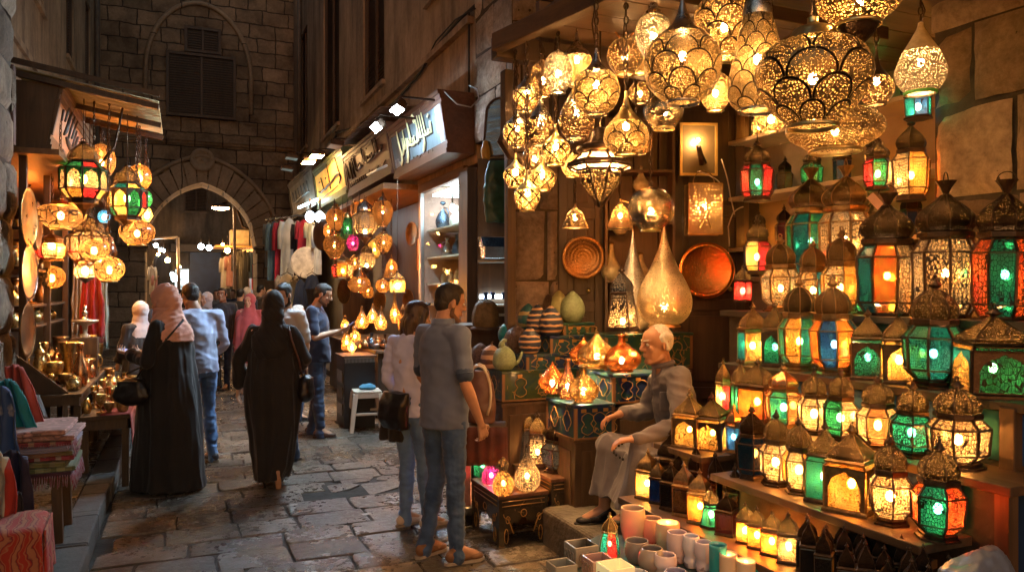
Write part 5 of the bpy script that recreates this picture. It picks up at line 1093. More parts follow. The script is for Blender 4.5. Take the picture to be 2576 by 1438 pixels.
# 7. man in navy T-shirt with phone
r = place('man in navy T-shirt and jeans using a phone by the lamp shop', 797, 8.85, (.93, .05), 1.77)
J = J_(hd=(0, .07, 1.6), face=(0, 1, -.42), er=(.25, .03, 1.13), wr=(.1, .27, 1.2), el=(-.24, .04, 1.14), wl=(-.1, .24, 1.18), hdr=(-.2, 1, .25), hdl=(.2, 1, .2), nr=(-.6, 0, .8), nl=(.6, 0, .8), cr=.8, cl=.8, ar=(.12, .06, .09), al=(-.1, -.08, .09), kl=(-.1, 0, .5), tr=-1, tl=1)
M = body(J, r, SKIN2, .0075); hairparts(r, Vector(J['hd']), M, 'short', HAIRB, .008); shirt(J, r, cloth('navy_cotton', (.022, .032, .07), (.016, .022, .05), 5), .011, 'shirt', 0, .84, 1.2, .01); pants(J, r, DEN2, .01, w_=1.12, fold=.01); shoes(J, r, pm('brown_leather_shoe', (.07, .03, .018), .3), SOLED); beard(r, J, M, STUB)
t = thing('phone', 'dark phone in the hand of the man in the navy T-shirt', 'phone'); t.matrix_world = Matrix.Translation(r.location) @ Matrix.Rotation(r.rotation_euler.z, 4, 'Z')
g = MB(); g.box((.03, .39, 1.28), (.07, .14, .008), 0, 0, Matrix.Rotation(.75, 3, 'X')); g.build('phone_case', BLKS, t, bev=.003); g = MB(); g.box((.03, .386, 1.2855), (.06, .12, .002), 0, 0, Matrix.Rotation(.75, 3, 'X')); g.build('screen', emit('phone_glow', (.6, .6, 1), .8), t)
# 8. man in white T-shirt
r = place('bearded man in white T-shirt looking down behind the woman walking away', 717, 7.6, (-.45, -.8), 1.76)
J = J_(face=(-.15, 1, -.3)); M = body(J, r, SKIN2, .008); hairparts(r, Vector(J['hd']), M, 'short', HAIRB, .008); shirt(J, r, cloth('white_cotton', (.62, .58, .56), (.5, .46, .44), 5), .011, 'shirt', 0, .86, 1.15, .01); pants(J, r, DEN2, .011); shoes(J, r, BROWN, SOLED); beard(r, J, M, pm('black_beard', (.03, .02, .015), .8), .99)
# 9. red scarf woman
r = place('woman in coral red headscarf and robe facing the camera', 628, 12.4, (-.05, -1), 1.62)
J = J_(); M = body(J, r, SKIN2, .009); RED = cloth('coral_cloth', (.5, .1, .1), (.36, .07, .075), 4); PK = cloth('patterned_scarf', (.5, .22, .15), (.3, .1, .08), 40, 'flower', (.6, .4, .3))
abaya(J, r, RED, [((0, 0, .55), .26, .2), ((0, 0, .8), .27, .2), ((0, 0, 1.1), .25, .18), ((0, 0, 1.3), .22, .15), ((0, 0, 1.45), .12, .09)], vox=.014, seed=7)
g = MB(); loft(g, [((0, 0, .08), .22, .18), ((0, 0, .4), .21, .17), ((0, 0, .62), .2, .16)], 30, lambda a, t: .05*sin(9*a)); mkobj('skirt', remesh(g, .014, 2, None, cloth('grey_beige_skirt', (.4, .35, .3)), 'skirt'), r)
g = MB(); T = lambda x, y, z: Vector(J['hd'])+M @ Vector((x, y, z)); g.ell(T(0, -.035, .035), (.1, .115, .115), 16); g.ell(T(0, -.03, -.09), (.095, .1, .11), 14); loft(g, [((0, .02, 1.2), .12, .14), ((0, 0, 1.38), .16, .13), ((0, 0, 1.5), .09, .09)]); mkobj('headscarf', remesh(g, .01, 3, None, RED, 'headscarf'), r)
# crowd
CR = [(352, 8.8, (-.8, .5), 1.55, 'white_s', 'woman in white headscarf and black dress at the left stalls'), (396, 9.6, (.2, .9), 1.7, 'dark', 'dark haired person behind the peach headscarf, next to the white one'), (489, 12.0, (-.7, .6), 1.66, 'tan_s', 'person in tan headscarf beside the woman in white headscarf'), (519, 12.8, (-.3, -.8), 1.64, 'white_s', 'woman in white headscarf left of the dotted sweater man'),
      (604, 15.0, (0, 1), 1.72, 'dark', 'person in dark shirt walking away right of the dotted sweater man'), (621, 16.5, (.1, 1), 1.75, 'grey', 'grey haired person among the crowd under the arch'), (655, 17.5, (.6, .6), 1.8, 'dark', 'tall dark haired person near the right foot of the arch'), (545, 18.5, (.2, -.9), 1.7, 'dark', 'distant person with dark hair behind the sweater man'),
      (470, 16.5, (.2, .9), 1.68, 'dark', 'distant person near the left foot of the arch'), (586, 20.5, (.1, -1), 1.7, 'dark', 'far person passing through the arch'), (500, 21.5, (-.2, 1), 1.66, 'grey', 'far grey headed person left in the arch'), (450, 19, (.5, .5), 1.7, 'dark', 'far person by the left pillar of the arch'), (748, 9.9, (.7, .6), 1.5, 'grey', 'elderly person with glasses between the white T-shirt and navy men'), (680, 15.5, (-.5, -.7), 1.68, 'tan_s', 'far person in tan headscarf near the clothes rack')]
for i, (x, d, f, H, k, lb) in enumerate(CR):
    r = place(lb, x, d, f, H, grp='shoppers in the crowd'); J = J_(el=(-.24, .02, 1.12), wl=(-.2, .16, .98)); vx = .012 if d < 14 else .018
    M = body(J, r, SKIN if i % 2 else SKIN2, vx, fingers=0); T = lambda x, y, z: Vector(J['hd'])+M @ Vector((x, y, z))
    if k.endswith('_s'):
        g = MB(); g.ell(T(0, -.035, .035), (.1, .115, .115), 16); g.ell(T(0, -.03, -.09), (.095, .1, .11), 14); loft(g, [((0, .0, 1.28), .16, .14), ((0, 0, 1.4), .15, .12), ((0, 0, 1.5), .09, .09)])
        mkobj('headscarf', remesh(g, .01, 3, lambda p: .008*nz(p, 12, 12, 22), cloth('white_scarf', (.55, .5, .5)) if k[0] == 'w' else cloth('tan_scarf', (.45, .3, .14)), 'headscarf'), r)
    else: hairparts(r, Vector(J['hd']), M, 'short', HAIRB if k == 'dark' else HAIRG, vx)
    if k == 'white_s': abaya(J, r, BLK, [((0, 0, .08), .25, .24), ((0, 0, .6), .23, .21), ((0, 0, 1.1), .2, .17), ((0, 0, 1.4), .17, .1)], vox=.016, seed=i)
    else: shirt(J, r, [BLK, cloth('navy_shirt', (.03, .04, .07)), cloth('brown_shirt', (.1, .07, .05)), cloth('slate_shirt', (.09, .1, .12))][i % 4], .016, 'shirt', .95, .84, 1.1, .01)
    pants(J, r, DEN2, .016); shoes(J, r, BLKS, SOLED, .012)
# 10. old seller
d0 = 4.75; rt = Lc((1700-CX)/F*d0, d0, 0); r = thing('person', 'white haired seller in grey robe seated among his lanterns', 'person', rt, -A)
def q(x, y, d): p = W(x, y, d)-rt; return Vector((p.x*CA-p.y*SA, p.x*SA+p.y*CA, p.z))
OLD = cloth('grey_robe_cotton', (.165, .14, .15), (.115, .1, .108), 4, fine=280)
J = dict(STD); J.update(pel=q(1722, 1150, 4.78), hl=q(1705, 1150, 4.6), hr=q(1715, 1150, 4.92), kl=q(1622, 1128, 4.4), kr=q(1528, 1122, 4.72), al=q(1600, 1285, 4.42), ar=q(1520, 1280, 4.75), ch=q(1698, 1012, 4.78), nk=q(1672, 925, 4.78), hd=q(1652, 868, 4.75),
    sl=q(1708, 952, 4.58), sr=q(1662, 955, 4.98), el=q(1715, 1070, 4.45), er=q(1625, 1035, 5.0), wl=q(1600, 1102, 4.36), wr=q(1560, 1040, 4.78), face=(-1, -.38, -.08), fl=(-1, -.1, 0), fr=(-1, -.15, 0), hdl=(-1, .1, -.15), hdr=(-1, -.1, -.3), nl=(0, 0, -1), nr=(0, -.2, -1), cl=.5, cr=.6, tl=-1, tr=-1, browm=HAIRG)
M = body(J, r, SKIN3, .0055, 1.0); hairparts(r, J['hd'], M, 'bald', HAIRG, .006, 1.0)
g = MB(); v = lambda k: J[k]; pe, ch, nk = v('pel'), v('ch'), v('nk')
chain(g, [(pe, .15), (pe.lerp(ch, .5), .15), (ch, .145), (ch.lerp(nk, .5), .125), (nk, .065)], 18)
cap(g, ch.lerp(nk, .6), .1, v('sl'), .08); cap(g, ch.lerp(nk, .6), .1, v('sr'), .08)
for s_, e_ in (('l', .93), ('r', .88)): chain(g, [(v('s'+s_), .08), (v('e'+s_), .067), (v('e'+s_).lerp(v('w'+s_), e_), .048)], 14)
fn = lambda p: .011*nz(p+Vector((p.z*.7, 0, 0)), 8, 8, 14, 2)-.02*abs(nz(p+Vector((p.z*.9, 0, 0)), 8, 8, 15, 8))
mkobj('robe_top', remesh(g, .008, 4, fn, OLD, 'robe_top'), r)
g = MB(); chain(g, [(v('hl'), .12), (v('kl'), .088)], 16); chain(g, [(v('hr'), .12), (v('kr'), .088)], 16); cap(g, pe, .14, pe+Vector((0, .02, -.05)), .15)
hz = J['al'].z+.01
def drape(k, a, w0): 
    kk = v(k); aa = v(a); rings = []
    for i in range(7):
        t = i/6; c_ = Vector((kk.x+(aa.x-kk.x)*t*.8+.03, kk.y+(aa.y-kk.y)*t, kk.z+.0+(hz-kk.z)*t)); rings.append((c_, w0*(1+.35*t), w0*(1+.3*t)))
    loft(g, rings[::-1], 40, lambda a, t: .1*(1-t)*sin(6*a+1)+.04*sin(11*a))
drape('kl', 'al', .115); drape('kr', 'ar', .1)
kk, k2 = v('kl'), v('kr'); loft(g, [(Vector(((kk.x+k2.x)/2+.06, (kk.y+k2.y)/2, hz+.02)), .17, .2), (Vector(((kk.x+k2.x)/2+.08, (kk.y+k2.y)/2, kk.z-.2)), .12, .16), (Vector(((kk.x+k2.x)/2+.1, (kk.y+k2.y)/2, kk.z-.06)), .1, .14)], 30, lambda a, t: .1*sin(7*a)*(1-t))
mkobj('robe_skirt', remesh(g, .009, 4, lambda p: .012*nz(p, 13, 13, 3, 3)-.022*abs(nz(p, 12, 12, 4, 5)), OLD, 'robe_skirt'), r)
g = MB(); pc = nk+Vector((-.01, -.005, .005)); chain(g, [(pc+Vector((.058*cos(a), .055*sin(a), .02+.012*cos(a))), .018) for a in [2*pi*k/12 for k in range(13)]], 8); cap(g, nk+Vector((-.07, -.02, -.0)), .014, ch+Vector((-.145, -.02, .06)), .012); mkobj('collar_placket', remesh(g, .005, 2, None, OLD, 'collar'), r)
shoes(J, r, BLKS, SOLED, .006, 1.05)
g = MB(); pk = ch+Vector((-.075, -.135, .03)); g.box(pk, (.1, .012, .11), .25); mkobj('pocket', g.mesh('pocket', OLD), r)
t = thing('stool', 'low dark wooden stool under the seated seller', 'stool', (rt.x, rt.y, .25), -A); pz = pe.z-.17-.25
g = MB(); g.box((pe.x, pe.y, pz), (.36, .36, .04)); g.build('seat', WD, t, bev=.008)
for ex in (-1, 1):
    for ey in (-1, 1): g = MB(); g.bar((pe.x+ex*.15, pe.y+ey*.15, 0), (pe.x+ex*.14, pe.y+ey*.14, pz-.02), .035); g.build('leg', WD, t)
t = thing('prayer_beads', 'dark beads held in the seller left hand', 'beads', rt, -A); g = MB(); c_ = v('wl')+Vector((-.1, 0, -.02))
for k in range(9): g.ell(c_+Vector((.03*cos(k*.7), .02*sin(k*.7), -.012*k)), .009, 6)
g.build('beads', BLKS, t)
# ---------- trunks, carved tables, gourds in the middle ----------
def lacq(name, c1, c2, c3=(.35, .2, .07)):
    m, nt, out = newm(name); co = objco(nt, (1, 1, 1)); n1 = nd(nt, 'TexNoise', {'Vector': co, 'Scale': 5, 'Detail': 5, 'Distortion': 1.2}).outputs[0]; v = nd(nt, 'TexVoronoi', {'Vector': co, 'Scale': 13}, feature='DISTANCE_TO_EDGE').outputs[0]
    cc = ramp(nt, n1, [(.4, c1), (.52, c2), (.64, c1)]); gl = ma(nt, 'MULTIPLY', ma(nt, 'LESS_THAN', v, .03), ma(nt, 'GREATER_THAN', n1, .55)); cc = mixc(nt, gl, cc, c3)
    b = nd(nt, 'BsdfPrincipled', {'Base Color': cc, 'Roughness': .3, 'Normal': bumpn(nt, n1, .15, .01), 'Coat Weight': .3}); nt.links.new(b.outputs[0], out.inputs[0]); return m
LB = lacq('blue_lacquer', (.012, .025, .09), (.02, .07, .06)); LG = lacq('green_lacquer', (.012, .04, .04), (.05, .07, .02)); LT = lacq('teal_lacquer', (.015, .06, .06), (.04, .09, .05))
GOLDP = pm('gold_paint', (.5, .27, .08), .4, .6, var=.3); BORD = wood('trunk_edge_wood', (.14, .07, .03), (.3, .15, .06))
def trunk(x, y, d, wX, wY, h, mat, label, trim=1):
    p = W(x, y, d); r = thing('trunk', label, 'trunk', (p.x, p.y, p.z-h), 0, 'painted lacquer trunks stacked like stairs')
    g = MB(); g.b2(0, wX, 0, wY, 0, h-.02); g.build('box', mat, r, bev=.004); g = MB(); g.b2(-.008, wX+.008, -.008, wY+.008, h-.02, h); g.build('lid', mat, r, bev=.003)
    g = MB()
    for a, b in ((0, .016), (wX-.016, wX)): g.b2(a-.003, b+.003, -.004, .012, 0, h-.022)
    g.b2(-.004, .012, wY-.016, wY+.003, 0, h-.022); g.b2(.016, wX-.016, -.004, .0, 0, .012); g.b2(-.004, .0, .012, wY-.016, 0, .012); g.build('edging', BORD, r)
    for fx in (.22, .5, .78): g = MB(); g.b2(wX*fx-.018, wX*fx+.018, -.006, -.0, h-.05, h-.028); g.build('clasp', GOLDP, r)
    if trim:
        g = MB(); rs = random.Random(int(x))
        for fx in (.15, .45, .75): 
            c_ = V(wX*fx+.05, -.004, h*.45); g.tube([c_+V(.06*cos(t)*(.4+.6*abs(sin(2*t))), 0, h*.32*sin(t)) for t in [2*pi*k/16 for k in range(17)]], .003, 4)
        for fy in (.25, .7): 
            c_ = V(-.004, wY*fy, h*.5); g.tube([c_+V(0, .06*cos(t)*(.5+.5*abs(cos(2*t))), h*.3*sin(t)) for t in [2*pi*k/16 for k in range(17)]], .003, 4)
        g.build('gold_ornament', GOLDP, r)
    return r
trunk(1264, 934, 5.5, .62, .62, .22, LG, 'dark green landscape trunk at the lower left carrying three small gourds')
trunk(1325, 891, 5.62, .5, .4, .155, LB, 'navy trunk on top of the green landscape trunk')
trunk(1385, 845, 5.72, .4, .32, .15, LB, 'blue trunk third up the stair, under the netted eggs')
trunk(1418, 812, 5.85, .26, .22, .12, LT, 'small teal trunk at the top of the stair under the pale eggs')
trunk(1446, 1020, 5.05, .3, .42, .23, LB, 'royal blue trunk with gold scroll panels nearest the seller')
trunk(1542, 942, 5.2, .4, .5, .2, LB, 'blue trunk with bird painting behind the royal blue one')
trunk(1523, 842, 5.45, .75, .3, .27, LT, 'long teal trunk under the tall teardrop lamps')
def cabbox(x, y, d, wX, wY, label, mat=WD, zb=0.0, name='cabinet'):
    p = W(x, y, d); r = thing(name, label, 'cabinet', (p.x, p.y, zb)); h = p.z-zb
    g = MB(); g.b2(0, wX, 0, wY, 0, h-.03); g.build('carcass', mat, r, bev=.004); g = MB(); g.b2(-.015, wX+.015, -.015, wY+.015, h-.03, h-.001); g.build('top_board', mat, r, bev=.004)
    g = MB(); g.b2(.05, wX-.05, -.008, .0, .06, h-.09); g.b2(-.008, 0, .05, wY-.05, .06, h-.09); g.build('panel', mat, r, bev=.004); return r
cabbox(1264, 1013, 5.52, .6, .6, 'plain dark chest under the green landscape trunk'); cabbox(1446, 1102, 5.07, .28, .4, 'plain chest under the royal blue trunk', WDM)
cabbox(1542, 1024, 5.22, .38, .48, 'dark chest behind the seller knees'); cabbox(1523, 940, 5.47, .73, .28, 'dark chest under the long teal trunk')
def carved(x, y0, X, Yy, wX, wY, h, label):
    r = thing('carved_table', label, 'table', (X, Yy, 0)); CT = lacq('dark_carved_wood_%s' % int(x), (.022, .017, .012), (.05, .035, .02), (.2, .12, .05)); TOP = wood('red_table_top', (.09, .035, .018), (.2, .09, .045))
    g = MB(); g.b2(-.012, wX+.012, -.012, wY+.012, h-.025, h); g.build('table_top', TOP, r, bev=.004)
    g = MB(); g.b2(0, wX, 0, wY, h-.1, h-.026); g.build('apron', CT, r, bev=.003)
    def pan(L_, T, nm):
        g = MB(); n = 20; top = []; bot = []
        for k in range(n+1):
            t = k/n; u = abs(t-.5)*2; z = 0 if u > .86 else (h-.1)*(.25+.55*(1-u/.86)**.7+.06*cos(u*14)); bot.append(T(L_*t, z)); top.append(T(L_*t, h-.1))
        m_ = len(bot); off = T(0, 0, .018)-T(0, 0); vs = bot+top+[q+off for q in bot]+[q+off for q in top]
        fs = [(k, k+1, m_+k+1, m_+k) for k in range(n)]+[(2*m_+k, 3*m_+k, 3*m_+k+1, 2*m_+k+1) for k in range(n)]+[(k, 2*m_+k, 2*m_+k+1, k+1) for k in range(n)]+[(0, m_, 3*m_, 2*m_), (m_-1, 3*m_-1, 4*m_-1, 2*m_-1)]
        g.add(vs, fs); g.build('side_panel', CT, r)
        g = MB()
        for s_ in (0, 1):
            f = (lambda t: L_*t) if s_ == 0 else (lambda t: L_*(1-t))
            g.tube([T(f(.08+.12*(1-cos(a))*.9), (h-.1)*(.9-.28*(1-cos(a*.9))-.05*sin(3*a)), -.004) for a in [pi*k/10*1.1 for k in range(11)]], .0035, 4)
            g.tube([T(f(.17+.05*cos(a)*(1-a/14)), (h-.1)*(.72+.12*sin(a)*(1-a/14)), -.004) for a in [k*.5 for k in range(18)]], .003, 4)
            g.tube([T(f(.14+.04*cos(a)), (h-.1)*(.3+.2*sin(a)), -.004) for a in [2*pi*k/14 for k in range(15)]], .003, 4)
        g.tube([T(L_*t, h-.075, -.003) for t in (.05, .95)], .003, 4); g.tube([T(L_*t, h-.045, -.003) for t in (.05, .95)], .003, 4)
        g.tube([T(L_*(.5+.06*cos(a)), h-.13-.025*sin(a), -.006) for a in [2*pi*k/12 for k in range(13)]], .003, 4); g.build('inlay', GOLDP, r)
    pan(wX, lambda a, z, o=0: V(a, o, z), 'f'); pan(wY, lambda a, z, o=0: V(o, wY-a, z), 'l'); pan(wX, lambda a, z, o=0: V(a, wY-o, z), 'b'); pan(wY, lambda a, z, o=0: V(wX-o, a, z), 'r')
    for ax in (0, wX-.03):
        for ay in (0, wY-.03): g = MB(); g.b2(ax-.004, ax+.034, ay-.004, ay+.034, 0, h-.027); g.build('corner_post', CT, r)
carved(1, 0, 1.908, 4.63, .345, .5, .346, 'low carved black table with gold scrollwork under the colored gourd lamps')
carved(2, 0, 2.29, 4.63, .26, .46, .42, 'narrower carved dark table under the hexagonal white lantern')
# little gourd lamps
GP = {'gourd': [(0, .3), (.02, .34), (.1, .46), (.24, .5), (.4, .43), (.54, .26), (.6, .2), (.66, .22), (.76, .27), (.86, .2), (.92, .08)], 'drop': [(0, .28), (.03, .34), (.12, .47), (.26, .5), (.42, .42), (.58, .25), (.74, .12), (.86, .08), (.94, .05)], 'bottle': [(0, .36), (.05, .42), (.3, .44), (.5, .34), (.66, .18), (.78, .22), (.88, .14), (.95, .05)],
      'onion': [(0, .2), (.04, .24), (.08, .3), (.25, .48), (.4, .5), (.56, .38), (.72, .2), (.86, .08), (.93, .04)], 'neck': [(0, .2), (.04, .26), (.1, .38), (.25, .5), (.42, .49), (.58, .34), (.7, .14), (.8, .1), (.92, .1), (.96, .16)], 'pearneck': [(0, .22), (.05, .34), (.2, .5), (.36, .47), (.55, .28), (.72, .17), (.9, .12), (1, .13)]}
def gourd(x, yb, yt, w, d, ty, mat, label, met='k', lit=1, z=None, name='gourd_lamp', cat='lamp', grp=None, ribs=1, br=.014, bz=.3):
    p = W(x, yb, d); h = (yb-yt)/F*d
    if z is not None: p = WZ(x, yb, z); d = p.x*SA+p.y*CA; h = (yb-yt)/F*d
    wr = w/F*d; k = h/wr; r = thing(name, label, cat, p, random.uniform(0, 6), grp, (wr,)*3)
    g = MB(); g.lathe([(a*k, b) for a, b in spl(GP[ty], 4)], 28); g.build('shade', mat, r)
    g = MB(); g.lathe([(0, .3), (.03, .31), (.05, .27)], 24)
    zt, rt_ = GP[ty][-1]; g.lathe([((zt-.02)*k, rt_+.01), (zt*k, rt_+.03), ((zt+.03)*k, rt_*.8), ((zt+.05)*k, .02)], 10)
    if ribs:
        for i in range(4): g.tube([(b*1.01*cos(i*pi/2+.3), b*1.01*sin(i*pi/2+.3), a*k) for a, b in spl(GP[ty], 3)], .014, 4)
    g.build('metalwork', MT[met], r)
    if lit: bulb(r, bz*k, br, wr)
    return r
GG = 'gourd lamps on the carved table'
for a in [(1214, 1196, 1112, 50, 5.35, 'bottle', 'G', 'small bottle gourd lamp in emerald mosaic, far left of the carved table'), (1236, 1214, 1148, 54, 5.2, 'bottle', 'p', 'small magenta and violet mosaic gourd lamp'), (1272, 1190, 1098, 44, 5.4, 'gourd', 'M', 'gold spotted double gourd lamp at the back of the carved table'),
          (1303, 1188, 1120, 50, 5.35, 'gourd', 'r', 'small red mosaic gourd lamp with violet cap'), (1266, 1244, 1145, 54, 5.03, 'gourd', 'M', 'orange flower mosaic gourd lamp at the front corner of the carved table'), (1326, 1232, 1112, 66, 5.06, 'drop', 'N', 'ivory flower mosaic drop lamp with long twisted neck')]:
    gourd(*a[:6], GM[a[6]], a[7], z=.347, grp=GG)
p = V(2.42, 4.8, .421); fanous(p, .235, .37, 'hex', 6, 'c', 'dk', 'k', 'black hexagonal lantern with white vine painted panes on the narrow carved table', rz=.25, bz=.3)
cabbox(1300, 1168, 5.5, .42, .35, 'low plain box behind the carved tables')
fanous(W(1326, 1163, 5.62), 62/F*5.6, 148/F*5.6, 'taper', 6, 'N', 'gp2', 'k', 'tall pyramid lamp of pierced silver behind the colored gourds', rz=.3, bz=.25)
fanous(W(1353, 1170, 5.52), 66/F*5.5, 138/F*5.5, 'taper', 4, 'N', 'gp2', 'k', 'pyramid lamp with star cut-outs next to the hexagonal lantern', rz=.9, bz=.25)
for a in [(1501, 925, 830, 96, 5.3, 'onion', 'my', 'g', 'large gold mercury glass onion lamp in the middle of three'), (1468, 916, 846, 72, 5.42, 'onion', 'mo', 'c', 'orange red mercury glass lamp half hidden at left of the gold one'), (1564, 934, 838, 96, 5.22, 'neck', 'mo', 'c', 'copper orange mercury glass lamp with open bottle neck'),
          (1390, 988, 906, 70, 5.28, 'onion', 'mo', 'c', 'rosy orange mercury glass lamp at the left of the lower three'), (1428, 1002, 904, 58, 5.2, 'pearneck', 'mp', 'c', 'slim smoky mercury glass bottle lamp between two round ones'), (1468, 1012, 916, 76, 5.1, 'neck', 'my', 'g', 'round gold mercury glass lamp with short neck, lower right of its group')]:
    gourd(*a[:6], PM[a[6]], a[8], a[7], ribs=0, name='mercury_glass_lamp', grp='mercury glass lamps on the blue trunks', br=.02)
# ceramic gourds and eggs
def net(name, c, line, vs=9, th=.06):
    m, nt, out = newm(name); co = objco(nt); s3 = nd(nt, 'SeparateXYZ', {0: co}); an = ma(nt, 'ARCTAN2', s3.outputs[1], s3.outputs[0]); z = s3.outputs[2]
    n1 = nd(nt, 'TexNoise', {'Vector': co, 'Scale': 3}).outputs[0]
    a = ma(nt, 'MULTIPLY_ADD', an, vs/6.28, ma(nt, 'MULTIPLY', z, vs*.3)); b = ma(nt, 'SUBTRACT', ma(nt, 'MULTIPLY', an, vs/6.28), ma(nt, 'MULTIPLY_ADD', z, vs*.3, ma(nt, 'MULTIPLY', n1, .3)))
    e = ma(nt, 'MINIMUM', ma(nt, 'ABSOLUTE', ma(nt, 'SUBTRACT', ma(nt, 'FRACT', a), .5)), ma(nt, 'ABSOLUTE', ma(nt, 'SUBTRACT', ma(nt, 'FRACT', b), .5))); ln = ma(nt, 'LESS_THAN', e, th)
    b_ = nd(nt, 'BsdfPrincipled', {'Base Color': mixc(nt, ln, c, line), 'Roughness': .5, 'Normal': bumpn(nt, ln, .7, .01)}); nt.links.new(b_.outputs[0], out.inputs[0]); return m
NB = net('blue_netted_ceramic', (.02, .03, .06), (.55, .32, .16), 7, .09); NT2 = net('teal_netted_ceramic', (.02, .1, .12), (.35, .28, .12), 6, .09); NR = net('basket_netting', (.1, .05, .03), (.5, .3, .18), 8, .15)
KN = pm('knobby_brown_ceramic', (.16, .1, .08), .5, var=.7, sc=22, bump=1, bs=28, di=.05); PG = pm('pale_green_ceramic', (.27, .32, .17), .45, var=.25, sc=12, bump=.4, bs=60); PY = pm('pale_yellow_ceramic', (.35, .34, .13), .4, var=.15, sc=6, bump=.15); TEA = pm('teal_speckled_ceramic', (.015, .17, .2), .3, var=.6, sc=30, bump=.3)
EGG = {'egg': [(0, .12), (.03, .3), (.2, .45), (.38, .5), (.6, .45), (.8, .3), (.94, .13), (1, .01)], 'fat': [(0, .2), (.06, .36), (.25, .49), (.45, .5), (.7, .42), (.88, .24), (.97, .1), (1, .01)]}
def egg(x, yb, yt, w, d, ty, mat, label, ribs=0, extra=None, tilt=0):
    p = W(x, yb, d); wr, k = w/F*d, (yb-yt)/w; r = thing('ceramic_gourd', label, 'ceramic gourd', p, random.uniform(0, 3) if not extra else -A, 'ceramic gourds and eggs on the trunks', (wr,)*3)
    g = MB(); n = 40; pr = spl(EGG[ty], 3); g.lathe([(a*k, b) for a, b in pr], n)
    if ribs: g.v = [(x_*(1+.06*cos(ribs*atan2(y_, x_))), y_*(1+.06*cos(ribs*atan2(y_, x_))), z_) for x_, y_, z_ in g.v]
    o = g.build('gourd_body', mat, r); o.rotation_euler.x = tilt
    if extra == 'teapot':
        g = MB(); g.tube([(-.1, 0, k*.93), (-.08, 0, k*1.08), (0, 0, k*1.2), (.12, 0, k*1.18)], [.16, .12, .1, .06], 10); g.build('curled_stem', mat, r)
        g = MB(); g.tube([(.42, 0, k*.25), (.6, 0, k*.35), (.72, 0, k*.6), (.76, 0, k*.75)], [.1, .08, .06, .05], 10); g.build('spout', mat, r)
    if extra == 'stem': g = MB(); g.tube([(0, 0, k*.95), (.02, 0, k*1.05), (.08, 0, k*1.12)], [.06, .045, .03], 8); g.build('stem', mat, r)
for a in [(1208, 921, 862, 54, 5.75, 'fat', KN, 'knobby brown ceramic gourd at the far left of the green trunk', 6), (1236, 926, 866, 54, 5.65, 'fat', NR, 'netted pink ceramic gourd with pointed top between knobby and teapot ones', 0, 'stem'), (1268, 931, 868, 60, 5.6, 'fat', PG, 'grey green gourd teapot with curled stem and spout', 0, 'teapot'),
          (1270, 862, 800, 50, 5.95, 'egg', TEA, 'teal speckled leaning ceramic egg', 0, None, .35), (1300, 888, 818, 64, 5.8, 'fat', KN, 'large knobby dark ribbed ceramic pumpkin', 8), (1333, 889, 822, 58, 5.68, 'egg', NB, 'navy ceramic egg with gold net on the second trunk', 0),
          (1329, 830, 762, 52, 6.0, 'egg', NT2, 'teal netted ceramic egg at the back left of three', 5), (1352, 846, 764, 56, 5.9, 'egg', NB, 'dark netted ceramic egg in the middle of three', 0), (1386, 846, 768, 62, 5.8, 'egg', NB, 'navy brick patterned ceramic egg at the front of three', 0),
          (1440, 811, 731, 64, 5.93, 'egg', PG, 'large pale green speckled ceramic egg on the top trunk', 0), (1406, 811, 730, 56, 6.0, 'egg', PY, 'smooth pale yellow ceramic egg behind the speckled one', 0), (1380, 806, 738, 34, 6.0, 'fat', KN, 'small rough brown ceramic gourd against the stone pier', 5)]:
    egg(*a)
# wall plates, picture lamp, pierced box lamp
def plate(x, y, rpx, d, mat, label, facing=None, X=None, name='metal_plate', rim=1, eng=None):
    p = W(x, y, d) if X is None else V(*X); rr = rpx/F*d if X is None else rpx; r = thing(name, label, 'plate', p, -A if facing is None else facing)
    Mx = Matrix.Rotation(pi/2, 3, 'X'); g = MB(); g.lathe([(.02, rr), (.024, rr*.985), (.018, rr*.86), (.012, rr*.8), (.012, .001)], 48, (0, 0, 0), 0, 0, 1, Mx); g.lathe([(.02, rr), (.01, rr*.9), (0, rr*.76), (0, .001)][::-1], 48, (0, 0, 0), 0, 0, 1, Mx); g.build('dish', mat, r)
    g = MB(); g.lathe([(.02, rr*.99), (.027, rr*1.005), (.023, rr*1.02), (.018, rr)], 48, (0, 0, 0), 0, 0, 1, Mx); g.build('rim', mat, r); return r
def engraved(name, col, sc=60):
    m, nt, out = newm(name); co = nd(nt, 'TexCoord').outputs['Object']; v = nd(nt, 'TexVoronoi', {'Vector': co, 'Scale': sc}, feature='DISTANCE_TO_EDGE').outputs[0]; ln = nd(nt, 'VectorMath', {0: co}, operation='LENGTH').outputs['Value']; ri = ma(nt, 'SINE', ma(nt, 'MULTIPLY', ln, 240)); h = ma(nt, 'ADD', ma(nt, 'MULTIPLY', ri, .3), ma(nt, 'MINIMUM', v, .15))
    b_ = nd(nt, 'BsdfPrincipled', {'Base Color': mixc(nt, ma(nt, 'LESS_THAN', v, .06), col, tuple(c*.3 for c in col)), 'Metallic': 1.0, 'Roughness': .32, 'Normal': bumpn(nt, h, .5, .003)}); nt.links.new(b_.outputs[0], out.inputs[0]); return m
plate(1467, 648, 53, 5.95, engraved('engraved_bronze', (.24, .13, .06), 90), 'round engraved bronze tray on the panelled shutter')
plate(1776, 680, 69, 5.9, pm('hammered_copper', (.8, .27, .07), .26, 1, var=.25, sc=4, bump=.25, bs=45), 'large polished copper plate on the panelled door')
t = thing('picture_lamp', 'gold framed panel lit by a bare bulb on the back wall', 'picture', W(1757, 376, 5.75), -A+.06); wf, hf = 96/F*5.75/2, 132/F*5.75/2
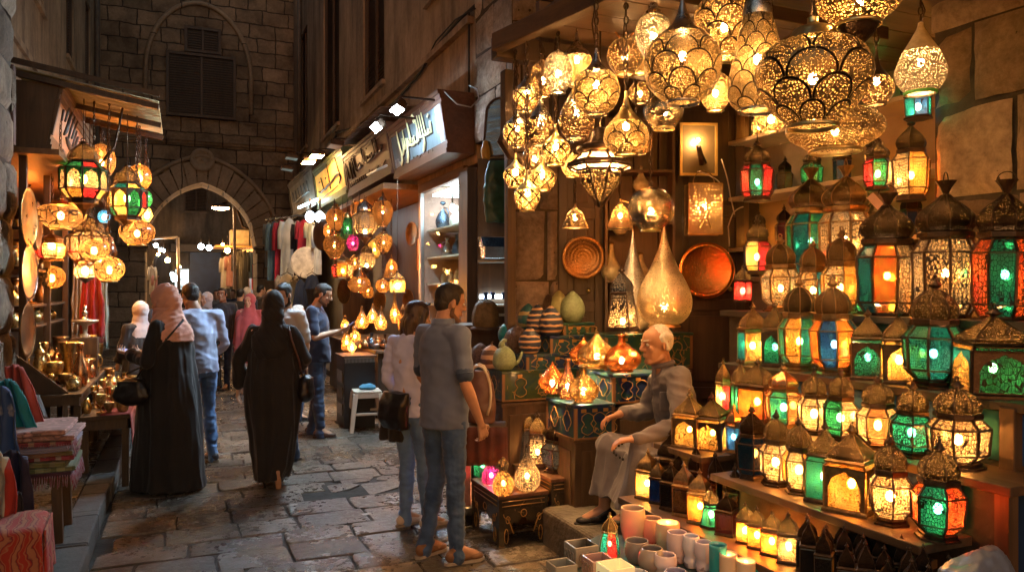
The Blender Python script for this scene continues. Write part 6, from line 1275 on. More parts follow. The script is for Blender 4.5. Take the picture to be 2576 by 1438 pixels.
g = MB(); g.b2(-wf, wf, 0, .012, -hf, hf); g.build('panel', pm('yellowed_print', (.13, .09, .04), .4, var=.3, sc=2, bump=.05), t)
g = MB()
for a, b, c_, e in ((-wf, -wf+.018, -hf, hf), (wf-.018, wf, -hf, hf), (-wf+.018, wf-.018, hf-.018, hf), (-wf+.018, wf-.018, -hf, -hf+.018)): g.b2(a, b, -.015, -.0005, c_, e)
g.build('frame', pm('gilt_frame', (.6, .4, .12), .4, .7), t); bulb(t, .06, .01, 1, 0, (-.02, -.06))
g = MB(); g.tube([(-.02, -.06, .02), (.0, -.05, -.05), (.03, -.02, -.11)], [.018, .022, .03], 8); g.build('bulb_bracket', MT['k'], t)
t = thing('wall_lamp', 'pierced flat metal box lamp with arch motif hanging on the door', 'lamp', W(1770, 590, 5.6), -A, None, (1, 1, 1)); wf, hf = 84/F*5.6/2, 126/F*5.6
g = MB(); g.b2(-wf, wf, -.06, .06, .004, hf-.004); g.build('shade', pierced('pierced_box_metal', (.45, .3, .2), 44, .3, tr=.3, gs=.3), t)
g = MB(); 
for a in (-wf, wf):
    for b_ in (-.06, .06): g.bar((a, b_, 0), (a, b_, hf), .008)
for z_ in (0, hf):
    for b_ in (-.06, .06): g.bar((-wf, b_, z_), (wf, b_, z_), .008)
g.tube([(.035*cos(a), -.063, .05+.06*max(0, sin(a))) for a in [pi*k/10 for k in range(11)]], .004, 4); g.tube([(.08*cos(a), 0, hf+.1*sin(a)) for a in [pi*k/10 for k in range(11)]], .004, 5); g.build('frame', MT['b'], t); bulb(t, hf*.55, .022, 1)
# niche shelf between the door leaves with pale gourds
t = thing('open_shelf', 'narrow open shelves between the shutter and the copper plate door', 'shelf', Lc((1604-CX)/F*6, 6.0, 0), -A)
g = MB()
for z_ in (1.35, 1.75, 2.2, 2.6, 3.0): g.b2(-.25, .25, -.12, .08, z_, z_+.02)
for x_ in (-.27, .25): g.b2(x_, x_+.02, -.12, .08, .3, 3.2)
g.build('shelf_boards', WDM, t)
CG = pm('pale_dried_gourd', (.4, .34, .2), .5, var=.3, sc=5, bump=.2)
for x, yb, w, h, lb in ((1538, 708, 50, 95, 'pale long necked gourd on the open shelf left of the teardrops'), (1612, 708, 48, 70, 'pale round gourd on the open shelf behind the mirrored ball'), (1560, 590, 40, 70, 'pale gourd on the second open shelf'), (1612, 480, 40, 60, 'pale gourd high on the open shelf')):
    gourd(x, yb, yb-h, w, 5.93, 'pearneck', CG, lb, lit=0, name='dried_gourd', cat='gourd', ribs=0, met='b')
# counter with domed basket behind the man's head
cabbox(1140, 818, 6.6, .42, .5, 'brown wooden counter behind the man in the polo', wood('counter_wood', (.06, .033, .02), (.13, .075, .045)))
t = thing('domed_basket', 'brown ribbed domed basket on the wooden counter', 'basket', W(1222, 822, 6.55)); g = MB(); g.lathe(spl([(0, .105), (.05, .115), (.12, .112), (.2, .085), (.235, .03), (.24, .001)], 4), 36); g.v = [(x*(1+.03*cos(9*atan2(y, x))), y*(1+.03*cos(9*atan2(y, x))), z) for x, y, z in g.v]; g.build('dome', pm('woven_straw', (.13, .085, .035), .7, var=.4, sc=30, bump=.5, bs=80), t); g = MB(); g.lathe([(-.02, .13), (0, .13), (.004, .1)], 30); g.build('tray', WD, t)
# bag beside the man, pink box, black sack
t = thing('tote_bag', 'tan and maroon tote bag with thick white handles right of the man in the polo', 'bag', W(1212, 1062, 5.3), -A)
g = MB(); loft(g, [((0, 0, 0), .1, .06), ((0, 0, .12), .1, .065), ((.0, 0, .26), .085, .05), ((-.01, 0, .36), .05, .03)]); mkobj('bag_body', remesh(g, .008, 3, lambda p: .01*nz(p, 14, 14, 14), pm('tan_maroon_leather', (.26, .15, .085), .5, col2=(.13, .045, .035), sc=7), 'bag_body'), t)
for s_ in (-1, 1): g = MB(); g.tube([(-.07+.0*s_, s_*.055, .18)]+[(-.02+.085*cos(a), s_*.06, .2+.2*sin(a)) for a in [pi-pi*k/10*1.25 for k in range(11)]], .009, 8); g.build('handle', pm('cream_handle', (.6, .5, .36), .5), t)
t = thing('stool', 'small stool whose red skirt stands in for reddish lamp glass under the tote bag', 'stool', W(1212, 1064, 5.3)-V(0, 0, .6), -A); z_ = t.location.z; t.location.z = 0; hz_ = z_+.6
g = MB(); g.b2(-.17, .17, -.12, .12, hz_-.04, hz_-.003); g.build('seat', WD, t, bev=.01)
for a in (-.14, .14):
    for b_ in (-.1, .1): g = MB(); g.bar((a, b_, 0), (a, b_, hz_-.04), .03); g.build('leg', WD, t)
g = MB(); g.grid(lambda u, v: V(-.18+.36*u, -.13-.008*sin(u*30), hz_-.003-.26*v), 30, 4); g.build('cloth_skirt', cloth('red_orange_cloth', (.08, .015, .01), (.05, .012, .01), 12), t, solid=.004)  # red skirt stands in for the orange-red glow of lamp glass
t = thing('cardboard_box', 'pink printed box on the floor behind the man in the polo', 'box', W(1166, 1255, 5.55), -A); g = MB(); g.b2(-.055, .055, -.05, .05, 0, .3); g.build('box', pm('pink_print', (.55, .28, .24), .6, var=.3, sc=14), t, bev=.003); t.location.z = .14
g = MB(); loft(g, [((0, 0, 0), .1, .09), ((0, 0, .08), .11, .1), ((0, 0, .135), .08, .08)]); o = mkobj('sack', remesh(g, .008, 3, lambda p: .012*nz(p, 12, 12, 12), BLKS, 'sack'), None); o.location = (W(1166, 1255, 5.55).x, W(1166, 1255, 5.55).y, 0); tag(o, 'black sack under the pink printed box', 'sack')
g = MB(); cbox(g, -.12, .0, 5.35, 5.37, .0, .36); tag(g.build('wooden_board', WD, None), 'thin dark board leaning behind the low carved table', 'board')
t = thing('plastic_tub', 'translucent white plastic tub on the narrow gap beside the seller', 'tub', W(1475, 1190, 5.25)); g = MB(); g.lathe([(0, .001), (0, .052), (.12, .066), (.125, .07), (.13, .066), (.006, .048)], 24); g.build('tub', pm('milky_plastic', (.5, .45, .35), .4), t)
t.location.z = .25+.0; 
g = MB(); g.b2(-.08, .08, -.08, .08, 0, W(1475, 1190, 5.25).z); o = g.build('wooden_block', WDM, None, bev=.003, loc=(t.location.x, t.location.y, 0), rz=-A); tag(o, 'wooden block under the plastic tub', 'block'); t.location.z = W(1475, 1190, 5.25).z+.001
# ---------- ceramic cups in front ----------
g = MB(); pq = [(.22, 2.75), (1.06, 2.75), (.7, 3.7), (.44, 3.76), (.24, 3.5)]; g.add([Lc(a, b, .02) for a, b in pq]+[Lc(a, b, .5) for a, b in pq], [(4, 3, 2, 1, 0), (5, 6, 7, 8, 9)]+[(k, (k+1) % 5, 5+(k+1) % 5, 5+k) for k in range(5)])
o = g.build('display_table', cloth('dark_teal_cover', (.015, .08, .075), (.03, .04, .035), 5), None, bev=.01); tag(o, 'low table with dark teal cloth under the ceramic cups', 'table')
def glaze(name, a, b, c_):
    m, nt, out = newm(name); co = objco(nt, (1, 1, 1), 3); z = nd(nt, 'SeparateXYZ', {0: nd(nt, 'TexCoord').outputs['Object']}).outputs[2]; n1 = nd(nt, 'TexNoise', {'Vector': co, 'Scale': 2.4, 'Detail': 2, 'Distortion': .6}).outputs[0]
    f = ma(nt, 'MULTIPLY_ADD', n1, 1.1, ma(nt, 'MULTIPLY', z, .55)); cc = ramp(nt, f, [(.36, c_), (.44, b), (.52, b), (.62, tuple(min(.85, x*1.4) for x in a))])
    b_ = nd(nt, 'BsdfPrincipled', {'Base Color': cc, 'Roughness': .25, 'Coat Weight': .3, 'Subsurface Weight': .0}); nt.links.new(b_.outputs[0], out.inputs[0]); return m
GZ = {'cream': glaze('cream_glaze', (.6, .42, .26), (.5, .33, .2), (.05, .06, .07)), 'pink': glaze('pink_glaze', (.6, .45, .42), (.45, .2, .2), (.1, .03, .12)), 'peach': glaze('peach_glaze', (.62, .36, .22), (.5, .12, .06), (.06, .08, .06)), 'blue': glaze('blue_glaze', (.55, .52, .55), (.3, .3, .42), (.08, .14, .25)), 'teal': glaze('teal_glaze', (.02, .22, .24), (.03, .15, .16), (.2, .2, .15)), 'lilac': glaze('lilac_glaze', (.5, .42, .46), (.35, .24, .27), (.25, .07, .03)), 'stone': glaze('stone_glaze', (.25, .2, .16), (.2, .13, .08), (.08, .05, .03)), 'red': glaze('red_glaze', (.5, .3, .22), (.3, .035, .02), (.2, .02, .015)), 'grey': glaze('grey_glaze', (.32, .28, .2), (.13, .11, .08), (.04, .035, .03))}
FLM = emit('candle_flame', (1, .5, .14), 900)
def cup(x, yb, yt, w, gl, label, shape='cup', candle=0, z=.502, wax=None):
    p = WZ(x, yb, z); d = p.x*SA+p.y*CA; wr = w/F*d; k = (yb-yt)/w*1.0-.12; k = max(k, .5); r = thing('candle_holder' if candle else 'ceramic_cup', label, 'candle' if candle else 'cup', p, random.uniform(0, 6), 'ceramic cups and candle pots on the low board', (wr,)*3)
    pr = {'cup': [(0, .3), (.03, .36), (.3, .46), (.6, .5), (.97, .47), (1, .45), (.97, .42), (.6, .44), (.15, .38), (.1, .001)], 'wavy': [(0, .28), (.03, .36), (.2, .42), (.38, .36), (.6, .48), (.9, .46), (1, .42), (.95, .38), (.6, .42), (.3, .3), (.2, .001)], 'straight': [(0, .44), (.03, .47), (.97, .48), (1, .46), (.97, .42), (.1, .4), (.08, .001)], 'bowl': [(0, .3), (.05, .36), (.4, .5), (.75, .48), (.95, .4), (1, .36), (.95, .34), (.5, .44), (.1, .3), (.08, .001)]}[shape]
    g = MB(); g.lathe([(a*k, b) for a, b in spl(pr, 3)], 28); g.build('cup_wall', GZ[gl], r)
    if candle:
        g = MB(); g.lathe([(.75*k, .001), (.75*k, .42)][::-1], 24); g.build('wax', pm('glowing_wax', (.9, .55, .25), .4, em=.9, bump=0), r); g = MB(); g.ell((0, 0, .75*k+.09), (.022, .022, .07), 8); g.build('flame', FLM, r)
    return r
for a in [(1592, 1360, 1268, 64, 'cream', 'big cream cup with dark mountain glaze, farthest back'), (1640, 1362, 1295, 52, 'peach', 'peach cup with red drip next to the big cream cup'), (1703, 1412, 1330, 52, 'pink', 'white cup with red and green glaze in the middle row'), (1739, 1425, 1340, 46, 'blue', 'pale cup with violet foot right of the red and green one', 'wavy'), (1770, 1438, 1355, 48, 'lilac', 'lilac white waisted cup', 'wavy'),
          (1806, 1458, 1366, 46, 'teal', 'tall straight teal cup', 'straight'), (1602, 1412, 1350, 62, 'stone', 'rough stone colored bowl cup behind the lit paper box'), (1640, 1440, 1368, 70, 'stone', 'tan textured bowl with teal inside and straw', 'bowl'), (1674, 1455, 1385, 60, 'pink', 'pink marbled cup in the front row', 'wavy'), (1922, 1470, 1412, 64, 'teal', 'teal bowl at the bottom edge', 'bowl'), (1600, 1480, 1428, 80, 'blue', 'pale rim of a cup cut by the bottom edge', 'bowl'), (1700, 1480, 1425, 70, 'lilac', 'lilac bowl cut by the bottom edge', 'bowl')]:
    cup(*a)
cup(1680, 1392, 1305, 62, 'peach', 'orange glowing candle pot with black wick clip', 'cup', 1); cup(1832, 1470, 1388, 46, 'cream', 'clear candle glass with bright flame', 'straight', 1); cup(1876, 1478, 1405, 50, 'cream', 'clear candle glass beside the bright one', 'straight', 1)
def sqpot(x, yb, yt, w, gl, label, em=0, rz=.4):
    p = WZ(x, yb, .502); d = p.x*SA+p.y*CA; h = (yb-yt)/F*d*.8; a = w/F*d*.72/2; r = thing('square_pot', label, 'pot', p, -A+rz, 'square ceramic pots on the low board'); t_ = .008; g = MB()
    mt = pm('lit_paper', (1, .75, .35), .6, em=.3, var=.15) if em else GZ[gl]
    for c_, s_ in (((0, -a+t_/2, h/2), (2*a, t_, h)), ((0, a-t_/2, h/2), (2*a, t_, h)), ((-a+t_/2, 0, h/2), (t_, 2*a-2*t_, h)), ((a-t_/2, 0, h/2), (t_, 2*a-2*t_, h)), ((0, 0, .004), (2*a-2*t_, 2*a-2*t_, .008))): g.box(c_, s_)
    g.build('pot_wall', mt, r, bev=.003)
    g = MB()
    for s_ in (-.5, 0, .5): g.tube([(a*s_+.012*cos(q), -a-.002, h*.5+.018*sin(q)) for q in [2*pi*k/10 for k in range(11)]], .002, 4); g.tube([(-a-.002, a*s_+.012*cos(q), h*.5+.018*sin(q)) for q in [2*pi*k/10 for k in range(11)]], .002, 4)
    g.build('carved_marks', pm('mark_cream', (.4, .3, .2), .7) if not em else GOLDP, r)
sqpot(1462, 1412, 1352, 90, 'grey', 'square grey ceramic pot at the far left'); sqpot(1504, 1442, 1388, 84, 'red', 'square red ceramic pot with carved signs'); sqpot(1412, 1470, 1398, 84, 'grey', 'square dark pot cut by the bottom edge'); sqpot(1548, 1478, 1402, 100, 'cream', 'glowing square paper candle box', 1)
p = WZ(1533, 1400, .502); fanous(p, .1, .2, 'taper', 6, 'tr', 'db', 'g', 'brass lantern with turquoise and red panes standing among the pots', rz=.3, lit=1, br=.01)
# right edge bits
g = MB(); g.b2(2.72, 3.45, 1.7, 2.6, .26, .98); tag(g.build('covered_crate', cloth('blue_cover', (.015, .06, .18), (.01, .03, .09), 3), None, bev=.01), 'blue cloth covered crate under the right end board', 'crate')
t = thing('trestle', 'rough timber trestle against the stone wall at the right edge', 'trestle', (0, 0, 0))
g = MB(); q = W(2545, 1190, 2.85); g.bar((q.x, q.y, 0), (q.x, q.y, 1.26), .06); g.build('post', WDM, t, bev=.004); g = MB(); g.b2(2.88, 3.46, 1.5, 2.25, 1.225, 1.275); g.build('table_top', WDH, t, bev=.006)
g = MB(); loft(g, [((0, 0, 0), .13, .1), ((0, 0, .05), .14, .11), ((.02, 0, .1), .09, .07), ((.03, 0, .14), .03, .03)]); o = mkobj('plastic_bag', remesh(g, .01, 2, lambda p: .02*nz(p, 14, 14, 9)-.016*abs(nz(p, 30, 30, 22)), pm('white_plastic_film', (.13, .145, .19), .35, var=.2), 'plastic_bag'), None); q = W(2470, 1490, 2.45); o.location = (q.x, q.y, max(q.z, .26)); tag(o, 'crumpled white plastic bag in the lower right corner', 'bag')
g = MB(); g.bar(W(2310, 1430, 2.9), W(2450, 1372, 2.9), .03); tag(g.build('wooden_pole', WDM, None), 'slanting wooden pole beside the white plastic bag', 'pole')
# ---------- signs ----------
def sign(name, label, X0t, X0b, y0, y1, z0, z1, cab, face, ink, strokes, small=(), side=1, patch=(), depth=.4, ik=.016):
    """box sign on a street wall; side=1 right wall (face looks to -X), side=-1 left wall"""
    r = thing('shop_sign', label, 'sign', (0, 0, 0)); s = side; q = .06
    Xt, Xb = X0t, X0b; back = Xt+s*depth
    T = lambda u, v, o=0: V(Xb+(Xt-Xb)*v-s*o, (y1+(y0-y1)*u) if s > 0 else (y0+(y1-y0)*u), z0+(z1-z0)*v)
    g = MB(); g.hexa([(Xb, y0, z0), (back, y0, z0), (back, y1, z0), (Xb, y1, z0)], [(Xt, y0, z1), (back, y0, z1), (back, y1, z1), (Xt, y1, z1)]); g.build('cabinet', cab, r, bev=.004)
    g = MB(); L_ = y1-y0; a = .14/(z1-z0)
    g.hexa([T(.02, a, .002), T(.98, a, .002), T(.98, a, .01), T(.02, a, .01)], [T(.02, 1-a, .002), T(.98, 1-a, .002), T(.98, 1-a, .01), T(.02, 1-a, .01)]); g.build('face_panel', face, r)
    g = MB()
    for k, (v0, v1) in enumerate(((.0, a*.35), (a*.35, a*.7), (a*.7, a), (1-a, 1-a*.7), (1-a*.7, 1-a*.35), (1-a*.35, 1))):
        o = (.045, .03, .018, .018, .03, .045)[k]; g.hexa([T(0, v0, .001), T(1, v0, .001), T(1, v0, o), T(0, v0, o)], [T(0, v1, .001), T(1, v1, .001), T(1, v1, o), T(0, v1, o)])
    for u0, u1 in ((0, .02), (.98, 1)): g.hexa([T(u0, a, .001), T(u1, a, .001), T(u1, a, .03), T(u0, a, .03)], [T(u0, 1-a, .001), T(u1, 1-a, .001), T(u1, 1-a, .03), T(u0, 1-a, .03)])
    g.build('moulding', cab, r)
    g = MB()
    for st in strokes:
        pts = [T(u, v, .022) for u, v in st]; n = len(pts); g.tube(pts, [ik*(.55 if i in (0, n-1) else 1.15) for i in range(n)], 6)
    g.build('lettering', ink, r)
    if ink is YGO:
        g = MB()
        for st in strokes: g.tube([T(u+.012, v-.022, .006) for u, v in st], ik*1.1, 6)  # dark offset copies of the strokes stand in for letter shadows
        g.build('letter_shadow', DARK, r)
    if small:
        g = MB()
        for st in small: g.tube([T(u, v, .018) for u, v in st], .008, 5)
        g.build('small_lettering', MT['k'] if ink is not MT['k'] else ink, r)
    for u0, u1, v0, v1 in patch:
        g = MB(); g.hexa([T(u0, v0, .011), T(u1, v0, .011), T(u1, v0, .014), T(u0, v0, .014)], [T(u0, v1, .011), T(u1, v1, .011), T(u1, v1, .014), T(u0, v1, .014)]); g.build('sticker', pm('silver_print', (.35, .38, .42), .4, var=.7, sc=25), r)
    return r
SGW = wood('sign_reddish_wood', (.07, .03, .018), (.15, .07, .04), axis=1); SFW = wood('sign_face_wood', (.12, .18, .21), (.22, .3, .33), axis=2, rough=.35)
YGO = pm('gilded_letters', (.9, .85, .45), .35, 0, var=.2)
J1 = [[(.17, .84), (.19, .62), (.215, .4), (.21, .28), (.18, .2), (.15, .27)], [(.26, .66), (.27, .46), (.245, .38), (.225, .36)], [(.29, .8), (.305, .52), (.29, .45), (.27, .44)], [(.28, .2), (.31, .19), (.335, .3), (.345, .5), (.33, .62)], [(.34, .46), (.38, .46), (.37, .58), (.36, .6)], [(.39, .95), (.41, .75), (.425, .52), (.39, .46)], [(.36, .5), (.42, .44), (.46, .43), (.5, .45), (.54, .43)], [(.46, .43), (.455, .56)], [(.49, .44), (.485, .58)], [(.5, .9), (.52, .93), (.545, .86), (.53, .78), (.51, .83)], [(.52, .42), (.56, .47), (.58, .52), (.565, .6), (.55, .52), (.57, .44)], [(.555, .82), (.575, .56), (.6, .47)], [(.59, .86), (.61, .5)], [(.63, .84), (.65, .5)], [(.66, .98), (.69, .52)], [(.6, .47), (.66, .48), (.66, .36), (.635, .26), (.61, .22)], [(.66, .47), (.7, .46), (.7, .54)], [(.7, .46), (.74, .46), (.74, .54)], [(.74, .46), (.79, .46), (.79, .58), (.785, .64)], [(.755, .72), (.775, .76)]]
S1 = [[(.4, .1), (.44, .15), (.47, .12), (.5, .15), (.54, .16), (.57, .2)], [(.42, .2), (.43, .22)], [(.6, .15), (.65, .13), (.69, .15), (.7, .2)], [(.74, .14), (.77, .16), (.76, .2)], [(.48, .2), (.5, .21)]]
R1 = sign('s1', 'big blue lit sign with gold Arabic letters above the glass cabinet', 2.66, 2.77, 8.17, 10.5, 3.24, 3.94, SGW, SFW, YGO, J1, S1, patch=((.87, .97, .38, .85), (.9, .97, .16, .34), (.03, .12, .16, .36)))
J2 = [[(.05, .72), (.07, .5), (.085, .42), (.06, .4)], [(.12, .8), (.15, .5), (.16, .38), (.13, .36)], [(.2, .82), (.215, .44), (.24, .36)], [(.24, .84), (.27, .5), (.3, .46), (.28, .54)], [(.3, .5), (.36, .5), (.4, .52), (.44, .5)], [(.35, .5), (.345, .6)], [(.39, .5), (.385, .6)], [(.45, .86), (.47, .5)], [(.5, .56), (.54, .5), (.57, .58), (.54, .64)], [(.54, .52), (.6, .52), (.66, .53), (.72, .55)], [(.62, .52), (.62, .62)], [(.66, .53), (.66, .64)], [(.7, .88), (.73, .54)], [(.76, .92), (.79, .56), (.74, .54)], [(.8, .56), (.85, .55), (.88, .62), (.84, .66)], [(.55, .78), (.57, .78)]]
S2 = [[(.06+.05*k, .3), (.07+.05*k, .2), (.095+.05*k, .22)] for k in range(9)]+[[(.56, .34), (.57, .2)], [(.62, .3), (.63, .24)], [(.7, .3), (.72, .24), (.76, .3)], [(.8, .3), (.85, .26), (.9, .32)]]
sign('s2', 'brown wooden sign with dark Arabic letters between the blue and yellow signs', 2.66, 2.77, 10.65, 13.75, 3.35, 4.08, SGW, wood('brown_face', (.13, .065, .035), (.22, .11, .06), axis=1), MT['k'], J2, S2)
sign('s3', 'glowing yellow sign with black Arabic handwriting', 2.66, 2.78, 13.95, 17.2, 3.45, 4.3, pm('green_gold_trim', (.12, .14, .05), .4, var=.5, sc=5), pm('lit_yellow_panel', (1, .42, .08), .6, em=.42, var=.35, sc=1.5, bump=0), MT['k'], [[(.1, .42), (.2, .36), (.28, .4), (.36, .38), (.44, .42), (.6, .44), (.72, .5), (.84, .52), (.88, .4), (.8, .3)], [(.25, .7), (.3, .4)], [(.5, .9), (.53, .3)], [(.78, .9), (.84, .52)], [(.16, .62), (.2, .62)], [(.4, .6), (.42, .62)]], [[(.2, .22), (.4, .24), (.6, .25), (.75, .28)]], ik=.022)
sign('s4', 'dim blue grey sign farthest down the right side', 2.66, 2.8, 17.5, 21.6, 3.6, 4.55, WD, pm('faded_sign_print', (.16, .16, .14), .5, var=.6, sc=4), pm('pale_letters', (.3, .33, .33), .5), [[(.15+.12*k, .7), (.17+.12*k, .4)] for k in range(6)]+[[(.12, .42), (.3, .4), (.5, .43), (.8, .42)]], ik=.03)
sign('s5', 'pink wooden sign with grey worn letters under the left awning', -1.03, -1.15, 8.05, 10.7, 2.97, 3.58, WDM, pm('pink_sign_board', (.42, .24, .14), .6, var=.2, sc=3), pm('grey_letters', (.09, .09, .085), .8), [[(.12, .72), (.13, .55)], [(.22, .88), (.2, .6)], [(.3, .9), (.26, .5), (.24, .42)], [(.38, .86), (.34, .42)], [(.46, .84), (.42, .5)], [(.3, .42), (.36, .38), (.44, .34), (.52, .4), (.56, .5)], [(.5, .7), (.47, .36)], [(.56, .64), (.54, .4), (.6, .36), (.66, .42), (.64, .5)], [(.28, .2), (.34, .14), (.42, .2)], [(.46, .3), (.46, .14)], [(.52, .24), (.56, .14), (.64, .2)], [(.72, .5), (.7, .3), (.78, .26)]], side=-1, ik=.02)
# floodlights
FLW = emit('white_led_lens', (.6, .82, 1), FLOOD*1.6); FLY = emit('warm_flood_lens', (1, .55, .2), FLOOD*.25)
def flood(x, y, X, m_, label, arm=.45, sz=(.28, .1), tilt=.5):
    p = WX(x, y, X); r = thing('floodlight', label, 'floodlight', p); R_ = Matrix.Rotation(tilt, 3, 'Y')
    g = MB(); g.box(R_ @ V(0, 0, .05), (sz[1]*1.1, sz[0]*1.1, .08), 0, 0, R_); g.box(R_ @ V(0, 0, .1), (sz[1]*.7, sz[0]*.7, .05), 0, 0, R_); g.build('housing', MT['k'], r, bev=.01)
    g = MB(); g.box(R_ @ V(0, 0, .004), (sz[1], sz[0], .008), 0, 0, R_); g.build('lens', m_, r)
    g = MB(); g.tube([(0, 0, .1), (.05, 0, .16), (arm, 0, .16)], .014, 6); g.build('arm', MT['k'], r); return r
flood(998, 278, 2.2, FLW, 'bright white LED floodlight on an arm over the big blue sign'); flood(945, 322, 2.15, FLW, 'second white LED floodlight at the joint of the blue and brown signs', .5, tilt=.75)
flood(797, 394, 2.35, FLY, 'round warm flood lamp over the yellow sign, right of two', .6, (.34, .22), 0); flood(776, 410, 2.25, FLY, 'round warm flood lamp over the yellow sign, left of two', .7, (.34, .22), 0)
flood(842, 370, 2.45, pm('dull_lens', (.4, .3, .2), .4), 'unlit dark floodlight above the brown sign', .5, (.4, .2), .1)
for x, y, lb in ((733, 400, 'pale unlit lamp hood beside the arch wall, upper of two'), (722, 428, 'pale unlit lamp hood beside the arch wall, lower of two')):
    flood(x, y, 2.3, pm('pale_lens', (.4, .42, .38), .4), lb, .7, (.3, .25), .1)
# fluorescent tube over brown sign edge + wires
g = MB(); q = WX(925, 440, 2.6); g.tube([q, q+V(.02, -1.1, -.02)], .02, 8); tag(g.build('tube_lamp', pm('dull_tube', (.5, .55, .55), .3), None), 'thin unlit tube fixed below the brown sign', 'tube lamp')
g = MB(); pts = [WX(a, b, 3.06) for a, b in ((700, 540), (760, 470), (800, 425), (850, 330), (885, 325), (930, 310), (1000, 250), (1060, 180), (1100, 115), (1150, 55), (1200, 10))]; g.tube(pts, .018, 5); g.tube([q+V(-.02, .0, .06*sin(i*1.7)) for i, q in enumerate(pts)], .01, 5)
tag(g.build('electric_cable', pm('black_cable', (.01, .01, .01), .6), None), 'sagging black cables running along the right house wall', 'cable')
g = MB(); a = WX(700, 380, 3.0); g.tube([WX(845, 330, 3.06), WX(845, 440, 3.06)], .015, 5); g.tube([WX(1180, 30, 3.06), WX(1180, 240, 3.06)], .012, 5); tag(g.build('electric_cable', MC['black_cable'], None), 'vertical thin cables dropping down the right house wall', 'cable')
g = MB(); g.tube([W(1120, 232, 8.1), W(1150, 262, 8.05), W(1185, 270, 8.0), W(1205, 250, 7.95), W(1200, 225, 8.0), W(1180, 215, 8.1)], .008, 5); tag(g.build('loose_wire', pm('grey_wire', (.25, .25, .25), .5), None), 'loose grey wire looping over the end of the big blue sign', 'wire')
# pipe by the left wall
for q, lb in ((-2.02, 'old drain pipe climbing the left house near the arch wall'), (3.02, 'thin drain pipe climbing the right house near the arch wall')): g = MB(); g.tube([(q, 22.2, 4.9 if q > 0 else 5.2), (q, 22.2, 12)], .06, 8); tag(g.build('drain_pipe', pm('old_pipe', (.12, .1, .08), .7), None), lb, 'pipe')
g = MB(); 
for k in range(14): g.bar((2.55, 10.7+.22*k, 4.26), (3.1, 10.7+.22*k, 4.34), .2, .012)
tag(g.build('corrugated_hood', pm('rusty_sheet', (.2, .12, .07), .6, .3, var=.5), None), 'ribbed sheet metal hood over the brown sign', 'awning')
# ---------- glass cabinet shop ----------
t = thing('display_cabinet', 'tall glass cabinet of silverware lit by white lamps under the big blue sign', 'cabinet', (0, 0, 0)); ALU = pm('dull_aluminium', (.35, .36, .38), .35, .8, var=.2)
g = MB(); g.b2(3.68, 3.74, 8.5, 10.4, .0, 3.14); g.b2(3.1, 3.68, 10.3, 10.4, 0, 3.14); g.b2(3.12, 3.68, 8.5, 8.58, 0, 3.14); g.build('back', pm('cabinet_lining', (.34, .2, .15), .6), t)
g = MB(); g.b2(3.08, 3.7, 8.58, 10.3, .0, .95); g.build('plinth', SGW, t, bev=.006); g = MB(); g.b2(3.04, 3.12, 8.5, 10.4, 3.04, 3.16); g.build('header', SGW, t, bev=.006)
for y_ in (8.5, 10.3): g = MB(); g.b2(3.05, 3.11, y_, y_+.09, .95, 3.04); g.build('post', ALU, t, bev=.004)
for z_ in (1.22, 1.5, 1.78, 2.14, 2.52): g = MB(); g.b2(3.14, 3.67, 8.6, 10.28, z_-.02, z_); g.build('shelf', pm('pale_shelf', (.5, .46, .36), .5), t)
m, nt, out = newm('cabinet_glass'); nt.links.new(nd(nt, 'MixShader', {0: .07, 1: nd(nt, 'BsdfTransparent', {0: (.9, .97, .97, 1)}), 2: nd(nt, 'BsdfGlossy', {1: .05})}).outputs[0], out.inputs[0]); CGL = m
g = MB(); g.b2(3.07, 3.075, 8.6, 10.3, .97, 3.03); g.build('glass_door', CGL, t)
g = MB(); g.b2(3.2, 3.6, 8.7, 10.2, 2.99, 3.02); g.build('light_panel', emit('cabinet_light', (.78, .92, 1), CABL), t)
SV = pm('polished_silver', (.75, .76, .78), .18, 1, var=.2, sc=12, bump=.3, bs=60); SVD = pm('dark_silver', (.1, .14, .2), .2, .9, var=.5, sc=14, bump=.4); WC = pm('white_ceramic', (.6, .58, .52), .3)
VP = {'vase': [(0, .3), (.05, .4), (.3, .5), (.5, .42), (.65, .2), (.8, .14), (.95, .2), (1, .22)], 'jug': [(0, .3), (.1, .42), (.3, .5), (.5, .4), (.7, .2), (.85, .17), (.93, .26), (1, .2)], 'goblet': [(0, .42), (.05, .4), (.1, .1), (.35, .08), (.45, .3), (.7, .48), (.95, .5), (1, .47)], 'bowl': [(0, .25), (.05, .28), (.15, .2), (.3, .35), (.7, .5), (1, .5)], 'candlestick': [(0, .5), (.06, .42), (.1, .16), (.3, .1), (.45, .22), (.55, .1), (.8, .12), (.86, .3), (1, .28)], 'mortar': [(0, .45), (.1, .42), (.3, .35), (.8, .44), (1, .5)], 'pot': [(0, .3), (.08, .42), (.35, .5), (.6, .42), (.72, .3), (.78, .36), (.85, .2), (.93, .08), (1, .05)], 'stand': [(0, .3), (.1, .2), (.6, .12), (.8, .2), (.9, .5), (1, .5)], 'tea': [(0, .35), (.15, .5), (.45, .5), (.65, .32), (.72, .34), (.82, .2), (.92, .06), (1, .04)], 'drum': [(0, .5), (.5, .46), (1, .5)]}
_vm = {}
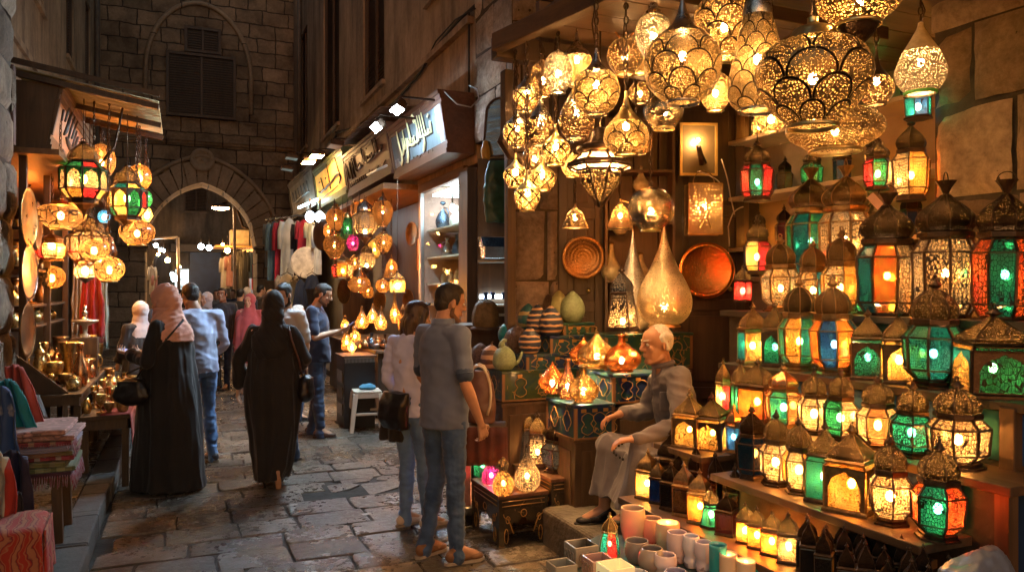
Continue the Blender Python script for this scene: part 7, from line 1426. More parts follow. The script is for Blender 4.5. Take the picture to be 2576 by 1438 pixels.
def ware(p, w_, h, ty, mat, label, cat=None, name=None, grp=None, rz=None):
    k = round(h/w_, 1) or .1; r = thing(name or ty, label, cat or ty, p, random.uniform(0, 6) if rz is None else rz, grp, (w_, w_, h/k))
    key = (ty, k)
    if key not in _vm:
        g = MB(); pr = [(a*k, b) for a, b in spl(VP[ty], 3)]; g.lathe(pr+[(pr[-1][0]-.03*k, pr[-1][1]*.85), (k*.5, pr[-1][1]*.6), (k*.45, .001)], 20); b_ = g.mesh('vessel'); b_.materials.append(mat); h_ = None
        if ty in ('jug', 'tea', 'pot'):
            g = MB(); g.tube([(.4, 0, k*.3), (.62, 0, k*.4), (.66, 0, k*.6), (.5, 0, k*.75), (.2, 0, k*.8)], .035, 6); h_ = g.mesh('handle'); h_.materials.append(mat)
            g = MB(); g.tube([(-.42, 0, k*.25), (-.6, 0, k*.42), (-.7, 0, k*.65)], [.07, .05, .035], 6); s_ = g.mesh('spout'); s_.materials.append(mat); _vm[key] = (b_, h_, s_)
        else: _vm[key] = (b_,)
    for nm, me in zip(('vessel', 'handle', 'spout'), _vm[key]): setmat(mkobj(nm, me, r), mat)
    return r
ord_ = ['farthest', 'second', 'third', 'fourth', 'fifth', 'sixth', 'nearest']
def yx(px, X): return WX(px, 700, X).y
SC = 'silverware in the lit glass cabinet'
for x, z_, w_, h, ty, m_, lb in ((1112, 2.52, .24, .42, 'jug', SVD, 'big dark blue silver jug on the top cabinet shelf'), (1148, 2.52, .2, .3, 'vase', WC, 'cream vase on the top cabinet shelf'), (1082, 2.14, .1, .3, 'vase', SV, 'slim silver vase at the far end of the second cabinet shelf'), (1100, 2.14, .14, .24, 'goblet', SV, 'silver goblet on the second cabinet shelf'), (1125, 2.14, .16, .28, 'jug', SV, 'silver jug on the second cabinet shelf'), (1150, 2.14, .14, .3, 'vase', SVD, 'dark etched vase at the near end of the second cabinet shelf'),
    (1080, 1.78, .1, .22, 'pot', SV, 'silver pot at the far end of the middle cabinet shelf'), (1100, 1.78, .16, .16, 'tea', BRASS, 'small brass teapot on the middle cabinet shelf'), (1117, 1.78, .1, .22, 'vase', WC, 'white bottle on the middle cabinet shelf'), (1134, 1.78, .1, .2, 'pot', SV, 'small silver pot on the middle cabinet shelf, before the last'), (1150, 1.78, .1, .2, 'pot', WC, 'white lidded pot at the near end of the middle cabinet shelf'), (1085, 1.5, .1, .2, 'vase', SV, 'silver vase on the fourth cabinet shelf'), (1120, 1.5, .3, .16, 'bowl', SV, 'wide silver bowl on the fourth cabinet shelf'), (1150, 1.5, .14, .2, 'vase', WC, 'pale vase on the fourth cabinet shelf')):
    ware((3.38, yx(x, 3.38), z_+.001), w_, h, ty, m_, lb, grp=SC)
for y_, z_, rr, lb in ((yx(1122, 3.6), 2.33, .13, 'silver tray standing at the back of the second cabinet shelf'), (yx(1095, 3.6), 1.95, .12, 'gold tray standing at the back of the middle cabinet shelf')):
    r = plate(0, 0, rr, 0, SV if rr > .125 else BRASS, lb, -pi/2, (3.6, y_, z_), 'serving_tray')
for y_, lb in ((9.05, 'bare white bulb hanging in the cabinet, nearer one'), (9.65, 'bare white bulb hanging in the cabinet, farther one')):
    r = thing('light_bulb', lb, 'bulb', (3.3, y_, 2.78)); g = MB(); g.ell((0, 0, 0), (.035, .035, .06), 10); g.build('bulb', emit('cold_bulb', (.85, .95, 1), 25), r); g = MB(); g.tube([(0, 0, .05), (0, 0, .2)], .012, 6); g.build('socket', MT['k'], r)
# space between cabinet and stone pier
g = MB(); g.b2(2.98, 3.1, 8.2, 8.5, 0, 3.1); g.v += []; tag(g.build('door_jamb', WD, None, bev=.006), 'dark wooden door jamb at the near side of the glass cabinet', 'door jamb')
t = thing('mirror', 'tall arched mirror hanging beside the stone pier reflecting blue light', 'mirror', W(1256, 392, 7.55), -.95); g = MB(); n = 14; hw, hh = .19, .56
vs = [(-hw*1.05, 0, 0), (hw*1.05, 0, 0)]+[(hw*.8*cos(a), 0, hh*.78+hh*.24*sin(a)) for a in [pi*k/n for k in range(n+1)]]; m_ = len(vs); g.add(vs+[(a, .02, b) for a, b_, b in vs], [tuple(range(m_)), tuple(range(m_, 2*m_))[::-1]]+[(i, (i+1) % m_, (i+1) % m_+m_, i+m_) for i in range(m_)]); g.build('glass', pm('warped_mirror', (.6, .72, .82), .22, 1, var=.1, sc=2, bump=.6, bs=5, stretch=(.3, .3, 3), di=.05), t)
g = MB(); g.tube([V(a, -.004, b) for a, b_, b in vs]+[V(*vs[0])], .012, 6); g.build('frame', WD, t)
t = thing('display_shelf', 'crowded side shelf with white boards between the cabinet and the pier', 'shelf', Lc((1245-CX)/F*7.9, 7.9, 0), -A)
g = MB(); g.b2(-.19, .19, .28, .3, 0, 3.1); g.build('back', WD, t)
for z_ in (1.42, 1.52, 1.98, 2.22): g = MB(); g.b2(-.18, .18, 0, .28, z_, z_+.02); g.build('shelf', pm('pale_shelf', (.5, .46, .36), .5), t)
g = MB(); g.b2(-.17, .17, .24, .26, 1.6, 1.64); g.build('lamp_strip', emit('cabinet_light2', (.7, .9, 1), 14), t)
gb = pm('green_bag_cloth', (.03, .1, .08), .45, var=.5, sc=6, bump=.3)
def blobthing(name, label, cat, loc, rings, mat, amp=.015, rz=0, vox=.012, grp=None, nseg=24):
    g = MB(); loft(g, rings, nseg); o = mkobj(name, remesh(g, vox, 3, lambda p: amp*nz(p, 12, 12, 12, loc[0]*3), mat, name), None); o.location = loc; o.rotation_euler.z = rz; return tag(o, label, cat, grp)
blobthing('hanging_bag', 'dark green bag hanging under the mirror', 'bag', W(1252, 560, 7.6), [((0, 0, 0), .13, .06), ((0, 0, .2), .15, .07), ((0, 0, .45), .14, .06), ((0, 0, .62), .1, .04)], gb)
blobthing('hanging_bag', 'mustard cloth pouch hanging from a hook left of the mirror', 'bag', W(1222, 400, 7.6), [((0, 0, 0), .04, .03), ((0, 0, .1), .055, .04), ((0, 0, .18), .02, .02)], pm('mustard_cloth', (.45, .28, .06), .5))
t = thing('jewel_box', 'silver house shaped box with pitched lid on the side shelf', 'box', W(1240, 650, 7.85), -A+.3); g = MB(); g.b2(-.11, .11, -.08, .08, 0, .12); g.build('box', SV, t, bev=.004); g = MB(); g.hexa([(-.13, -.1, .12), (.13, -.1, .12), (.13, .1, .12), (-.13, .1, .12)], [(-.13, -.005, .22), (.13, -.005, .22), (.13, .005, .22), (-.13, .005, .22)]); g.build('lid', SVD, t)
for x, lb in ((1222, 'left'), (1240, 'middle'), (1268, 'right')):
    t = ware(W(x, 752, 7.85), .055, .07, 'mortar', pm('blue_glass_cup', (.05, .12, .4), .1, var=.2), 'small blue glass on the white lower board, '+lb+' one of three', 'glass', 'glass')
# ---------- lamp shop ----------
g = MB(); g.b2(2.6, 3.7, 10.6, 15.9, 3.12, 3.2); tag(g.build('shop_soffit', wood('orange_soffit', (.2, .1, .04), (.36, .19, .08), axis=1), None), 'wooden soffit over the hanging lamp shop', 'soffit')
g = MB(); g.b2(3.5, 3.56, 10.6, 15.9, 0, 3.1); tag(g.build('lamp_shop_wall', wood('lamp_shop_boards', (.05, .026, .013), (.11, .058, .028), axis=2), None), 'brown board wall behind the hanging lamp shop', 'wall'); bpy.data.objects['lamp_shop_wall']['kind'] = 'structure'
LS = 'glass lamps hanging in the street lamp shop'
def hl(x, yt, yb, w, d, ty, pat, met, lb, **k): hang(x, yt, yb, w, d, ty, pat, met, lb, ztop=3.12, grp=LS, **k)
for a in [(844, 512, 582, 48, 12.4, 'vase', 'W', 'b', 'amber glass lamp with copper cap, far left in the lamp shop'), (875, 535, 606, 36, 12.0, 'tall', 'g', 'g', 'green and white glass lamp between two amber ones'), (841, 578, 652, 56, 12.0, 'vase', 'D', 'c', 'pinkish globe oil lamp with bell base'), (905, 498, 560, 46, 12.6, 'ball', 'W', 'c', 'copper ball lamp behind the big leaded lantern'),
          (963, 488, 572, 52, 11.2, 'saucer', 'W', 's', 'amber tiered glass lamp with silver spike top'), (965, 575, 640, 44, 11.3, 'vase', 'M', 'k', 'yellow mosaic cup lamp under the tiered one'), (888, 588, 632, 32, 11.6, 'globe', 'p', 'b', 'small pink mosaic ball lamp'), (904, 672, 735, 58, 11.0, 'pear', 'W', 'c', 'smooth orange dome lamp below the leaded lanterns'), (963, 700, 736, 36, 11.0, 'globe', 'D', 'b', 'small spotted amber lamp at the lower right of the lamp shop'),
          (942, 600, 650, 34, 12.2, 'globe', 'y', 'g', 'yellow glass ball behind the leaded lanterns'), (985, 640, 700, 40, 12.0, 'bell', 'W', 'b', 'orange shade lamp by the near edge of the lamp shop'), (893, 640, 680, 30, 13.0, 'globe', 'C', 'b', 'cream crackle globe deep in the lamp shop'), (826, 560, 600, 26, 14.0, 'globe', 'W', 'b', 'tiny amber lamp at the far edge of the lamp shop'), (925, 705, 750, 30, 12.6, 'pear', 'D', 'b', 'faint amber lamp above the far table')]: hl(*a)
for a in [(918, 618, 500, 62, 11.4, 'pend', 12, 'ccc', 's', 'k', 'large leaded cream lantern with black cup base in the middle of the lamp shop'), (922, 692, 612, 42, 11.5, 'pend', 8, 'cc', 'dk', 'k', 'smaller leaded cream lantern under the large one'), (862, 700, 636, 56, 11.6, 'tall', 6, 'aroc', 'b', 'b', 'square amber and wine red lantern left of the leaded ones'), (1000, 738, 676, 38, 9.6, 'box', 4, 'y', 'dk', 'k', 'small black street lantern with yellow panes near the cabinet post'), (912, 596, 575, 1, 11, 'x', 0, 0, 0, 0, 0)][:4]:
    cx, yb, yt, w, d, var, n, pa, do, me, lb = a; fanous(W(cx, yb, d), w/F*d, (yb-yt)/F*d, var, n, pa, do, me, lb, top=3.1, cat='hanging lantern', name='hanging_lantern', br=.03)
plate(868, 733, .2, 0, engraved('engraved_gold', (.5, .3, .1), 40), 'large round gold plate low on the lamp shop wall', -pi/2+.35, W(868, 733, 12.2)); plate(958, 755, .16, 0, MC['engraved_gold'] if 'engraved_gold' in MC else engraved('engraved_gold2', (.5, .3, .1), 40), 'smaller round gold plate right of the large one', -pi/2+.35, W(958, 755, 11.2))
plate(800, 665, .3, 0, WDM, 'dark round wooden board beside the clothes', -pi/2+.4, W(812, 590, 14.5))
t = thing('table', 'long market table of glowing lamps in front of the lamp shop', 'table', (0, 0, 0)); g = MB(); g.b2(2.3, 3.4, 9.8, 13.5, .86, .9); g.build('table_top', WDM, t, bev=.006); g = MB(); g.b2(2.34, 3.36, 9.84, 13.4, .05, .86); g.build('base', WD, t)
TL = 'glowing lamps set out on the street table'
rs = random.Random(8); kinds = [('bottle', 'C'), ('drop', 'W'), ('gourd', 'D'), ('onion', 'M'), ('bottle', 'y'), ('drop', 'C'), ('bottle', 'W')]
for a in [(910, 826, 768, 34, 10.6, 'drop', 'W', 'tall amber drop lamp on the street table'), (937, 812, 762, 30, 10.9, 'drop', 'C', 'cream drop lamp right of the tall amber one'), (958, 830, 768, 32, 10.4, 'drop', 'C', 'brightest white drop lamp on the street table'), (993, 812, 738, 24, 10.2, 'pearneck', 'W', 'very slender amber bottle lamp near the cabinet'), (872, 880, 818, 30, 10.6, 'bottle', 'W', 'low amber lantern lamp at the left end of the street table'), (893, 858, 815, 30, 10.8, 'gourd', 'C', 'round cream lamp behind the low amber ones'), (1013, 830, 765, 26, 10.0, 'bottle', 'D', 'dark patterned lamp beside the slender bottle'), (885, 885, 850, 22, 10.3, 'onion', 'y', 'small bright lamp on the edge of the street table'), (868, 830, 790, 26, 11.5, 'bottle', 'M', 'copper netted glass lamp behind the phone man elbow')]:
    gourd(*a[:6], GM[a[6]], a[7], grp=TL, met='b', br=.02)
for i, (x, y, w, h, ty, m_, nm) in enumerate([(935, 850, 24, 40, 'vase', SVD, 'dark bottle'), (950, 845, 22, 34, 'pot', MT['b'], 'brass pot'), (968, 850, 22, 38, 'vase', MT['k'], 'black vase'), (980, 846, 26, 24, 'bowl', MT['b'], 'brass bowl'), (918, 860, 24, 28, 'pot', MT['b'], 'round brass box'), (1000, 860, 30, 22, 'bowl', SVD, 'blue bowl'), (925, 838, 20, 30, 'jug', MT['c'], 'copper jug'), (945, 872, 34, 14, 'bowl', SV, 'silver dish'), (965, 875, 30, 14, 'bowl', MT['c'], 'copper dish'), (988, 878, 24, 22, 'tea', MT['b'], 'small teapot'), (1020, 850, 24, 36, 'vase', MT['b'], 'bronze vase')]):
    p = W(x, y, 10.2); p.z = .901; ware(p, w/F*10.2, h/F*10.2, ty, m_, nm+' among the lamps on the street table', grp='metal ware on the street table')
t = thing('side_cabinet', 'black patterned cabinet with comb fringe beside the white stool', 'cabinet', WX(884, 1080, 0), 0); p = WZ(866, 1078, 0); t.location = (p.x, p.y, 0)
g = MB(); g.b2(0, .38, 0, .5, 0, .86); g.build('carcass', pm('black_paint', (.012, .012, .012), .4, var=.4), t, bev=.005); g = MB(); g.b2(-.02, .4, -.02, .52, .862, .885); g.build('top_board', WD, t, bev=.004)
g = MB(); 
for k in range(22): g.b2(.01+k*.017, .016+k*.017, -.012, -.002, .8, .85)
g.b2(0, .38, -.012, -.002, .85, .86); g.build('fringe', pm('silver_fringe', (.4, .4, .38), .3, .7), t)
g = MB()
for z_ in (.15, .35, .55): g.b2(-.012, -.001, .08, .42, z_, z_+.14)
g.build('side_panel', lacq('cabinet_pattern', (.03, .03, .025), (.1, .08, .04)), t)
t = thing('plastic_stool', 'white plastic stool on the paving by the black cabinet', 'stool', WZ(922, 1080, 0), -.1); PLS = pm('white_plastic', (.52, .44, .34), .45, var=.08, bump=.04)
g = MB(); g.b2(-.165, .165, -.165, .165, .455, .485); g.build('seat', PLS, t, bev=.012)
for a in (-1, 1):
    for b_ in (-1, 1): g = MB(); g.hexa([(a*.2-.025, b_*.2-.025, 0), (a*.2+.025, b_*.2-.025, 0), (a*.2+.025, b_*.2+.025, 0), (a*.2-.025, b_*.2+.025, 0)], [(a*.145-.03, b_*.145-.03, .455), (a*.145+.03, b_*.145-.03, .455), (a*.145+.03, b_*.145+.03, .455), (a*.145-.03, b_*.145+.03, .455)]); g.build('leg', PLS, t, bev=.006)
for a in (-1, 1): g = MB(); g.b2(-.12, .12, a*.155-.008, a*.155+.008, .4, .455); g.b2(a*.155-.008, a*.155+.008, -.12, .12, .4, .455); g.b2(-.16, .16, a*.175-.008, a*.175+.008, .2, .23); g.build('rail', PLS, t, bev=.004)
blobthing('folded_cloth', 'teal blue cloth bundle on the white plastic stool', 'cloth', t.location+V(.02, .03, .487), [((0, 0, 0), .1, .09), ((0, 0, .03), .11, .1), ((0, 0, .06), .06, .05)], cloth('blue_bundle', (.05, .2, .3)))
t = thing('side_table', 'small dark trestle table with a white box behind the stool', 'table', WZ(985, 1045, 0)); g = MB(); g.b2(-.25, .3, -.1, .4, .6, .64); g.build('table_top', WD, t)
for a in (-.22, .27):
    for b_ in (-.07, .37): g = MB(); g.bar((a, b_, 0), (a, b_, .6), .04); g.build('leg', WD, t)
g = MB(); g.b2(-.15, .12, 0, .25, .641, .7); o = g.build('white_box', pm('white_card', (.5, .55, .6), .6), None, bev=.004, loc=t.location); tag(o, 'flat white box on the small trestle table', 'box')
# ---------- clothes ----------
def garment(x, yt, yb, w, d, mat, label, kind='shirt', rz=None, grp='clothes hanging along the right wall'):
    p = W(x, yt, d); sw, h = w/F*d, (yb-yt)/F*d; r = thing('hanging_garment', label, 'garment', p, -A+random.uniform(-.4, .4) if rz is None else rz, grp); g = MB()
    def fn(u, v, s_):
        hw = sw/2*(.8+.2*v if kind != 'skirt' else .45+.55*v); hw *= (.35+.65*min(1, v*9))
        return V((u-.5)*2*hw, s_*(.035*sin(pi*u)+.012*sin(u*17+v*3)*(v)), -h*v-.05*h*abs(u-.5)*(1 if v < .1 else 0))
    g.grid(lambda u, v: fn(u, v, 1), 18, 14); g.grid(lambda u, v: fn(1-u, v, -1), 18, 14); g.build('garment_body', mat, r)
    if kind == 'shirt':
        for s_ in (-1, 1): g = MB(); g.tube([(s_*sw*.36, 0, -h*.06), (s_*sw*.5, 0, -h*.2), (s_*sw*.53, .01, -h*.5)], [.06, .055, .05], 8); g.build('sleeve', mat, r)
    g = MB(); g.tube([(-sw*.3, 0, -.02), (0, 0, .05), (sw*.3, 0, -.02)], .008, 5); g.tube([(0, 0, .05), (0, 0, .1), (.03, 0, .13)], .006, 5); g.build('hanger', MT['k'], r); return r
cl = lambda n, c: cloth(n, c, tuple(x*.6 for x in c), 3)
for a in [(676, 558, 672, 24, 17.6, cl('grey_cotton', (.25, .28, .28)), 'grey short garment at the far left of the rack'), (690, 556, 705, 34, 17.4, cl('steel_blue_cotton', (.1, .2, .28)), 'steel blue tunic on the rack'), (708, 552, 708, 34, 17.2, cl('crimson_cotton', (.4, .02, .05)), 'crimson long tunic left of the white one'), (728, 548, 705, 46, 17.0, cl('white_linen', (.5, .54, .56)), 'white linen tunic in the middle of the rack'), (748, 556, 698, 22, 17.0, cl('black_cotton', (.02, .02, .03)), 'black garment right of the white tunic'), (763, 552, 652, 30, 16.6, cl('crimson_cotton', (.4, .02, .05)), 'crimson short garment right of the black one'), (783, 556, 640, 30, 16.2, cl('pale_cotton', (.5, .52, .4)), 'pale green white garment next to the lamps'), (799, 560, 690, 20, 15.8, cl('white_linen', (.5, .54, .56)), 'narrow white garment at the near end of the rack'),
          (722, 690, 770, 50, 16.4, cl('cream_print', (.45, .4, .32)), 'cream printed blouse on a stand below the rack'), (740, 704, 790, 34, 16.2, cl('beige_cotton', (.42, .38, .22)), 'beige tunic under the crimson one'), (756, 702, 770, 40, 15.8, cl('navy_pleats', (.02, .04, .1)), 'navy pleated skirt under the rack', 'skirt'), (785, 690, 726, 44, 15.6, cl('navy_pleats', (.02, .04, .1)), 'dark blue folded garment right of the pleated skirt', 'skirt')]: garment(*a)
g = MB(); g.tube([W(668, 552, 17.8), W(750, 542, 17), W(812, 545, 15.6)], .02, 6); tag(g.build('clothes_rail', ALU, None), 'metal rail carrying the clothes on the right wall', 'rail')
plate(769, 662, .32, 0, pm('white_hat', (.55, .53, .48), .7, var=.4, sc=9), 'round white straw hat hung below the clothes', -A, W(771, 660, 15.9), 'straw_hat')
for x, y, lb, X in ((780, 545, 'round white bulb beside the clothes rail', 15.0), (805, 546, 'long white bulb right of the round one', 14.6)):
    p = W(x, y, X); r = thing('light_bulb', lb, 'bulb', p); g = MB(); g.ell((0, 0, 0), (.09, .09, .11), 12); g.build('bulb', emit('white_street_bulb', (.8, .95, 1), 26), r); g = MB(); g.tube([(0, 0, .09), (0, 0, .35)], .02, 6); g.build('socket', MT['k'], r)
r = thing('tube_lamp', 'white fluorescent tube under the farthest sign', 'tube lamp', (0, 0, 0)); g = MB(); g.tube([WX(752, 522, 2.6), WX(798, 502, 2.6)], .03, 8); g.build('tube', emit('white_tube', (.7, .95, 1), 16), r)
# ---------- beyond the arch ----------
FB = 'small lights glowing beyond the arch'
WB = emit('far_white_bulb', (.7, .9, 1), 45); YB = emit('far_warm_bulb', (1, .5, .14), 160)
for x, y, Y_, m_, s_, lb in [(506, 620, 31, WB, .11, 'brightest cold bulb in the middle of the arch'), (526, 623, 30, WB, .1, 'cold bulb just right of the brightest one'), (392, 617, 27, WB, .07, 'cold bulb high at the left of the arch'), (402, 628, 28, WB, .06, 'cold bulb below the high left one'), (411, 630, 28.5, WB, .06, 'third cold bulb in the left row'), (422, 654, 27, YB, .08, 'warm bulb at the left under the arch'), (572, 630, 27, YB, .09, 'warm flame shaped bulb at the right under the arch'), (583, 618, 29, YB, .05, 'small warm bulb right of the flame shaped one'), (440, 700, 30, WB, .12, 'cold lamp in the far shop at the left'), (433, 690, 31, WB, .08, 'second cold lamp in the far shop'), (416, 712, 29, WB, .06, 'low cold lamp by the far stall'), (398, 640, 26.5, YB, .05, 'tiny warm bulb at the left pillar'), (560, 615, 30, YB, .05, 'tiny warm bulb above the right clothes'), (452, 671, 32, YB, .05, 'tiny warm bulb over the far shop')]:
    p = WY(x, y, Y_); r = thing('light_bulb', lb, 'bulb', p, 0, FB); g = MB(); g.ell((0, 0, 0), s_, 8); g.build('bulb', m_, r); g = MB(); g.tube([(0, 0, s_), (0, 0, s_+.4)], .012, 4); g.build('cord', MT['k'], r)
r = thing('street_lamp', 'street lamp on a bent arm glowing warm in the upper right of the arch', 'street lamp', WY(555, 523, 27)); g = MB(); g.ell((0, 0, 0), (.28, .16, .07), 12); g.build('lens', emit('street_lamp_glow', (1, .6, .28), 70), r); g = MB(); g.ell((0, 0, .06), (.32, .2, .08), 12); g.tube([(0, 0, .1), (.4, 0, .3), (.7, 0, -.6), (1.0, 0, -.7), (1.5, .2, -.2)], .05, 6); g.build('arm', MT['k'], r)
g = MB(); q = WY(590, 520, 26.5); g.tube([(q.x, q.y, 0), (q.x, q.y, q.z+.3)], .05, 8); tag(g.build('lamp_post', pm('pale_post', (.5, .42, .36), .5), None), 'pale vertical post at the right of the arch opening', 'post')
for x, y0, y1, lb in ((447, 597, 735, 'leaning pale pole at the left stall beyond the arch'),):
    g = MB(); g.tube([WY(x, y0, 27), WY(x+3, y1, 27)], .05, 8); g.tube([WY(375, 600, 27), WY(x, y0, 27)], .04, 6); tag(g.build('stall_pole', pm('pale_post', (.5, .42, .36), .5), None), lb, 'pole')
t = thing('market_stall', 'orange lit stall top with boxes beyond the arch on the right', 'stall', (0, 0, 0)); q = WY(604, 622, 27.5); g = MB(); g.b2(q.x-.8, q.x+1.2, 27.5, 29, q.z, q.z+.06); g.build('counter_top', pm('orange_board', (.6, .3, .08), .6), t); g = MB(); g.b2(q.x-.3, q.x+.3, 27.7, 28.4, q.z+.061, q.z+.6); g.b2(q.x+.35, q.x+.95, 27.7, 28.4, q.z+.061, q.z+.4); g.build('boxes', pm('cream_box', (.5, .38, .2), .7), t)
cc_ = [('dark cotton', (.02, .02, .03)), ('striped', (.12, .11, .1)), ('charcoal', (.03, .03, .035)), ('navy', (.02, .04, .08)), ('dark green', (.02, .04, .04)), ('black', (.01, .01, .012)), ('scarlet', (.45, .02, .02)), ('white', (.5, .48, .45)), ('rose', (.4, .2, .2))]
for i, (x, yt, yb, w, k) in enumerate([(566, 645, 725, 22, 7), (580, 640, 720, 22, 8), (596, 628, 735, 20, 0), (606, 626, 730, 16, 1), (617, 628, 738, 20, 5), (628, 630, 700, 18, 3), (640, 632, 728, 16, 6), (649, 640, 720, 12, 4)]):
    garment(x, yt, yb, w, 26.2, cl('far_'+cc_[k][0].replace(' ', '_'), cc_[k][1]), cc_[k][0]+' garment in the row beyond the arch, %s from the left' % ['first', 'second', 'third', 'fourth', 'fifth', 'sixth', 'seventh', 'last'][i], grp='garments hung beyond the arch')
for i, (x, yt, yb, w, k) in enumerate([(383, 668, 740, 20, 7), (394, 690, 745, 18, 8), (410, 640, 720, 40, 2)]):
    garment(x, yt, yb, w, 25.9, cl('far_'+cc_[k][0].replace(' ', '_'), cc_[k][1]), cc_[k][0]+' garment at the left stall beyond the arch', grp='garments hung beyond the arch')
t = thing('far_shop', 'far shop with blue door and cold lit window beyond the arch', 'shop', (0, 0, 0)); a, b_ = WY(430, 735, 33.6), WY(560, 640, 33.6)
g = MB(); q0, q1 = WY(478, 700, 33.6), WY(556, 700, 33.6); g.b2(q0.x, q1.x, 33.6, 33.9, 0, 3.2); g.build('shutter', pm('blue_shutter', (.012, .025, .055), .5, var=.4, sc=3), t); g = MB(); g.b2(WY(440, 700, 33.6).x, q0.x-.05, 33.6, 33.9, .9, 2.5); g.build('lit_window', pm('cold_lit_window', (.45, .7, .85), .5, em=1.6, var=.8, sc=3), t); g = MB(); g.b2(WY(430, 700, 33.5).x, q1.x+.2, 33.2, 33.95, 3.2, 3.5); g.build('canopy', DARK, t)
# ---------- left stall ----------
t = thing('awning', 'corrugated fibre sheet awning on timber bars over the left stall', 'awning', (0, 0, 0)); COR = pm('corrugated_sheet', (.42, .3, .14), .5, var=.25, sc=3, bump=.1)
g = MB(); n = 60
def aw(u, v, o=0): return V(-1.4+1.19*u, 8.02+1.6*v, 3.68-.2*u+.018*sin(v*n)+o)
g.grid(lambda u, v: aw(u, v), 2, 200); g.build('sheet', COR, t, solid=.006)
for v_ in (0, .5, 1): g = MB(); g.bar(aw(0, v_, -.045), aw(1, v_, -.045), .04, .05); g.build('rafter', WD, t)
g = MB(); g.bar((-1.4, 8.0, 3.74), (-.2, 8.0, 3.55), .03, .05); g.build('fascia', WD, t)
g = MB(); g.tube([(-.55, 8.5, 3.5), (-.62, 8.45, 3.1), (-.75, 8.4, 2.9)], .012, 5); g.build('hook_rod', MT['k'], t)
g = MB(); g.b2(-1.6, -1.28, 7.4, 7.5, 2.9, 3.55); tag(g.build('wooden_box', wood('red_brown_box', (.06, .025, .015), (.11, .05, .03)), None, bev=.005), 'reddish wooden shutter box beside the pink sign', 'box')
g = MB(); g.b2(-2.1, -1.0, 7.75, 12.5, 2.88, 2.93); tag(g.build('stall_ceiling', MC.get('orange_soffit') or WDM, None), 'wooden ceiling of the left brass stall', 'ceiling')
TRM = pm('silver_tray_metal', (.6, .5, .45), .25, 1, var=.3, sc=8, bump=.2, bs=90)
for y_, zy, rr, mt, lb in ((7.2, 545, .235, BRASS, 'top round brass tray on the stone pier'), (7.22, 685, .225, TRM, 'middle round silver tray on the stone pier'), (7.15, 830, .215, MT['b'], 'bottom dark tray on the stone pier')):
    z_ = CZ-(zy-HY)/F*6.1; plate(0, 0, rr, 0, mt, lb, pi/2-.08, (-1.16, y_, z_), 'round_tray')
for y_, zy, rr, lb in ((8.4, 560, .22, 'dark wooden tray hung inside the left stall'),): plate(0, 0, rr, 0, WDM, lb, pi/2, (-1.28, y_, 2.3), 'round_tray')
def table(x0, x1, y0, y1, z, label, cloth_=None):
    t = thing('table', label, 'table', ((x0+x1)/2, (y0+y1)/2, 0)); a, b_ = (x1-x0)/2, (y1-y0)/2
    g = MB(); g.b2(-a, a, -b_, b_, z-.035, z); g.build('table_top', WDM, t, bev=.004); g = MB(); g.b2(-a+.02, a-.02, -b_+.02, b_-.02, z-.12, z-.036); g.build('apron', WDM, t)
    for sx in (-1, 1):
        for sy in (-1, 1): g = MB(); g.bar((sx*(a-.035), sy*(b_-.035), .0), (sx*(a-.035), sy*(b_-.035), z-.12), .055); g.build('leg', WDM, t, bev=.003)
    if cloth_: g = MB(); g.grid(lambda u, v: V(a+.004+.02*v+.012*sin(u*25)*v, -b_+2*b_*u, z+.003-.3*v), 40, 6); g.grid(lambda u, v: V(-a*.2+(a*1.2+.004)*v, -b_+2*b_*u, z+.004), 2, 2); g.build('tablecloth', cloth_, t, solid=.004)
    return t
tb1 = table(-1.3, -.8, 7.5, 9.9, .8, 'taller wooden table crowded with brassware at the left stall'); tb1.location.z = .14-.0; tb1.scale.z = .66/.8
tb2 = table(-.8, -.42, 7.35, 9.6, .62, 'lower wooden table with red cloth edge and small brass pieces', cloth('red_table_cloth', (.4, .05, .03), (.3, .04, .02), 5))
BR2 = pm('bright_brass', (.8, .5, .17), .22, 1, var=.35, sc=9, bump=.15, rvar=.2); BR3 = pm('dark_aged_brass', (.32, .2, .09), .4, 1, var=.4, sc=9, bump=.25)
rs = random.Random(4); TY = ['goblet', 'jug', 'candlestick', 'mortar', 'pot', 'bowl', 'vase', 'tea', 'stand']; pos_ = ['front', 'second', 'third', 'fourth', 'fifth', 'sixth', 'seventh', 'back']
def scatter(x0, x1, y0, y1, z, nx, ny, hmin, hmax, where, wmin=.07, wmax=.12):
    for j in range(ny):
        for i in range(nx):
            ty = TY[(i*5+j*7+nx) % 9]; h = rs.uniform(hmin, hmax)*(.5 if ty == 'bowl' else 1); w_ = rs.uniform(wmin, wmax)*(.8 if ty in ('candlestick', 'goblet') else 1); mt = [BR2, BRASS, BR3, MT['c']][(i+j*2) % 4 if rs.random() < .8 else 1]
            nm = {'BR': ''}; cn = {BR2: 'shiny brass', BRASS: 'brass', BR3: 'dark brass', MT['c']: 'copper'}[mt]
            ware((x0+(x1-x0)*(i+.5+rs.uniform(-.2, .2))/nx, y0+(y1-y0)*(j+.5+rs.uniform(-.2, .2))/ny, z+.001), w_, h, ty, mt, '%s %s, %s row %s, %s from street edge' % (cn, ty, pos_[min(j, 7)], where, ['fifth', 'fourth', 'third', 'second', 'first'][5-nx+i]), {'tea': 'teapot'}.get(ty, ty), {'tea': 'teapot', 'stand': 'dish_stand', 'pot': 'lidded_pot'}.get(ty, ty), 'brassware laid out on the left stall')
scatter(-.79, -.45, 7.4, 9.5, .626, 4, 8, .12, .23, 'on the low table', .07, .11); scatter(-1.28, -.83, 7.95, 9.85, .8, 4, 6, .22, .42, 'on the tall table', .12, .2); scatter(-1.1, -.84, 7.53, 7.9, .8, 2, 1, .15, .24, 'at the tall table near end')
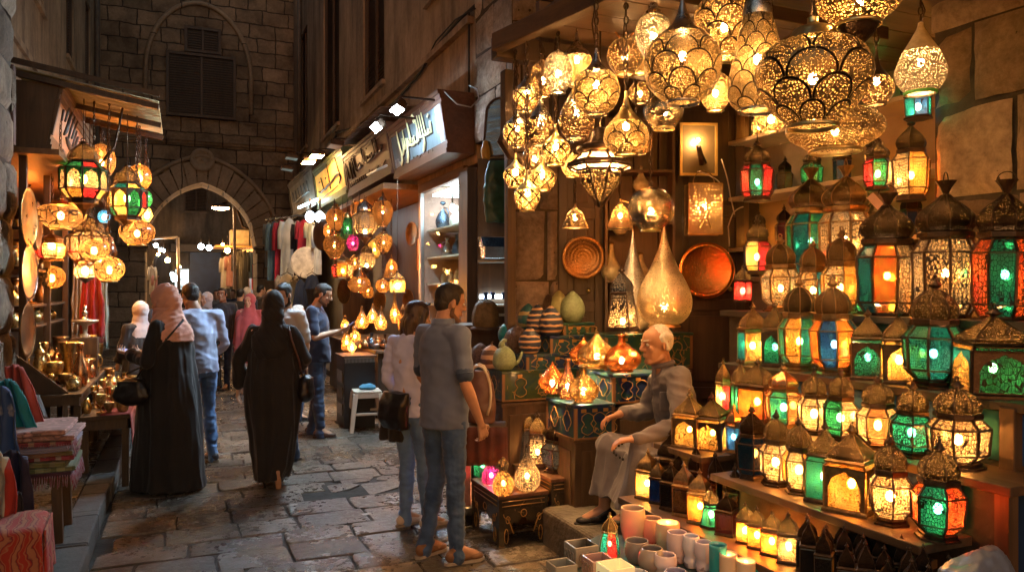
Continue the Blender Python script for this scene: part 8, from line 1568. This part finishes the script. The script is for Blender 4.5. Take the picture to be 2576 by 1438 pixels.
for k, (y_, lb) in enumerate(((7.62, 'large dark picture board with gilt edge leaning on the tall table'), (7.56, 'smaller picture board leaning in front of the large one'))):
    t = thing('leaning_board', lb, 'board', (-1.15+.12*k, y_, .8)); g = MB(); g.hexa([(-.1, 0, 0), (.12, 0, 0), (.12, .03, 0), (-.1, .03, 0)], [(-.3, .0, .42-.12*k), (-.24, 0, .44-.12*k), (-.24, .03, .44-.12*k), (-.3, .03, .42-.12*k)]); g.build('board', WD, t); g = MB(); g.bar((.12, .0, 0), (-.24, 0, .44-.12*k), .018); g.bar((-.1, .0, .0), (-.3, 0, .42-.12*k), .014); g.build('edge', WDM, t)
t = thing('shelf_unit', 'timber shelf unit packed with brass along the left stall wall', 'shelf', (0, 0, 0))
for z_ in (.9, 1.35, 1.55, 1.9, 2.25): g = MB(); g.b2(-1.75, -1.3, 7.9, 10.6, z_-.025, z_); g.build('shelf', WDH, t, bev=.003)
for y_ in (7.9, 9.2, 10.55): g = MB(); g.b2(-1.33, -1.27, y_, y_+.06, .14, 2.88); g.build('post', WDM, t, bev=.004)
g = MB(); g.b2(-1.8, -1.76, 7.8, 10.8, .14, 2.88); g.build('back', WD, t)
for z_, nm in ((1.351, 'lowest'), (1.551, 'second'), (1.901, 'third'), (2.251, 'top')):
    for i in range(6):
        ty = TY[(i*4+int(z_*10)) % 9]; mt = [BRASS, BR3, BR2][i % 3]; ware((-1.45+rs.uniform(-.04, .04), 8.1+i*.42+rs.uniform(-.05, .05), z_), rs.uniform(.12, .18), rs.uniform(.16, .27) if z_ != 1.351 else .17, ty, mt, '%s on the %s shelf of the left stall, %s along it' % (ty.replace('tea', 'teapot'), nm, ['nearest', 'second', 'third', 'fourth', 'fifth', 'farthest'][i]), {'tea': 'teapot'}.get(ty, ty), {'tea': 'teapot', 'stand': 'dish_stand', 'pot': 'lidded_pot'}.get(ty, ty), 'brassware on the stall shelves')
# drapes in the stall
def drape_(x, y0, y1, w, d, mat, label, name='hanging_cloth', rz=0, amp=.03, slant=0, cat='textile', grp=None):
    p = W(x, y0, d); sw, h = w/F*d, (y1-y0)/F*d; s0 = random.random()*9; r = thing(name, label, cat, p, rz, grp); g = MB()
    g.grid(lambda u, v: V((u-.5)*sw*(.55+.45*min(1, v*1.6)**.6)+slant*v*h+.012*noise.noise(Vector((v*6, s0, u*2))), amp*sin(u*18+s0+v*1.5)+amp*.8*noise.noise(Vector((u*7, v*5, s0))), -h*v+.03*noise.noise(Vector((u*4, s0, 1)))+.04*(1-abs(2*u-1))*(v < .1)), 36, 16); g.build('cloth_panel', mat, r, solid=.008)
    g = MB()
    for k in range(24): u = k/23; g.bar(V((u-.5)*sw+slant*h, amp*sin(u*18+s0+1.5), -h), V((u-.5)*sw+slant*h+.004, amp*sin(u*18+s0+1.5), -h-.05), .005)
    g.build('fringe', mat, r); return r
drape_(232, 700, 850, 56, 8.6, cl('crimson_drape', (.3, .015, .02)), 'crimson cloth hanging behind the pedestal stand'); drape_(195, 640, 840, 26, 8.8, cl('beige_drape', (.3, .22, .14)), 'beige cloth strip hanging left of the crimson one'); drape_(262, 660, 870, 18, 9.2, cl('grey_green_drape', (.25, .3, .26)), 'pale grey green cloth right of the crimson one')
t = thing('display_stand', 'small round pedestal with silver figure in front of the crimson cloth', 'stand', W(214, 848, 7.9)); sz_ = t.location.z
g = MB(); g.lathe([(0, .05), (.02, .05), (.04, .02), (.12, .03), (.16, .12), (.18, .13), (.185, .001)], 24); g.build('pedestal', pm('cream_pedestal', (.5, .4, .28), .5), t); g = MB(); g.lathe(spl([(.186, .035), (.2, .03), (.22, .012), (.25, .03), (.28, .015), (.3, .02), (.33, .004)], 3), 12); g.build('figure', SV, t)
g = MB(); g.b2(-.12, .12, -.12, .12, -sz_+.14, -.002); g.build('plinth_block', WD, t)
# left hanging lamps
LL = 'lamps hanging in front of the left stall'
def hq(x, yt, yb, w, d, ty, pat, met, lb): hang(x, yt, yb, w, d+.8, ty, pat, met, lb, ztop=3.52, grp=LL, br=.03)
for a in [(153, 500, 577, 116, 6.5, 'saucer', 'C', 'g', 'wide flattened crackle glass lamp with brass cap on the left'), (255, 358, 452, 66, 7.6, 'globe', 'C', 'g', 'large crackle glass disc lamp behind the bigger colored lantern'), (351, 412, 480, 56, 7.6, 'ball', 'D', 's', 'round gold speckled glass lamp right of the smaller colored lantern'), (345, 550, 618, 84, 7.2, 'globe', 'C', 'g', 'crackle glass globe lamp under the smaller colored lantern'), (366, 478, 522, 32, 8.2, 'ball', 'g', 's', 'small green and amber globe half behind the smaller colored lantern'), (237, 600, 655, 70, 6.6, 'globe', 'C', 'g', 'small oval crackle lamp with bright center'),
          (275, 642, 710, 72, 6.7, 'globe', 'C', 'g', 'round crackle lamp with branch pattern at the lower right of the left group'), (130, 668, 726, 62, 7.2, 'ball', 'D', 'g', 'gold mottled ball lamp before the stall shelves'), (262, 528, 562, 30, 8.0, 'ball', 'b', 's', 'small blue mirror ball between the colored lanterns'), (271, 580, 660, 44, 7.4, 'pear', 'D', 's', 'smoky clear drop lamp behind the oval crackle one'), (75, 500, 532, 36, 7.8, 'bell', 'W', 'b', 'small shade lamp at the upper left inside the stall'), (370, 520, 560, 26, 8.0, 'globe', 'W', 'b', 'small amber lamp behind the crackle globe')]: hq(*a)
for a in [(210, 548, 352, 106, 7.3, 'pend', 8, 'yor|c|ggr', 'dk', 'k', 'big hanging lantern with green and red border and glowing cream arches'), (320, 586, 412, 90, 7.9, 'pend', 8, 'yg|ygry|ty', 'dk', 'k', 'hanging lantern with green and red arch panes between yellow ones'), (225, 690, 540, 104, 8.1, 'pend', 12, 'c', 'dk', 'k', 'black leaded basket lantern with cream panes behind the big one'), (130, 655, 578, 66, 7.8, 'tall', 6, 'ayr', 'b', 'b', 'faceted cream and amber lantern hanging at the left'), (215, 715, 648, 52, 7.6, 'pend', 6, 'c', 'b', 'k', 'cone shaped lantern of cream glass at the bottom of the left group')]:
    cx, yb, yt, w, d, var, n, pa, do, me, lb = a; fanous(W(cx, yb, d), w/F*d, (yb-yt)/F*d, var, n, pa, do, me, lb, top=3.52, cat='hanging lantern', name='hanging_lantern', grp=LL, br=.035, bz=.5, rz=.45, arch=(cx in (210, 320)), fret='g' if cx == 210 else None)
# textiles bottom left
t = thing('stool', 'rough wooden stool on the kerb under the pile of folded rugs', 'stool', (-.93, 5.6, .14)); zt = .42
g = MB(); g.b2(-.27, .27, -.25, .25, zt-.035, zt); g.build('seat', WDM, t, bev=.005)
for a in (-.23, .23):
    for b_ in (-.2, .2): g = MB(); g.bar((a, b_, .0), (a*.95, b_, zt-.035), .055); g.build('leg', WDM, t, bev=.004)
fl = [('dark_fringed', (.06, .02, .04), (.02, .02, .05), 'plain'), ('sage', (.16, .18, .1), (.1, .12, .06), 'stripe'), ('olive', (.12, .12, .05), (.2, .18, .1), 'stripe'), ('wine', (.2, .04, .06), (.35, .3, .3), 'stripe'), ('moss', (.09, .1, .04), (.3, .15, .1), 'plain'), ('lilac_grey', (.3, .27, .33), (.2, .18, .25), 'plain'), ('maroon', (.16, .03, .04), (.3, .2, .15), 'stripe'), ('mauve_tapestry', (.3, .17, .15), (.1, .06, .07), 'flower'), ('pink_tapestry', (.36, .2, .17), (.13, .08, .07), 'flower')]
z_ = .562
for i, (nm, c1, c2, kd) in enumerate(fl):
    th = .03 if i < 7 else .034; s0 = i*1.7; w_, l_ = .3+.014*sin(i*2.1), .26+.015*cos(i*1.3)
    t = thing('folded_textile', '%s folded textile, %s from the bottom of the pile on the stool' % (nm.replace('_', ' '), ['lowest and first', 'second', 'third', 'fourth', 'fifth', 'sixth', 'seventh', 'eighth', 'topmost and ninth'][i]), 'textile', (-.93+.012*sin(i*3), 5.6+.01*cos(i*2), z_), .05*sin(i*2.3), 'folded textiles piled on the stool'); g = MB()
    pr = [(-1, 0), (-1.02, .5), (-1, 1)]
    for fold_ in (0, 1): g.grid(lambda u, v: V(w_*(2*u-1), l_*(2*v-1), (th*(.5*fold_))+.003+.004*sin(u*9+s0)*sin(v*7+s0)*(1-abs(2*u-1)**6)), 14, 14)
    g2 = MB(); mm = .004
    def box_(u, v, top): return V(w_*(2*u-1), l_*(2*v-1), (th-.002 if top else .001)+.004*sin(u*8+s0)*sin(v*6+s0*2))
    g = MB(); N_ = 16
    g.grid(lambda u, v: box_(u, v, 1), N_, N_)
    for e in range(4):
        def sd(u, v, e=e):
            a = (u, 0) if e == 0 else (1, u) if e == 1 else (1-u, 1) if e == 2 else (0, 1-u); p0 = box_(a[0], a[1], 0); p1 = box_(a[0], a[1], 1); q = p0.lerp(p1, v); b2 = .008*sin(pi*((v*2) % 1)); dv = V(2*a[0]-1, 2*a[1]-1, 0); return q+dv.normalized()*b2
        g.grid(sd, N_, 8)
    g.build('folded_layers', cloth(nm+'_textile', c1, c2, 9 if kd != 'plain' else 4, kd, tuple(x*1.5 for x in c1)), t)
    if i in (0, 6):
        g = MB()
        for k in range(46):
            u = k/45; g.tube([V(-w_+2*w_*u, -l_-.004, .01), V(-w_+2*w_*u+rs.uniform(-.006, .006), -l_-.02, -.05-.02*rs.random())], .0035, 4); g.tube([V(w_+.004, -l_+2*l_*u, .01), V(w_+.02, -l_+2*l_*u, -.06-.03*rs.random())], .0035, 4)
        g.build('fringe', cloth('fringe_threads', (.25, .03, .05), (.3, .25, .3), 30), t)
    z_ += th+.001
def drapeover(pos, w_, l_, h, mat, label, rz=0, drop=.5, grp=None):
    r = thing('draped_rug', label, 'rug', pos, rz, grp); g = MB()
    def fn(u, v):
        s = (u-.5)*2; a = w_*s; t_ = v*(l_+drop)
        if t_ < l_: return V(a, l_/2-t_+0, h+.01*sin(a*20)*sin(t_*15)-.03*abs(s)**8)
        k = t_-l_; return V(a*(1+.1*k), -l_/2-.03-.03*sin(a*22+1)*k*3, h-.02-k)
    g.grid(fn, 24, 30); g.build('rug_cloth', mat, r, solid=.012)
    g = MB(); g.grid(lambda u, v: V(w_+.01+.02*sin(u*16)*v, l_/2-u*l_, h-.02-v*drop*.8), 20, 12); g.build('rug_side', mat, r, solid=.01)
    g = MB(); g.b2(-w_+.02, w_-.02, -l_/2+.02, l_/2-.02, .0, h-.02); g.build('seat_block', WD, r); return r
KIL = cloth('red_swirl_kilim', (.4, .035, .02), (.42, .15, .07), 5, 'swirl', (.16, .02, .03), fine=120)
drapeover((-.86, 4.72, .14), .19, .36, .34, KIL, 'seat covered by a red and cream swirling kilim at the lower left', .05, .34)
for x, y0, y1, w, d, c1, c2, kd, lb, sl in [(34, 925, 1160, 74, 4.9, (.42, .07, .05), (.3, .05, .04), 'plain', 'coral red scarf slung from the pier at the far left', .25), (14, 960, 1190, 80, 4.7, (.01, .2, .22), (.01, .12, .14), 'plain', 'teal scarf just left of the coral red one', .3), (-6, 985, 1200, 110, 4.5, (.05, .1, .25), (.45, .4, .42), 'flower', 'blue and white patterned shawl at the left edge', 0), (30, 1150, 1460, 110, 4.4, (.025, .02, .05), (.015, .012, .03), 'plain', 'dark navy shawl hanging lowest on the left', 0),
                                   (18, 1245, 1470, 100, 4.15, (.015, .012, .015), (.45, .4, .3), 'flower', 'black scarf with cream motifs at the lower left corner', .05), (-10, 1150, 1300, 90, 4.1, (.35, .03, .02), (.5, .45, .35), 'stripe', 'red and white banded scarf at the left edge', 0), (60, 1330, 1480, 60, 4.2, (.4, .36, .3), (.3, .26, .22), 'plain', 'cream cloth bundle hanging beside the kilim seat', 0)]:
    drape_(x, y0, y1, w, d, cloth('scarf_%d' % (abs(x)+y0), c1, c2, 6, kd), lb, 'hanging_scarf', -A+.1, .018, sl, 'scarf', 'scarves hanging at the lower left')
g = MB(); q = W(100, 1170, 5.4); g.tube([(-1.25, 4.4, 1.32), (-1.1, 5.9, 1.35)], .015, 6); tag(g.build('scarf_rail', WD, None), 'wooden rail the scarves hang from', 'rail')
g = MB(); g.bar(W(92, 995, 6.0), W(132, 1098, 5.9), .03); tag(g.build('wooden_pole', WDM, None), 'slanting wooden pole under the tall brass table', 'pole')

for i, (y_, z_, rr, m_, lb) in enumerate([(11.2, 2.5, .22, WDM, 'oval wooden board high on the lamp shop wall near the cabinet'), (11.3, 1.9, .18, MT['c'], 'copper dish on the lamp shop wall near the cabinet'), (12.1, 2.6, .2, MT['b'], 'brass dish high on the lamp shop wall'), (12.3, 1.5, .2, MT['b'], 'brass dish low on the lamp shop wall behind the table lamps'), (13.4, 2.3, .24, WDM, 'round dark board in the middle of the lamp shop wall')]):
    plate(0, 0, rr, 0, m_, lb, -pi/2+.2, (3.45, y_, z_), 'wall_dish')
for y_, z_, w_, h_, m_, lb in ((11.7, 2.25, .3, .5, pm('amber_print', (.4, .2, .06), .4, var=.5, sc=6), 'amber picture panel on the lamp shop wall'), (11.0, 1.4, .26, .4, pm('dark_print', (.1, .06, .03), .4, var=.6, sc=8), 'small dark picture on the lamp shop wall')):
    t = thing('framed_picture', lb, 'picture', (3.47, y_, z_)); g = MB(); g.b2(-.02, 0, -w_/2, w_/2, -h_/2, h_/2); g.build('picture', m_, t); g = MB()
    for a, b, c_, e in ((-w_/2-.03, -w_/2, -h_/2, h_/2), (w_/2, w_/2+.03, -h_/2, h_/2), (-w_/2-.03, w_/2+.03, h_/2, h_/2+.03), (-w_/2-.03, w_/2+.03, -h_/2-.03, -h_/2)): g.b2(-.035, 0, a, b, c_, e)
    g.build('frame', WD, t)
# litter and grit on the paving
rs = random.Random(17); pp = pm('pale_paper', (.4, .37, .32), .8)
for i in range(9):
    q = V(rs.uniform(-.3, 1.8), rs.uniform(4.6, 9), .006); g = MB(); g.add([(q.x+rs.uniform(-.02, .02)+a*.025, q.y+b*.02, q.z+.004*rs.random()) for a, b in ((-1, -1), (1, -1), (1, 1), (-1, 1))], [(0, 1, 2, 3)]); tag(g.build('paper_scrap', pp, None, solid=.002), 'small paper scrap lying on the paving', 'litter', 'paper scraps on the paving')

for x0, x1, y_, lb in ((-2.6, -1.2, 29.5, 'warm lit clothes stall added for its glow beyond the arch at the left'), (2.1, 3.5, 30.5, 'warm lit goods stall added for its glow beyond the arch at the right')):
    t = thing('market_stall', lb, 'stall', (0, 0, 0)); g = MB(); g.b2(x0, x1, y_+1, y_+1.1, 0, 3.2); g.b2(x0, x1, y_-.2, y_+1, 3.2, 3.3); g.build('booth', pm('stall_cloth', (.4, .2, .09), .8, var=.5, sc=4), t); g = MB(); g.b2(x0, x1, y_, y_+.8, 0, .9); g.build('counter', WDM, t)  # both stalls added to bring warm shop glow beyond the arch
    rs = random.Random(int(y_)); 
    for k in range(7):
        g = MB(); a = x0+.1+k*.18; g.b2(a, a+.14, y_+.9, y_+.98, 1.2+rs.random()*.4, 2.6+rs.random()*.3); g.build('hung_cloth', cl('stall_'+str(k), [(.4, .05, .04), (.05, .08, .2), (.5, .4, .25), (.1, .1, .1), (.3, .1, .2), (.45, .3, .1), (.1, .2, .15)][k]), t)
    b = bulb(t, 2.7, .08, 1, 0, ((x0+x1)/2, y_+.2))  # bulb added as the source of the stall's warm glow
for x, y, w, h, pa, var, n, d_, lb in ((1868, 760, 40, 96, 'r', 'sqmini', 4, 4.7, 'small ruby lantern squeezed in at the far left of the upper row'), (2300, 800, 56, 130, 'Y', 'hex', 6, 3.75, 'small honey lantern wedged between the two largest in the upper row'), (2172, 792, 52, 150, 'T', 'hex', 6, 4.0, 'sea green lantern tucked left of the rosette domed one'), (2450, 960, 58, 150, 'O', 'sqmini', 4, 3.3, 'flame red lantern in the gap before the house lantern'), (2160, 1110, 50, 130, 'R', 'hex', 6, 3.55, 'ruby honeycomb lantern behind the ivory pair of the third row'), (2345, 1150, 44, 120, 't', 'hex', 6, 3.2, 'teal lantern between the emerald and the fat ivory ones'), (1922, 905, 40, 130, 'y', 'sqmini', 4, 4.45, 'yellow lantern peeking between the turquoise and green star ones'), (2420, 1225, 40, 1, '', '', 0, 0, '')):
    if n: fanous(W(x, y, d_), w/F*d_, h/F*d_, var, n, pa, 'dk', 'k', lb, rz=.4, grp='small lanterns filling gaps between the larger ones')
